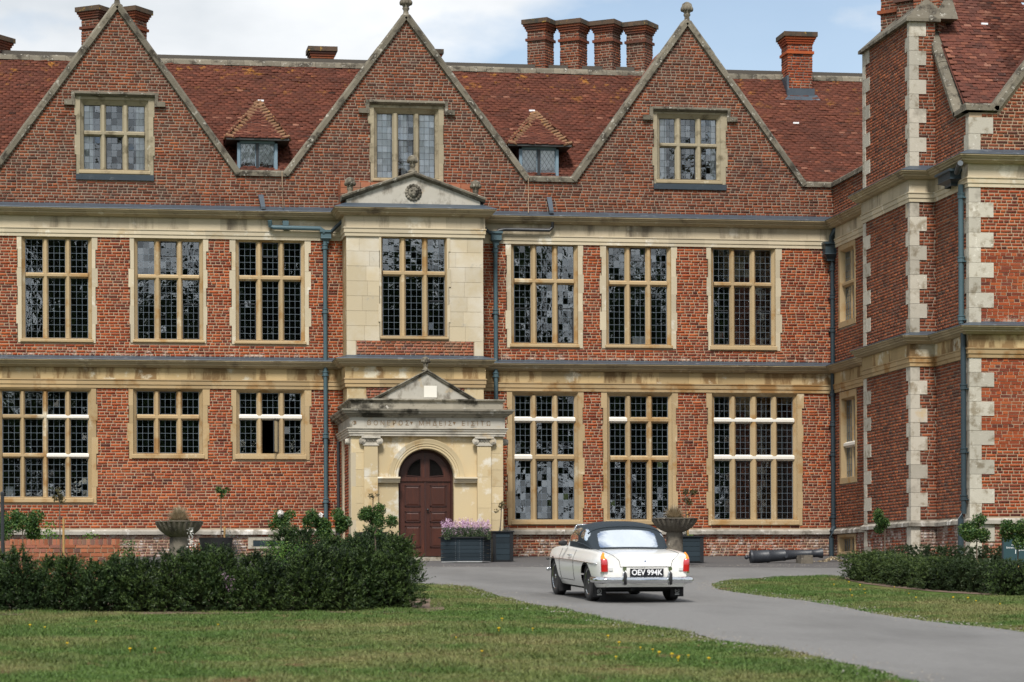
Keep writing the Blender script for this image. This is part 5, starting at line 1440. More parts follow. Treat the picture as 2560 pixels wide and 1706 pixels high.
cpos = G(1580, 1502.5)
az = R(-3.0)
hx = Vector((math.sin(az), math.cos(az), math.cos(az) * SLOPE)).normalized()
hy = Vector((-math.cos(az), math.sin(az), math.sin(az) * SLOPE)).normalized()
hz = hx.cross(hy)
car = empty('sports_car', (0, 0, 0), 0, 'white open sports car with dark blue soft top driving towards the house', 'car')
_o = cpos + hx * 1.155
car.matrix_world = Matrix(((hx.x, hy.x, hz.x, _o.x), (hx.y, hy.y, hz.y, _o.y), (hx.z, hy.z, hz.z, _o.z + .006), (0, 0, 0, 1)))
AX = 1.155
def ip(x, T):
    if x <= T[0][0]: return T[0][1]
    for (a, p), (c, q) in zip(T, T[1:]):
        if x <= c:
            t = (x - a) / (c - a); return p + (q - p) * t
    return T[-1][1]
def sip(x, T):                                   # smooth interpolation
    i = max(0, min(len(T) - 2, next((k for k in range(len(T) - 1) if x <= T[k + 1][0]), len(T) - 2)))
    (x0, y0), (x1, y1) = T[i], T[i + 1]
    m0 = (T[i + 1][1] - T[i - 1][1]) / (T[i + 1][0] - T[i - 1][0]) if i else (y1 - y0) / (x1 - x0)
    m1 = (T[i + 2][1] - T[i][1]) / (T[i + 2][0] - T[i][0]) if i + 2 < len(T) else (y1 - y0) / (x1 - x0)
    t = min(1, max(0, (x - x0) / (x1 - x0))); h = x1 - x0
    return (2 * t ** 3 - 3 * t * t + 1) * y0 + (t ** 3 - 2 * t * t + t) * h * m0 + (-2 * t ** 3 + 3 * t * t) * y1 + (t ** 3 - t * t) * h * m1
WID = [(-1.985, .655), (-1.95, .685), (-1.85, .718), (-1.6, .745), (-1.155, .762), (0, .765), (.9, .757), (1.35, .735), (1.6, .70), (1.78, .62), (1.86, .52)]
SHZ = [(-1.985, .735), (-1.9, .752), (-1.7, .770), (-1.3, .788), (-.9, .796), (-.3, .803), (.4, .812), (1.0, .802), (1.5, .755), (1.78, .68), (1.86, .62)]
CEN = [(-1.985, .552), (-1.965, .605), (-1.93, .645), (-1.87, .690), (-1.75, .726), (-1.5, .760), (-1.15, .784), (-.95, .79), (-.5, .805), (.5, .83), (1.0, .815), (1.5, .76), (1.78, .68), (1.86, .62)]
RA, ZA = .335, .295
def z_bot(x):
    z = ip(x, [(-1.985, .245), (-1.6, .225), (-.8, .205), (.8, .205), (1.5, .24), (1.86, .33)])
    for a in (-AX, AX):
        if abs(x - a) < RA: z = max(z, ZA + math.sqrt(RA * RA - (x - a) ** 2) * (.93 if a < 0 else 1.0))
    return z
SIDEP = [(.20, .885), (.28, .935), (.38, .972), (.50, .995), (.58, 1.0), (.625, .998), (.67, .98), (.72, .95), (.78, .915), (.85, .87)]
def y_side(x, z): return sip(x, WID) * sip(z, SIDEP)
xs = sorted(set([round(v, 4) for v in list(np.linspace(-1.985, 1.86, 60)) + [-1.98, -1.965, -1.94, -1.915] + [a + RA * math.cos(t) for a in (-AX, AX) for t in np.linspace(0.02, math.pi - .02, 19)] + [a + s_ * (RA + .004) for a in (-AX, AX) for s_ in (-1, 1)]]))
NS, ND = 14, 12
def lidk(t):
    k = min(1, t / .55); return k * k * (3 - 2 * k)
def section(x):
    zb, zs, zc_ = z_bot(x), sip(x, SHZ), sip(x, CEN)
    pts = []
    for i in range(NS):
        z = zb + (zs - .045 - zb) * i / (NS - 1)
        pts.append((y_side(x, z), z))
    y0, z0 = pts[-1]
    ys_ = y0 - .055
    # rounded shoulder, then deck to the centre line
    for t in (.3, .6, .85, 1.0):
        a = t * math.pi / 2; pts.append((ys_ + (y0 - ys_) * math.cos(a), z0 + .045 * math.sin(a)))
    for i in range(1, ND + 1):
        t = i / ND; pts.append((ys_ * (1 - t), zs + (zc_ - zs) * lidk(t) + .014 * math.sin(t * math.pi / 2)))
    return pts
b = MB()
rows_ = []
for x in xs:
    h_ = section(x)
    rows_.append([(x, y, z) for y, z in h_] + [(x, -y, z) for y, z in h_[-2::-1]])
b.grid(rows_)
b.add(rows_[0], [tuple(range(len(rows_[0])))]); b.add(rows_[-1], [tuple(range(len(rows_[-1])))[::-1]])
body = b.build('body', m_paint, car, smooth='all')
me = body.data
# weld the end caps so that their edges stay rounded in shading
import bmesh
bm = bmesh.new(); bm.from_mesh(me); bmesh.ops.remove_doubles(bm, verts=bm.verts, dist=1e-4); bmesh.ops.recalc_face_normals(bm, faces=bm.faces); bm.to_mesh(me); bm.free()
me.set_sharp_from_angle(angle=R(48))
# underside, wheel wells
b = MB(); b.box(-1.9, 1.75, -.62, .62, .20, .30); b.box(-1.5, 1.5, -.5, .5, .15, .21)
b.build('underbody', m_under, car)
b = MB(); b.tube([(-1.98, .20, .215), (-1.6, .20, .20), (-1.3, .25, .19)], .03, 10); b.build('exhaust', m_under, car)
b = MB(); b.ball((-AX, 0, .27), (.14, .14, .12)); b.tube([(-AX, -.6, .30), (-AX, .6, .30)], .04); b.tube([(-1.5, .45, .22), (-.8, .45, .22)], .025); b.tube([(-1.5, -.45, .22), (-.8, -.45, .22)], .025); b.build('rear_axle', m_under, car)
for a in (-AX, AX):
    for s_ in (-1, 1):
        b = MB()
        rows_ = [[(a + (RA + .0) * math.cos(t), s_ * yy, ZA - .02 + RA * math.sin(t)) for yy in (.42, .70)] for t in np.linspace(0, math.pi, 16)]
        b.grid(rows_); b.add([(a + RA * math.cos(t), s_ * .42, ZA - .02 + RA * math.sin(t)) for t in np.linspace(0, math.pi, 16)], [tuple(range(16))])
        b.build('wheel_arch', m_under, car)
# wheels
for a in (-AX, AX):
    for s_ in (-1, 1):
        c_ = (a, s_ * .63, .302)
        Mw = Matrix.Rotation(R(-90 * s_), 3, 'X')
        b = MB(); b.lathe([(.19, -.07), (.215, -.083), (.27, -.085), (.298, -.068), (.304, -.05), (.304, .05), (.298, .068), (.27, .085), (.215, .083), (.19, .07)], c_, 36, Mw)
        wh = b.build('wheel', m_tyre, car, smooth=True)
        b = MB(); b.lathe([(.188, -.06), (.192, .072), (.212, .080), (.205, .058), (.17, .045), (.17, -.06)], c_, 32, Mw); b.build('rim', m_chrome, wh, smooth=True)
        b = MB(); b.lathe([(.17, .02), (.12, .045), (.06, .05), (.02, .052)], c_, 24, Mw); b.build('wheel_disc', m_wheel, wh, smooth=True)
        b = MB()
        for k in range(5):
            t = 2 * math.pi * k / 5
            for e in (-.17, .17):
                p, q = Mw @ Vector((.03 * math.cos(t), .03 * math.sin(t), .058)), Mw @ Vector((.175 * math.cos(t + e), .175 * math.sin(t + e), .055))
                b.tube([Vector(c_) + p, Vector(c_) + q], .010, 6)
        b.lathe([(.045, .05), (.045, .066), (.03, .074), (.01, .076)], c_, 16, Mw); b.build('wheel_spoke', m_chrome, wh, smooth=True)
# chrome waist strips, door seams, lid seam
for s_ in (-1, 1):
    b = MB(); pts = [(x, s_ * (y_side(x, z) + .006), z) for x, z in [(x, .600 + .012 * math.cos(x)) for x in np.linspace(-1.80, 1.72, 40)]]
    b.tube(pts, .0075, 6); b.build('waist_strip', m_chrome, car, smooth='all')
    b = MB()
    for xd, z0 in ((-.36, .30), (.62, .28)):
        b.tube([(xd + (.10 if xd < 0 else 0) * max(0, (.45 - z) / .3), s_ * (y_side(xd, z) + .001), z) for z in np.linspace(z0, .775, 14)], .004, 5)
    b.tube([(x, s_ * (y_side(x, .29) + .001), .29) for x in np.linspace(-.28, .62, 8)], .004, 5)
    b.build('door_seam', m_under, car)
    b = MB(); b.tube([(-.22, s_ * (y_side(-.22, .69) + .004), .69), (-.20, s_ * (y_side(-.2, .69) + .03), .69), (-.05, s_ * (y_side(-.05, .685) + .03), .685), (-.03, s_ * (y_side(-.03, .685) + .004), .685)], .011, 8); b.build('door_handle', m_chrome, car, smooth='all')
def zdeck(x, y):
    zs, zc_ = sip(x, SHZ), sip(x, CEN); ys_ = y_side(x, zs - .045) - .055
    t = 1 - min(1, abs(y) / ys_)
    return zs + (zc_ - zs) * lidk(t) + .014 * math.sin(t * math.pi / 2)
b = MB()
seam = [(x, .55 + .02 * (x + 1.2), 0) for x in np.linspace(-1.15, -1.80, 10)]
pts = [(x, .56, zdeck(x, .56) + .001) for x in np.linspace(-1.12, -1.80, 12)]
for t in np.linspace(0, 1, 10):
    x = -1.80 - .185 * math.sin(t * math.pi / 2); y = .56 - .14 * (1 - math.cos(t * math.pi / 2)); pts.append((x - .003, y, zdeck(x, y) + .0 - .0))
pts += [(-1.988, y, .553) for y in np.linspace(.40, 0, 6)]
b.tube(pts, .0045, 5); b.tube([(x, -y, z) for x, y, z in pts], .0045, 5); b.build('boot_seam', m_under, car)
b = MB(); b.lathe([(.02, 0), (.02, .012)], (-1.945, 0, .632), 12, Matrix.Rotation(R(-60), 3, 'Y')); b.box(-1.62, -1.60, -.05, .05, .737, .744); b.build('boot_badge', m_chrome, car)
# tail lamps: amber tip, reflector, red foot
def lamp(s_):
    zl, zh = .480, .775
    for (f0, f1, mm, nm) in ((0, .36, m_redl, 'tail_lamp'), (.36, .66, m_redr, 'tail_reflector'), (.66, 1.0, m_amber, 'turn_lamp')):
        rows_ = []
        for i in range(9):
            f = f0 + (f1 - f0) * i / 8; z = zl + (zh - zl) * f
            wv = .056 * (1 - max(0, (f - .55) / .45) ** 2.2 * .93); dp = .062 * (1 - max(0, (f - .5) / .5) ** 2 * .75)
            xb = -1.955 + .16 * max(0, f - .45) ** 1.4
            rows_.append([(xb - dp * math.cos(t), s_ * (.640 + .012 * f) + wv * math.sin(t), z) for t in np.linspace(-math.pi * .62, math.pi * .62, 13)])
        b = MB(); b.grid(rows_); b.add(rows_[0], [tuple(range(13))]); b.add(rows_[-1], [tuple(range(13))[::-1]]); b.build(nm, mm, car, smooth=True)
    b = MB(); b.box(-1.98, -1.90, s_ * .64 - .056, s_ * .64 + .056, .455, .48); b.build('lamp_plinth', m_chrome, car)
    b = MB(); b.box(-2.0, -1.95, s_ * .555 - .032, s_ * .555 + .032, .495, .54); b.build('reversing_lamp', m_lampw, car)
lamp(1); lamp(-1)
# bumper, overriders, plate
path = [(-1.60, .755), (-1.80, .750), (-1.95, .735), (-2.03, .70), (-2.055, .63)] + [(-2.075 + .03 * (y / .6) ** 2, y) for y in np.linspace(.55, -.55, 12)] + [(-2.055, -.63), (-2.03, -.70), (-1.95, -.735), (-1.80, -.750), (-1.60, -.755)]
prof = [(0, .36), (-.018, .298), (.018, .308), (.034, .34), (.034, .37), (.014, .395), (-.015, .402), (-.018, .36)]
b = MB(); rows_ = []
for i, (x, y) in enumerate(path):
    p, q = Vector(path[max(i - 1, 0)]), Vector(path[min(i + 1, len(path) - 1)]); d = (q - p).normalized(); n = Vector((d.y, -d.x))
    if n.dot(Vector((x + .8, y))) < 0: n = -n
    rows_.append([(x + n.x * ww, y + n.y * ww, z) for ww, z in prof[1:]])
b.grid(rows_, closed=True); b.build('rear_bumper', m_chrome, car, smooth=True)
for s_ in (-1, 1):
    b = MB(); b.lathe([(.01, -.085), (.042, -.075), (.052, -.02), (.05, .05), (.04, .10), (.01, .125)], (-2.085, s_ * .36, .36), 14, Matrix.Diagonal((1.1, .85, 1))); ov = b.build('overrider', m_chrome, car, smooth='all')
    b = MB(); b.lathe([(.004, -.085), (.03, -.07), (.034, 0), (.032, .08), (.01, .115)], (-2.122, s_ * .36, .365), 12, Matrix.Diagonal((1, .8, 1))); b.build('rubber_buffer', m_rubber, ov, smooth='all')
    b = MB(); b.box(-2.09, -2.04, s_ * .36 - .03, s_ * .36 + .03, .50, .55); b.tube([(-2.06, s_ * .36, .46), (-2.06, s_ * .36, .52)], .012); b.build('plate_lamp', m_chrome, ov)
pc = (-2.06, .0, .478)
b = MB(); b.box(-2.058, -2.048, -.265, .265, .405, .528); pl = b.build('number_plate', m_plate, car)
b = MB(); b.box(-2.05, -1.97, -.2, .2, .46, .50); b.build('plate_bracket', m_under, car)
tm = text_mesh('OEV 994K', .118, .0015, 1.0, .0028)
tw = max(v.co.x for v in tm.vertices) - min(v.co.x for v in tm.vertices)
o = link('plate_lettering', tm, m_platel, pl)
Mt = Matrix(((0, 0, -1, -2.0605), (-1, 0, 0, 0), (0, 1, 0, .4665), (0, 0, 0, 1)))
o.matrix_local = Mt @ Matrix.Diagonal((.485 / tw, 1.0, 1, 1))
# mud flaps with a ringed badge
for s_ in (-1, 1):
    b = MB(); b.box(-1.545, -1.535, s_ * .62 - .105, s_ * .62 + .105, .075, .34); fl_ = b.build('mud_flap', m_rubber, car)
    b = MB(); c_ = Vector((-1.549, s_ * .62, .165))
    oc = [c_ + Vector((0, .034 * math.cos(t), .034 * math.sin(t))) for t in [R(22.5 + 45 * k) for k in range(9)]]
    b.tube(oc, .005, 5, False); b.tube([c_ + Vector((0, .018, -.012)), c_ + Vector((0, .018, .014)), c_ + Vector((0, .006, 0)), c_ + Vector((0, -.004, .014)), c_ + Vector((0, -.004, -.012))], .004, 5); b.box(c_.x - .002, c_.x + .001, c_.y - .035, c_.y + .035, c_.z - .062, c_.z - .046); b.build('flap_badge', m_lampw, fl_)
    b = MB(); b.box(.76, .77, s_ * .63 - .10, s_ * .63 + .10, .08, .30); b.build('mud_flap', m_rubber, car)
# front ends seen past the wing, door mirrors
b = MB(); b.tube([(1.86, y, .40) for y in np.linspace(-.66, .66, 8)], .03, 8); b.tube([(1.72, .70, .40), (1.78, .69, .40), (1.86, .66, .40)], .03, 8); b.tube([(1.72, -.70, .40), (1.78, -.69, .40), (1.86, -.66, .40)], .03, 8); b.build('front_bumper', m_chrome, car, smooth='all')
for s_ in (-1, 1):
    b = MB(); b.tube([(.30, s_ * .69, .805), (.27, s_ * .73, .835), (.25, s_ * .765, .855)], .009, 8); mi = b.build('door_mirror', m_chrome, car, smooth='all')
    b = MB(); b.lathe([(.03, -.028), (.052, -.02), (.056, .0), (.05, .02), (.02, .03)], (.24, s_ * .79, .868), 16, Matrix.Rotation(R(90), 3, 'Y') @ Matrix.Diagonal((.85, 1.35, 1))); b.build('mirror_shell', m_rubber, mi, smooth='all')
    b = MB(); b.lathe([(.10, 0), (.10, .06), (.085, .09), (.02, .1)], (1.70, s_ * .55, .63), 20, Matrix.Rotation(R(90), 3, 'Y')); b.build('headlamp', m_chrome, car, smooth='all')
    b = MB(); b.lathe([(.012, 0), (.03, .01), (.02, .03)], (1.50, s_ * .755, .56), 10); b.build('side_marker', m_rubber, car)
# soft top: one curved skin with openings for its windows
CENH = [(0, .34, 1.150), (.12, .18, 1.192), (.30, -.08, 1.222), (.45, -.34, 1.220), (.56, -.56, 1.188), (.62, -.645, 1.150), (.70, -.70, 1.09), (1.0, -.96, .79)]
BASE = [(0, .50, .615, .80), (.12, .34, .640, .805), (.30, .05, .650, .80), (.45, -.25, .655, .795), (.56, -.52, .655, .79), (.66, -.78, .645, .788), (.80, -.95, .605, .785), (1.0, -1.03, .50, .785)]
def tab(T, t, k): return sip(t, [(r[0], r[k]) for r in T])
def H(s_, t):
    """s_ -1..1 across from left to right, t 0..1 from screen rail to rear hem"""
    cx, cz = tab(CENH, t, 1), tab(CENH, t, 2)
    bx_, by_, bz_ = tab(BASE, t, 1), tab(BASE, t, 2), tab(BASE, t, 3)
    a = abs(s_)
    e = .42 if t < .6 else .42 + (t - .6) * .9
    yy = by_ * (math.sin(min(1, a) * math.pi / 2) ** .80)
    zz = bz_ + (cz - bz_) * (max(0.0, math.cos(a * math.pi / 2)) ** e)
    k = a ** 2.2
    return Vector((cx + (bx_ - cx) * k, -yy * (1 if s_ > 0 else -1), zz))
NSX, NTX = 96, 72
def zone(s_, t):
    a = abs(s_)
    yy_ = H(s_, t).y
    if (yy_ / (.47 + .04 * (t - .83))) ** 8 + ((t - .828) / .135) ** 8 < 1: return 1                         # rear window
    if ((a - .775) / .145) ** 4 + ((t - .595) / .085) ** 4 < 1 : return 2                    # quarter windows
    if a > .66 and a < .985 and .03 < t < .475 - (a - .66) * .10: return 3                # door glass
    return 0
grid_ = [[H(-1 + 2 * i / NSX, j / NTX) for i in range(NSX + 1)] for j in range(NTX + 1)]
parts = {0: MB(), 1: MB(), 2: MB(), 3: MB()}
idx = {k: {} for k in parts}
def vid(k, i, j):
    d = idx[k]
    if (i, j) not in d: d[(i, j)] = len(parts[k].v); parts[k].v.append(tuple(grid_[j][i]))
    return d[(i, j)]
for j in range(NTX):
    for i in range(NSX):
        k = zone(-1 + 2 * (i + .5) / NSX, (j + .5) / NTX)
        parts[k].f.append((vid(k, i, j), vid(k, i + 1, j), vid(k, i + 1, j + 1), vid(k, i, j + 1))); parts[k].a.append(.5)
def halves(p, nm, m, par):
    for s_ in (-1, 1):
        b = MB()
        for f in p.f:
            if p.v[f[0]][1] * s_ > 0: b.add([p.v[i] for i in f], [(0, 1, 2, 3)], .5)
        b.build(nm, m, par, smooth='all')
so = parts[0].build('soft_top', m_hood_c, car, smooth='all')
parts[1].build('rear_window', m_vinyl, so, smooth='all'); halves(parts[2], 'quarter_window', m_vinyl, so); halves(parts[3], 'door_window', m_cglass, car)
b = MB()
b.tube([H(s_, .985) + Vector((-.01, 0, .012)) for s_ in np.linspace(-.97, .97, 40)], .016, 6)
for s_ in (-1, 1): b.tube([H(s_ * .99, t) + Vector((0, 0, .012)) for t in np.linspace(.46, .985, 20)], .014, 6)
b.tube([H(s_, .63) + Vector((-.004, 0, .004)) for s_ in np.linspace(-.72, .72, 30)], .009, 6)
b.build('hood_seam', m_hood_c, so, smooth='all')
b = MB()
for s_ in (-1, 1):
    b.tube([(.62, s_ * .60, .805), (.50, s_ * .575, .98), (.36, s_ * .53, 1.145)], .017, 8)
b.tube([(.36, y, 1.148 + .012 * math.cos(y * 2.5)) for y in np.linspace(-.53, .53, 9)], .018, 8); b.build('windscreen_frame', m_chrome, car, smooth='all')
b = MB(); b.add([(.61, -.59, .81), (.61, .59, .81), (.36, .52, 1.14), (.36, -.52, 1.14)], [(0, 1, 2, 3)]); b.build('windscreen', m_cglass, car)
for s_ in (-1, 1):
    b = MB(); b.lathe([(.20, 0), (.21, .2), (.19, .36), (.15, .43), (.05, .45)], (-.42, s_ * .33, .45), 14, Matrix.Diagonal((.45, 1, 1))); b.build('seat', m_seat, car, smooth='all')
    b = MB(); b.lathe([(.10, 0), (.115, .06), (.10, .13), (.03, .15)], (-.43, s_ * .33, .90), 12, Matrix.Diagonal((.4, 1.1, 1))); b.build('headrest', m_seat, car, smooth='all')
b = MB(); b.tube([(.05 + .02 * math.sin(t), -.33 + .19 * math.cos(t),   .80 + .17 * math.sin(t)) for t in np.linspace(0, 2 * math.pi, 20)], .012, 6); b.build('steering_wheel', m_rubber, car)
b = MB(); b.box(.28, .5, -.58, .58, .65, .83); b.box(-.95, .5, -.6, .6, .40, .50); b.build('dashboard', m_seat, car)

# ================================================================== planting
def leaf_mat(name, c1, c2, c3=None, rough=0.55, spec=0.35, t3=0.8):
    t = NT(name)
    r = t.rnd()
    st = [(0.0, c1), (t3 - .1, c2)] + ([(t3, c3), (1.0, c3)] if c3 else [(1.0, c2)])
    col = t.ramp(r, st)
    b1 = t.n('ShaderNodeBsdfPrincipled'); t.l(col, b1.inputs['Base Color']); b1.inputs['Roughness'].default_value = rough; b1.inputs['Specular IOR Level'].default_value = spec
    tr = t.n('ShaderNodeBsdfTranslucent'); t.l(col, tr.inputs[0])
    m = t.n('ShaderNodeMixShader'); m.inputs[0].default_value = 0.25; t.l(b1.outputs[0], m.inputs[1]); t.l(tr.outputs[0], m.inputs[2]); t.l(m.outputs[0], t.out.inputs[0])
    return t.m
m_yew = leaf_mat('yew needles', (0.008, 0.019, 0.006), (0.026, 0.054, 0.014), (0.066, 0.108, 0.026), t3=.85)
m_yewt = leaf_mat('young yew needles', (0.018, 0.036, 0.010), (0.045, 0.075, 0.018), (0.085, 0.115, 0.028), t3=.8)
m_box = leaf_mat('hedge leaves', (0.012, 0.026, 0.009), (0.038, 0.066, 0.018), (0.085, 0.125, 0.030), t3=.85)
m_rose = leaf_mat('rose leaves', (0.020, 0.055, 0.014), (0.052, 0.115, 0.026), (0.11, 0.17, 0.04), t3=.8)
m_bare = leaf_mat('sparse brown leaves', (0.05, 0.045, 0.02), (0.09, 0.085, 0.03), (0.15, 0.11, 0.05))
m_tuft = leaf_mat('bleached grass tuft', (0.26, 0.20, 0.12), (0.42, 0.34, 0.22), (0.52, 0.44, 0.32))
m_green = leaf_mat('bright herb leaves', (0.05, 0.13, 0.02), (0.10, 0.22, 0.035), (0.17, 0.27, 0.05))
m_lav = leaf_mat('lavender leaves', (0.045, 0.07, 0.05), (0.085, 0.12, 0.085), (0.11, 0.105, 0.15), t3=.7)
m_sage = leaf_mat('sage green leaves', (0.03, 0.06, 0.025), (0.07, 0.115, 0.05), (0.12, 0.15, 0.09), t3=.8)
m_pink = leaf_mat('pale pink petals', (0.42, 0.22, 0.40), (0.58, 0.38, 0.55), (0.70, 0.56, 0.66), t3=.7)
m_petal = leaf_mat('white petals', (0.70, 0.66, 0.62), (0.82, 0.80, 0.78), None)
m_yellow = leaf_mat('yellow petals', (0.70, 0.45, 0.01), (0.80, 0.55, 0.02), None)
m_bark = mat('grey brown bark', (0.085, 0.062, 0.045), (0.13, 0.10, 0.075), 25, 0.9, bump=0.6)
m_stake = mat('raw wooden stake', (0.42, 0.26, 0.10), (0.34, 0.20, 0.075), 14, 0.8)
m_navy = mat('blue grey painted boards', (0.016, 0.026, 0.034), (0.022, 0.034, 0.043), 3, 0.65, rnd=0.22, spec=0.2)
m_navyd = mat('near black painted boards', (0.010, 0.011, 0.013), (0.015, 0.017, 0.020), 5, 0.5, rnd=0.2)
m_urn = mat('lichened urn stone', (0.105, 0.09, 0.072), (0.17, 0.15, 0.118), 7, 0.95, (0.07, 0.06, 0.05), 5, 0.5, 0.14, None, (0.36, 0.34, 0.29), 11, 0.62, 0, 0.8, 45)
m_iron = mat('old cannon iron', (0.022, 0.026, 0.034), (0.036, 0.041, 0.050), 8, 0.45, (0.06, 0.06, 0.065), 14, 0.62, 0.1, spec=0.5, bump=0.3, bs=80)

def leaves(C, size, g, aspect=2.2, up=0.0, fold=True):
    """C (n,3) leaf centres -> diamond shaped leaves of random turn; returns verts, quads"""
    n = len(C)
    a = g.normal(0, 1, (n, 3)); a[:, 2] += up; a /= np.linalg.norm(a, axis=1)[:, None]
    r = g.normal(0, 1, (n, 3)); bb = np.cross(a, r); bb /= np.linalg.norm(bb, axis=1)[:, None] + 1e-9
    L = size * g.uniform(.6, 1.3, n)[:, None]; Wd = L / aspect
    V = np.stack([C - a * L * .5, C + bb * Wd * .5 + a * L * .05, C + a * L * .5, C - bb * Wd * .5 + a * L * .05], 1)
    return V.reshape(-1, 3), np.arange(n * 4).reshape(-1, 4)
def foliage(name, C, size, m, parent, seed=1, aspect=2.2, up=0.0, kind=None, shade=None):
    g = np.random.default_rng(seed)
    V, Q = leaves(np.asarray(C, float), size, g, aspect, up)
    return mesh_np(name, V, Q, m, parent, kind, g.random(len(Q)) if shade is None else shade)
def clump(c, r, n, g, hollow=.35):
    d = g.normal(0, 1, (n, 3)); d /= np.linalg.norm(d, axis=1)[:, None]
    k = g.uniform(hollow, 1, n) ** .5
    return np.asarray(c)[None] + d * k[:, None] * np.asarray(r)[None] if np.ndim(r) else np.asarray(c)[None] + d * (k * r)[:, None]

def sprays(B, D, Ln, k, size, g, rn):
    """feathery twigs: k leaves along each twig from base B in direction D; returns verts, quads, rnd"""
    n = len(B)
    t = (np.arange(k) + .5) / k
    P = B[:, None] + D[:, None] * (Ln[:, None] * t[None])[..., None] + g.normal(0, .006, (n, k, 3)); P[..., 2] -= .03 * (t ** 2)[None]
    side = np.cross(D, g.normal(0, 1, (n, 3))); side /= np.linalg.norm(side, axis=1)[:, None] + 1e-9
    a = D[:, None] * .8 + side[:, None] * (np.where(np.arange(k) % 2, 1, -1) * .75)[None, :, None] + g.normal(0, .25, (n, k, 3)); a /= np.linalg.norm(a, axis=2)[..., None]
    w_ = np.cross(a, g.normal(0, 1, (n, k, 3))); w_ /= np.linalg.norm(w_, axis=2)[..., None] + 1e-9
    L = size * g.uniform(.7, 1.25, (n, k))[..., None] * (1.15 - .5 * t)[None, :, None]; W2 = L * .17
    V = np.stack([P - a * L * .3, P + w_ * W2 + a * L * .2, P + a * L * .7, P - w_ * W2 + a * L * .2], 2).reshape(-1, 3)
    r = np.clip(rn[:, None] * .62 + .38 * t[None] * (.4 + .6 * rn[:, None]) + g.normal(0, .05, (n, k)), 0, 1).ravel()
    return V, np.arange(n * k * 4).reshape(-1, 4), r
def hedge(P0, P1, depth, h, n, name, label, seed, m=m_yew, tips=True, size=.055, ragged=.10, dens=1.0):
    """a row of bushes grown together from P0 to P1 (front foot), depth back from it"""
    g = np.random.default_rng(seed)
    P0, P1 = np.array(P0), np.array(P1); L = np.linalg.norm(P1 - P0); d = (P1 - P0) / L; nn = np.array((-d[1], d[0], 0.0))
    if nn[1] < 0: nn = -nn
    root = empty(name, tuple((P0 + P1) / 2), 0, label, 'hedge'); o = (P0 + P1) / 2
    sp = .36 if tips else .30
    Bs, Ds, Ls, Rs = [], [], [], []
    stems = MB()
    rows = 2 if depth > .45 else 1
    for rw in range(rows):
        for i in range(max(1, int(round(L / sp)))):
            c = P0 + d * ((i + .5 + g.normal(0, .12)) * sp) + nn * (depth * (.26 + .48 * rw) + g.normal(0, .03))
            ht = h * (g.normal(1.0, .12) if tips else g.normal(1.0, .03)); rad = (.25 if tips else .24) * g.uniform(.85, 1.2)
            q = tuple(c - o); stems.tube([q, (q[0] + g.normal(0, .02), q[1], q[2] + ht * .35), (q[0] + g.normal(0, .02), q[1], q[2] + ht * .72)], [.09, .08, .02], 6)
            k = int((330 if tips else 210) * dens * ht / .85)
            z = g.uniform(.0, 1, k) ** 1.05 * ht; a = g.uniform(0, 2 * np.pi, k)
            taper = np.clip(1.15 - (z / ht) ** 2.2 * (.85 if tips else .25), .12, 1) * np.clip(.9 + z / ht, 0, 1)
            rr = rad * taper * g.uniform(.45, 1, k)
            B = c[None] + np.stack([np.cos(a) * rr * 1.15, np.sin(a) * rr, z], 1)
            up_ = (.55 + .9 * (z / ht)) if tips else .5 + .3 * (z / ht)
            D = np.stack([np.cos(a), np.sin(a), up_], 1) + g.normal(0, .3, (k, 3)); D /= np.linalg.norm(D, axis=1)[:, None]
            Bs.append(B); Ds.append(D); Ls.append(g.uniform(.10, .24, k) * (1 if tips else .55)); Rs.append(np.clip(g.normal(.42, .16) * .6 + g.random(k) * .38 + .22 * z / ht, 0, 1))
            if tips:                             # upright leaders
                for _ in range(g.integers(2, 5)):
                    f_ = g.uniform(0, 2 * np.pi); bb = c + np.array((math.cos(f_) * rad * .4, math.sin(f_) * rad * .4, ht * g.uniform(.80, .95)))
                    kk = 7; Bs.append(bb[None] + g.normal(0, .012, (kk, 3)) + np.array((0, 0, 1.0))[None] * np.linspace(0, .14, kk)[:, None]); dd = g.normal(0, .35, (kk, 3)); dd[:, 2] = 1; Ds.append(dd / np.linalg.norm(dd, axis=1)[:, None]); Ls.append(g.uniform(.06, .15, kk)); Rs.append(g.uniform(.6, 1, kk))
    V, Q, r = sprays(np.concatenate(Bs), np.concatenate(Ds), np.concatenate(Ls), 14, size, g, np.concatenate(Rs))
    mesh_np('foliage', V - o[None], Q, m, root, None, r)
    stems.build('branches', m_hcore, root, kind='stuff')
    return root
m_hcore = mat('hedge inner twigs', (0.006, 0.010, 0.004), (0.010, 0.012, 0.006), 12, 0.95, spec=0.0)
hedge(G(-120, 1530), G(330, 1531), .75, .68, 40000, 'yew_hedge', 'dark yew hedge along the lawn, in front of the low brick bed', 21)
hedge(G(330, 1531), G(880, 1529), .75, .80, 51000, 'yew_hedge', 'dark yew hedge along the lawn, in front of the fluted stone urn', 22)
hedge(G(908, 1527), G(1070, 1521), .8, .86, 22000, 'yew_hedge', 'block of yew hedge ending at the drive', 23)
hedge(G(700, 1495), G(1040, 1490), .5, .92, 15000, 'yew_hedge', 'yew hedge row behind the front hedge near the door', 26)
hedge(G(2108, 1449), G(2330, 1476), .55, .52, 15000, 'clipped_hedge', 'low clipped hedge tapering towards the cannon', 24, m_box, False, .045, .05)
hedge(G(2330, 1476), G(2520, 1487), .6, .54, 12000, 'clipped_hedge', 'low clipped hedge in front of the rose standards by the wing', 25, m_box, False, .045, .05)
hedge(G(2470, 1490), G(2640, 1494), .6, .50, 11000, 'clipped_hedge', 'low dark hedge block cut by the picture edge below the sign', 27, m_yew, False, .045, .05)
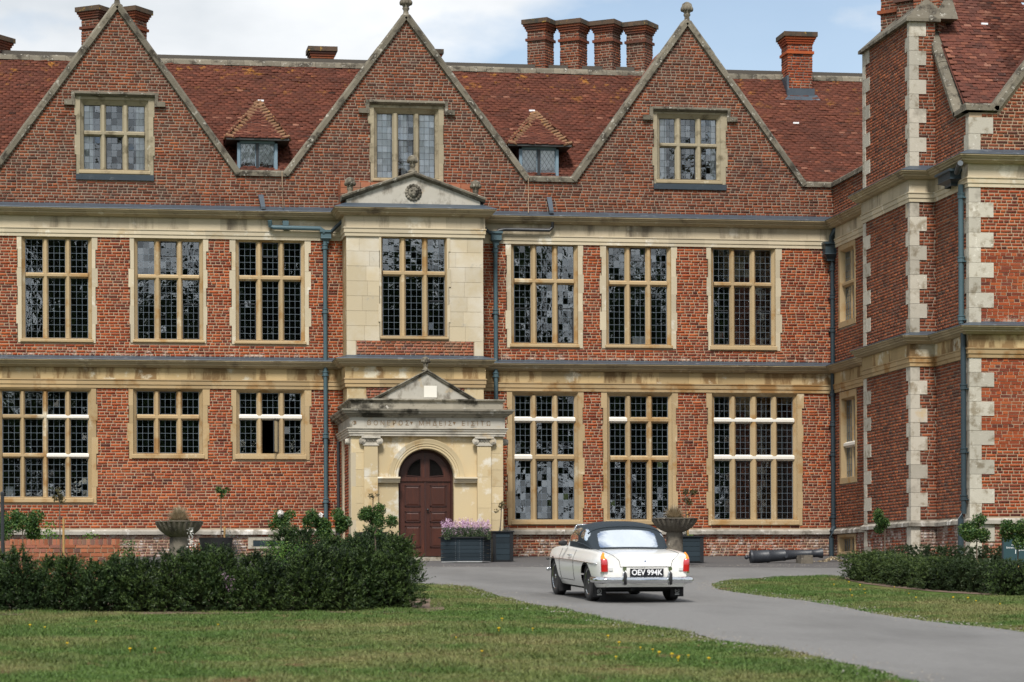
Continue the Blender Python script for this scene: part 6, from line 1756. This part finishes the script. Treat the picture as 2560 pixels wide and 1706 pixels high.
hedge(G(2240, 1434), G(2640, 1438), .5, .54, 13000, 'clipped_hedge', 'back row of low hedge right under the wing wall', 28, m_box, False, .045, .05)

def standard(pos, h, r, label, seed, m=m_rose, n=900, stake=None, bloom=0, name='standard_rose', ry=None, size=.05, sparse=False):
    """a rose grown on one stem: crown, trunk, stake, blooms"""
    g = np.random.default_rng(seed)
    root = empty(name, pos, 0, label, 'shrub')
    zc_ = h - r
    k = 7 if not sparse else 5
    cs = [np.array((g.normal(0, r * .55), g.normal(0, r * .4), zc_ + g.normal(0, r * .45))) for _ in range(k)]
    C = np.concatenate([clump(c, r * (.55 if not sparse else .4), n // k, g, .1) for c in cs])
    foliage('crown', C, size, m, root, seed, 1.9)
    b = MB(); ln = g.normal(0, .02)
    b.tube([(0, 0, 0), (ln, 0, h * .4), (ln * 1.6, 0, zc_)], [.014, .012, .010], 6)
    for c in cs: b.tube([(ln * 1.6, 0, zc_ - r * .5), tuple(c)], [.008, .004], 5)
    b.build('trunk', m_bark, root)
    if stake:
        b = MB(); b.tube([(.045, .02, 0), (.045 + stake[1], .02, stake[0])], .022, 8); b.build('stake', m_stake, root)
        b = MB(); b.tube([(.0, 0, stake[0] * .9), (.07, .02, stake[0] * .9)], .012, 6); b.build('tie', m_rubber, root)
    for i in range(bloom):
        c = cs[i % k] + np.array((g.normal(0, r * .3), -r * .5, g.normal(.02, r * .3)))
        foliage('bloom', clump(c, .045, 60, g, .1), .045, m_petal, root, seed + i, 1.3)
    return root
def at(px, py): return G(px, py)
def stem(px, ytop, Y):
    """foot and height of a plant whose top shows at a pixel, standing at depth Y"""
    p = W(px, ytop, Y); return Vector((p.x, Y, GZ(Y))), p.z - GZ(Y)
def put(px, ytop, Y, r, label, seed, **k):
    f, h = stem(px, ytop, Y); return standard(f, h, r, label, seed, **k)
put(713, 1275, -20.5, .19, 'standard rose with one white bloom in front of the low window with the open casement', 31, n=1300, stake=(.42, .0), bloom=2)
put(790, 1277, -19.5, .22, 'leafy standard rose with a white bloom beside the blue green downpipe', 32, n=2200, stake=(.5, 0), bloom=1)
put(846, 1280, -20.5, .20, 'leafy standard rose nearest the porch wall', 33, n=1900, stake=(.62, .0))
put(944, 1312, -25.6, .10, 'thin young standard with a thick stake beside the yew block', 34, n=160, stake=(.62, .0), sparse=True)
put(553, 1216, -12.0, .10, 'tall thin standard tied to a long pale stake against the brick wall', 35, n=260, stake=(.95, .02))
put(152, 1222, -15.0, .16, 'nearly bare young tree tied to a stake in the raised bed', 36, m=m_bare, n=200, stake=(1.15, .0), sparse=True, name='young_tree')
put(62, 1272, -17.0, .26, 'bushy standard rose over the low brick bed', 37, n=2400)
put(20, 1280, -18.5, .24, 'bushy rose cut by the picture edge over the low brick bed', 38, n=1900)
put(2208, 1281, -14.5, .19, 'small round standard rose before the chimney breast', 39, n=1700, stake=(.40, 0))
put(2440, 1288, -17.5, .26, 'broad standard rose before the wing corner', 40, n=3000, stake=(.45, .0))
put(2540, 1300, -18.0, .26, 'broad standard rose in front of the green sign', 41, n=3000, stake=(.45, 0))
# white and pink spikes over the hedge, loose green between
for i, (px, yt, Y, m_, lab) in enumerate(((325, 1398, -25.9, m_petal, 'white foxglove spike in the hedge below the urn wall'), (370, 1406, -26.1, m_petal, 'cream foxglove spike rising through the hedge'), (478, 1318, -21.0, m_petal, 'tall white foxglove beside the urn foot'), (543, 1402, -26.2, m_pink, 'pink foxglove between the hedge tips'), (562, 1432, -26.3, m_pink, 'larger pink flower spike in front of the hedge'), (580, 1446, -26.4, m_pink, 'low pink flower spike on the hedge face'), (502, 1380, -25.5, m_petal, 'pale cream spike left of the pink flowers'))):
    f, h = stem(px, yt, Y); g = np.random.default_rng(70 + i)
    root = empty('foxglove', f, 0, lab, 'flower')
    b = MB(); b.tube([(0, 0, 0), (.01, 0, h)], [.006, .003], 5); b.build('stalk', m_rose, root)
    n = 130; z = g.uniform(h * .60, h, n); C = np.stack([g.normal(0, .022, n) * (1.3 - z / h) * 3, g.normal(0, .022, n) * (1.3 - z / h) * 3, z], 1)
    foliage('bells', C, .028, m_, root, 80 + i, 1.4, 0, 'stuff')
    foliage('leaves', clump((0, 0, h * .45), (.10, .10, h * .2), 120, g, .1), .05, m_rose, root, 90 + i)
def bush(px, yt, Y, r, hgt, label, seed, m, n, size=.05, name='shrub', asp=2.2, up=.3, cat='shrub'):
    f, h = stem(px, yt, Y); g = np.random.default_rng(seed)
    root = empty(name, f, 0, label, cat)
    C = np.concatenate([clump((g.normal(0, r * .5), g.normal(0, r * .4), h * g.uniform(.35, .8)), (r * .6, r * .5, h * .3), n // 6, g, .1) for _ in range(6)])
    C[:, 2] = np.clip(C[:, 2], 0, h)
    foliage('foliage', C, size, m, root, seed, asp, up)
    b = MB()
    for k in range(5): b.tube([(0, 0, 0), (g.normal(0, r * .4), g.normal(0, r * .3), h * .7)], [.01, .004], 5)
    b.build('stems', m_bark, root)
    return root
bush(720, 1355, -24.5, .42, .8, 'feathery pale green plant behind the hedge near the cellar grate', 51, m_green, 2600, .05, asp=5)
bush(335, 1348, -24.5, .28, .6, 'olive green twiggy plant in front of the urn', 52, m_rose, 900, .05)
bush(150, 1304, -13.0, .40, .5, 'bright green leafy plant in the raised bed', 53, m_green, 1800, .06)
bush(85, 1335, -13.2, .75, .3, 'grey lavender along the raised bed', 54, m_lav, 4200, .05, asp=6, up=1.5)
bush(905, 1410, -25.6, .22, .7, 'bright leafy weeds in the gap between the hedges', 55, m_green, 900, .06)
bush(880, 1440, -26.0, .18, .6, 'mixed green weeds at the foot of the hedge gap', 56, m_rose, 700, .05)
bush(2395, 1418, -19.6, .14, .35, 'white flowered weed inside the clipped hedge', 57, m_petal, 70, .03)

# low brick wall of the raised bed
YB = -14.0
BW = Plane((0, YB, 0), (1, 0, 0), (0, -1, 0))
xw0, xw1 = BW.px(-60, 1370)[0], BW.px(300, 1370)[0]; zw1 = BW.px(150, 1349)[1]; zw0 = GZ(YB) - .05
b = MB(); b.box(xw0, xw1, YB + .005, YB + .22, zw0, zw1 - .01); gw_ = b.build('garden_wall', m_mortar); tag(gw_, 'low pale brick wall of the raised bed behind the hedge', 'garden wall')
dat = lay([(zw0, zw1 - .11, xw0, xw0, xw1, xw1)], [], .082, .066, .11, .225)
me_b = unit_mesh('brick', m_brick_new)
for d_ in dat:
    o = bpy.data.objects.new('brick', me_b); COL.objects.link(o); o.parent = gw_
    o.location = (d_[0], YB + .01, d_[2]); o.scale = (d_[1] - d_[0], -.012 - d_[4], d_[3] - d_[2])
x = xw0
while x < xw1 - .06:
    o = bpy.data.objects.new('brick', me_b); COL.objects.link(o); o.parent = gw_
    o.location = (x, YB + .23, zw1 - .105); o.scale = (.066, -.245, .11); x += .078
b = MB(); b.box(xw0, xw1, YB + .2, YB + 2.5, zw0, zw1 - .12); b.build('bed_soil', m_soil, gw_)
# cellar grate in the plinth
b = MB(); x0, x1 = W(620, 1350).x, W(735, 1350).x; z0, z1 = W(680, 1372).z, W(680, 1343).z
b.ring(MAIN, (x0, x1, z0, z1), .03, (x0 + .12, x1 - .12, z0 + .05, z1 - .08), .03); b.ring(MAIN, (x0, x1, z0, z1), .0, (x0, x1, z0, z1), .03); gr = b.build('cellar_grate', m_quoin, house)
b = MB(); b.box(x0 + .1, x1 - .1, -.018, -.01, z0 + .04, z1 - .06); b.build('grate_back', m_under, gr)
b = MB()
for k in range(6): b.box(x0 + .12, x1 - .12, -.028, -.02, z0 + .06 + (z1 - z0 - .16) * k / 6, z0 + .085 + (z1 - z0 - .16) * k / 6)
b.build('grate_bar', m_teal_d, gr)

# planters
def planter(px, ybase, Y, wpx, ytop, label, rot=0.0, n=4, boards=5, m=m_navy, frame=m_navyd):
    c = W(px, ybase, Y); wdt = W(px + wpx / 2, ybase, Y).x - W(px - wpx / 2, ybase, Y).x; h = W(px, ytop, Y).z - GZ(Y)
    root = empty('planter', (c.x, Y, GZ(Y) + .006), rot, label, 'planter')
    if n == 4: rad = wdt / 2 / math.cos(R(45)) ; a0 = R(45)
    else: rad = wdt / 2; a0 = 0.0
    cs = [Vector((rad * math.cos(a0 + 2 * math.pi * k / n), rad * math.sin(a0 + 2 * math.pi * k / n), 0)) for k in range(n)]
    for k in range(n):
        A_, B_ = cs[k], cs[(k + 1) % n]; d = (B_ - A_); L = d.length; d /= L; nr = Vector((d.y, -d.x, 0))
        for j in range(boards):
            z0, z1 = .03 + (h - .05) * j / boards + .003, .03 + (h - .05) * (j + 1) / boards - .003
            b = MB(); p = lambda u, w_, z: tuple(A_ + d * u + nr * w_ + Vector((0, 0, z)))
            e = random.uniform(-.002, .002)
            b.hexa([p(0, -.02, z0), p(L, -.02, z0), p(L, e, z0), p(0, e, z0), p(0, -.02, z1), p(L, -.02, z1), p(L, e, z1), p(0, e, z1)])
            b.build('board', m, root)
        b = MB()
        if n == 4:
            for u0, u1 in ((0, .07), (L - .07, L)): b.hexa([p(u0, -.03, .0), p(u1, -.03, .0), p(u1, .012, .0), p(u0, .012, .0), p(u0, -.03, h - .02), p(u1, -.03, h - .02), p(u1, .012, h - .02), p(u0, .012, h - .02)])
            b.build('corner_post', frame, root)
        else:
            for u in (.05, L - .05):
                for j in range(boards * 2): b.ball(p(u, .004, .06 + (h - .1) * j / (boards * 2 - 1)), .007, 6, 4)
            b.build('screws', m_chrome, root)
    b = MB()
    o_ = [q * (1 + .05 / rad) for q in cs]; i_ = [q * (1 - .07 / rad) for q in cs]
    for k in range(n):
        a, c_, e, f = o_[k], o_[(k + 1) % n], i_[(k + 1) % n], i_[k]
        b.hexa([(q.x, q.y, h - .03) for q in (a, c_, e, f)] + [(q.x, q.y, h) for q in (a, c_, e, f)])
    b.build('rim', frame, root)
    b = MB(); b.add([(q.x * .93, q.y * .93, h - .05) for q in cs], [tuple(range(n))]); b.build('compost', m_soil, root)
    b = MB(); b.add([(q.x * .97, q.y * .97, .0) for q in cs] + [(q.x * .97, q.y * .97, .03) for q in cs], [(k, (k + 1) % n, n + (k + 1) % n, n + k) for k in range(n)]); b.build('base', m_lampw if n == 6 else m_navyd, root)
    return root, c.x, h
p1 = planter(929, 1385, -4.2, 64, 1332, 'blue grey square planter beside the door with a round shrub', .06)
p2 = planter(1165, 1404, -4.6, 127, 1344, 'large six sided dark planter full of pale pink flowers', R(90 - 28) - R(60), 6, 6)
p3 = planter(1252, 1388, -2.1 - 1.9, 50, 1329, 'square dark planter half behind the six sided one', .05)
p4 = planter(1714, 1403, -5.2, 78, 1341, 'square dark planter with a staked sapling behind the car', -.12)
standard((p1[1], -4.2, GZ(-4.2) + p1[2] - .05), .66, .29, 'dense round shrub growing in the planter beside the door', 61, m_rose, 4200, name='potted_shrub')
standard((p1[1] + .02, -4.15, GZ(-4.2) + p1[2] - .05), 1.05, .14, 'bare twiggy shoot above the round potted shrub', 62, m_bare, 60, sparse=True, name='twiggy_shoot')
f = Vector((p2[1], -4.6, GZ(-4.6) + p2[2] - .06)); g = np.random.default_rng(63)
fl_ = empty('flowering_plant', f, 0, 'mass of pale pink flower spikes in the six sided planter', 'flowers')
C = np.stack([g.uniform(-.52, .52, 7500), g.uniform(-.38, .38, 7500), g.uniform(0, .28, 7500)], 1); foliage('foliage', C, .05, m_sage, fl_, 64, 3.5, 1.2)
C = []
for k in range(230):
    x_, y_ = g.uniform(-.53, .50), g.uniform(-.35, .35); hh = g.uniform(.20, .50)
    for j in range(14): C.append((x_ + g.normal(0, .018) + (hh - .2) * x_ * .25, y_ + g.normal(0, .018), hh - j * .009 + g.normal(0, .008)))
foliage('blooms', C, .030, m_pink, fl_, 65, 1.4)
standard((p3[1] - .02, -4.0, GZ(-4) + p3[2] - .05), .78, .15, 'thin bare sapling in the half hidden planter', 66, m_bare, 130, sparse=True, name='potted_sapling')
bush(1262, 1311, -4.0, .16, .2, 'grey green tuft in the half hidden planter', 67, m_lav, 900, .04, 'potted_tuft', 4, 1)
standard((p4[1] + .02, -5.2, GZ(-5.2) + p4[2] - .05), 1.18, .19, 'staked sapling with reddish leaves in the planter behind the car', 68, m_bare, 420, stake=(.60, -.02), sparse=True, name='potted_sapling')
bush(1700, 1322, -5.3, .20, .25, 'grey green tuft in the planter behind the car', 69, m_lav, 1200, .04, 'potted_tuft', 4, 1)
bush(1727, 1328, -5.35, .13, .2, 'bright green tuft in the planter behind the car', 75, m_green, 700, .035, 'potted_tuft', 2, 1)
for r_ in ('potted_tuft',):
    pass
bush(1, 1, -30, .1, .1, 'x', 1, m_green, 6) if False else None
# black tub half hidden by the hedge
f, h = stem(540, 1345, -12.2); b = MB(); b.lathe([(.26, 0), (.32, h * .9), (.34, h), (.30, h), (.28, h * .8)], f, 20); tag(b.build('plant_tub', m_rubber, smooth=True), 'black round tub holding the tall staked standard', 'tub')
bush(578, 1318, -12.0, .17, .3, 'blue green grass tuft beside the black tub', 76, m_lav, 1100, .06, 'grass_tuft', 7, 2)

# urns: shallow fluted bowls on stone drums
def urn(px, Y, ytop, wpx, stem_px, label, glabel, seed):
    c = W(px, ytop, Y); r = (W(px + wpx / 2, ytop, Y).x - W(px - wpx / 2, ytop, Y).x) / 2; zt = c.z - GZ(Y)
    root = empty('stone_urn', (c.x, Y, GZ(Y)), 0, label, 'urn')
    rs = (W(px + stem_px / 2, ytop, Y).x - W(px - stem_px / 2, ytop, Y).x) / 2
    b = MB(); b.lathe([(rs * 1.15, 0), (rs * 1.15, .08), (rs, .10), (rs * .97, zt - .34), (rs * .9, zt - .30)], (0, 0, 0), 28, None, .012, 14); b.build('pedestal', m_urn, root, smooth=True)
    b = MB(); b.lathe([(rs * .9, zt - .31), (r * .55, zt - .27), (r * .78, zt - .18), (r * .92, zt - .08), (r * .97, zt - .03)], (0, 0, 0), 96, None, .05, 24)
    b.lathe([(r * .96, zt - .035), (r * 1.0, zt - .02), (r * 1.0, zt), (r * .92, zt), (r * .85, zt - .06)], (0, 0, 0), 48); b.build('bowl', m_urn, root, smooth=True)
    g = np.random.default_rng(seed)
    gr_ = empty('ornamental_grass', (c.x, Y, c.z - .03), 0, glabel, 'grass plant')
    n = 2200; d = g.normal(0, 1, (n, 3)); d[:, 2] = np.abs(d[:, 2]) + .25; d /= np.linalg.norm(d, axis=1)[:, None]
    L = g.uniform(.20, .42, n); tip = d * L[:, None] * np.array((.85, .85, .9)); base = d * .03
    s_ = np.cross(d, (0, 0, 1.0)); s_ /= np.linalg.norm(s_, axis=1)[:, None] + 1e-6
    V = np.stack([base - s_ * .007, base + s_ * .007, tip], 1).reshape(-1, 3)
    mesh_np('tuft', V, np.arange(n * 3).reshape(-1, 3), m_tuft, gr_, None, g.random(n), 3)
    C = clump((.0, -.06, .02), (.22, .14, .07), 260, g, .1); foliage('greens', C, .05, m_rose, gr_, seed + 1, 3, .6)
urn(448, -13.0, 1303, 120, 50, 'fluted stone urn in front of the left hand brick wall', 'bleached grass tuft in the urn before the brick wall', 71)
urn(1686, -7.2, 1296, 112, 42, 'fluted stone urn behind the car', 'bleached grass tuft in the urn behind the car', 72)

# cannon resting on a stone block
Yc = -5.5
p0, p1_ = W(1876, 1393, Yc), W(2056, 1383, Yc - .1)
axd = (p1_ - p0).normalized(); Lc = (p1_ - p0).length
Mc = axd.to_track_quat('Z', 'Y').to_matrix()
cn = empty('cannon', (p0.x, p0.y, p0.z), 0, 'old black iron cannon barrel lying against the house', 'cannon')
b = MB(); r0 = .145
b.lathe([(.01, -.03), (.10, -.02), (r0 * 1.05, .0), (r0 * 1.1, .03), (r0 * 1.05, .06), (r0, .07), (r0 * .97, Lc * .22), (r0 * 1.02, Lc * .23), (r0 * 1.02, Lc * .26), (r0 * .94, Lc * .27), (r0 * .86, Lc * .45), (r0 * .9, Lc * .46), (r0 * .9, Lc * .48), (r0 * .80, Lc * .49), (r0 * .60, Lc * .82), (r0 * .66, Lc * .83), (r0 * .66, Lc * .85), (r0 * .60, Lc * .86), (r0 * .62, Lc * .93), (r0 * .78, Lc * .97), (r0 * .80, Lc), (r0 * .5, Lc), (r0 * .45, Lc * .9)], (0, 0, 0), 28, Mc); b.build('barrel', m_iron, cn, smooth=True)
b = MB(); b.ball(-axd * .09, .05); b.tube([-axd * .02, -axd * .08], .03); b.build('cascabel', m_iron, cn, smooth='all')
b = MB(); m_ = axd * Lc * .47; b.tube([m_ + Vector((0, -.17, -.02)), m_ + Vector((0, .17, -.02))], .045, 14); b.build('trunnion', m_iron, cn, smooth=True)
bp_ = W(2014, 1388, Yc - .4)
b = MB(); zb_ = GZ(Yc); hx_ = .145
b.hexa([(bp_.x - hx_, Yc - .52, zb_ - .02), (bp_.x + hx_, Yc - .52, zb_ - .02), (bp_.x + hx_ + .03, Yc - .08, zb_ - .02), (bp_.x - hx_, Yc - .08, zb_ - .02), (bp_.x - hx_ + .01, Yc - .51, bp_.z), (bp_.x + hx_ - .01, Yc - .51, bp_.z), (bp_.x + hx_ + .02, Yc - .09, bp_.z - .01), (bp_.x - hx_ + .01, Yc - .09, bp_.z - .01)])
tag(b.build('stone_block', m_urn), 'rough stone block propping the cannon muzzle', 'block')
# drift of dry leaves by the corner pipe
g = np.random.default_rng(77); q = W(2080, 1402, -4.5)
n = 500; C = np.stack([g.normal(q.x, .16, n), g.normal(-4.6, .12, n), np.zeros(n)], 1); C[:, 2] = [GZ(y) + .012 + max(0, .09 - .45 * abs(x - q.x) + g.normal(0, .01)) for x, y in C[:, :2]]
o = foliage('leaf_drift', C, .05, m_tuft, None, 78, 1.8); tag(o, 'small drift of dry leaves beside the corner downpipe', 'leaves', kind='stuff')

# information sign in front of the wing
YS = -15.5
s0, s1 = W(2508, 1346, YS), W(2622, 1392, YS)
sg = empty('information_sign', ((s0.x + s1.x) / 2, YS, GZ(YS)), 0, 'dark green information sign with white lettering beside the wing corner', 'sign')
m_sign = mat('dark green sign paint', (0.026, 0.062, 0.072), None, 1, 0.45)
zz0, zz1 = s1.z - GZ(YS) - .1, s0.z - GZ(YS); hw_ = (s1.x - s0.x) / 2
b = MB(); b.box(-hw_, hw_, -.02, .02, zz0, zz1); b.build('board', m_sign, sg)
b = MB()
for q in ((-hw_ - .02, -hw_, zz0, zz1 + .02), (hw_, hw_ + .02, zz0, zz1 + .02), (-hw_, hw_, zz1, zz1 + .025)): b.box(q[0], q[1], -.03, .03, q[2], q[3])
b.build('frame', m_teal_d, sg)
b = MB()
for x in (-hw_ * .45, hw_ * .45): b.box(x - .03, x + .03, .02, .07, 0, zz1 + .1)
b.build('post', m_teal, sg)
def sign_text(body, size, px, py):
    o = link('lettering', text_mesh(body, size, .001), m_platel, sg); q = W(px, py, YS - .022)
    o.matrix_local = Matrix.Translation((q.x - (s0.x + s1.x) / 2, -.0225, q.z - GZ(YS))) @ Matrix.Rotation(R(90), 4, 'X')
sign_text('Entrance', .052, 2527.5, 1369.5); sign_text('Shaw House', .034, 2539, 1363); sign_text('Visitor\nparking', .05, 2556, 1372)
b = MB(); q = W(2539, 1356, YS - .022) - Vector(sg.location)
for s_ in (-1, 1): b.lathe([(.001, 0), (.03, .001), (.03, .003)], (q.x + s_ * .022, -.0215, q.z), 12, Matrix.Rotation(R(90), 3, 'X') @ Matrix.Diagonal((.8, 1.3, 1)))
b.build('sign_emblem', m_redr, sg)
b = MB(); q = W(2539, 1373, YS - .022) - Vector(sg.location); b.box(q.x - .006, q.x + .006, -.0235, -.021, q.z - .09, q.z + .03); b.build('sign_rule', m_platel, sg)
# grey post at the picture edge
f, h = stem(6, 1238, -20.0); b = MB(); b.tube([f, f + Vector((0, 0, h))], .03, 12); b.lathe([(.036, 0), (.036, .04), (.01, .06)], f + Vector((0, 0, h)), 12); tag(b.build('metal_post', m_black, smooth=True), 'slim grey metal post at the picture edge', 'post')

# dandelions in the grass
dl = [(2085, 1466), (2122, 1461), (2150, 1468), (2126, 1480), (2161, 1479), (2163, 1487), (2236, 1472), (2272, 1489), (2130, 1494), (2383, 1501), (2420, 1502), (2440, 1508), (2500, 1515), (2290, 1500), (75, 1571), (168, 1617), (325, 1632), (388, 1629), (240, 1560), (112, 1575), (545, 1569), (1205, 1636), (1332, 1579), (1548, 1615), (1601, 1626), (1632, 1632), (1648, 1641), (1680, 1646), (1697, 1650), (1721, 1647), (1540, 1650), (1772, 1656), (1695, 1655), (1247, 1580), (1140, 1600), (1520, 1598), (1255, 1555)]
dme = None
for i, (px, py) in enumerate(dl):
    p = G(px, py)
    if dme is None:
        b = MB(); b.lathe([(.004, .03), (.018, .036), (.020, .042), (.010, .048)], (0, 0, 0), 9); b.tube([(0, 0, 0), (0, 0, .034)], .003, 5)
        o = b.build('dandelion', m_yellow); dme = o.data
    else:
        o = bpy.data.objects.new('dandelion', dme); COL.objects.link(o)
    o.location = p + Vector((0, 0, .006)); o.scale = (random.uniform(.6, 1.05),) * 3
    tag(o, 'yellow dandelion flower in the lawn grass', 'flower', 'dandelions scattered over the lawns')

# loose grit along the edges of the drive
g = np.random.default_rng(91); PT = []
for p in EL_[::1] + ER_[3:-1]:
    for _ in range(16): PT.append((p.x + g.normal(0, .22), p.y + g.normal(0, .22)))
for _ in range(500): PT.append((g.uniform(-6, 8), g.normal(-7.4, .5)))
PT = np.array(PT); n = len(PT); C = np.stack([PT[:, 0], PT[:, 1], PT[:, 1] * SLOPE + .009], 1); sz = g.uniform(.006, .020, n)
off = np.array([(1, 0, 0), (-.5, .9, 0), (-.5, -.9, 0), (0, 0, .8)])
V = (C[:, None] + off[None] * sz[:, None, None]).reshape(-1, 3); Q = (np.arange(n)[:, None, None] * 4 + np.array([(0, 1, 3), (1, 2, 3), (2, 0, 3)])[None]).reshape(-1, 3)
m_grit = mat('loose grit', (0.26, 0.24, 0.21), (0.13, 0.12, 0.11), 30, 0.9, rnd=0.3)
tag(mesh_np('loose_grit', V, Q, m_grit, None, 'stuff', np.repeat(g.random(n), 3), 3), 'loose grit along the drive edges', 'grit')

# park trees behind the photographer, mirrored in the window panes
def tree_mesh(seed, h, r):
    g = np.random.default_rng(seed)
    cs = []
    for k in range(26):
        a = g.uniform(0, 2 * np.pi); rr = r * g.uniform(0, .8); z = h * g.uniform(.28, .97); rr *= math.sin(min(1, (1.02 - z / h) * 1.6) * math.pi / 2)
        cs.append((rr * math.cos(a), rr * math.sin(a), z))
    C = np.concatenate([clump(c, r * .36, 300, g, .5) for c in cs])
    return cs, C
for i, (x, y, h, r) in enumerate(((-60, -104, 23, 6.5), (-52, -112, 27, 7), (-45, -102, 20, 6), (-38, -108, 26, 6.5), (-31, -101, 19, 6), (-25, -112, 33, 7), (-18, -103, 21, 6), (-11, -108, 27, 6.5), (-5, -101, 19, 6), (2, -112, 30, 7), (9, -103, 21, 6), (16, -108, 26, 6.5), (23, -102, 20, 6), (31, -112, 28, 7), (39, -104, 18, 6.5))):
    root = empty('park_tree', (x, y, GZ(y)), 0, 'tall park tree mirrored in the window panes', 'tree', 'park trees behind the photographer')
    cs, C = tree_mesh(100 + i, h, r)
    foliage('crown', C, .9, m_box, root, 200 + i, 1.6)
    b = MB()
    for c in cs: b.ball(c, (r * .31, r * .31, r * .27), 9, 6)
    b.build('inner_crown', m_box, root, smooth='all')
    b = MB(); b.tube([(0, 0, 0), (.2, 0, h * .3), (0, .1, h * .7)], [.5, .38, .15], 8)
    for c in cs[:10]: b.tube([(0.1, 0, h * .3), c], [.18, .05], 5)
    b.build('trunk', m_bark, root)
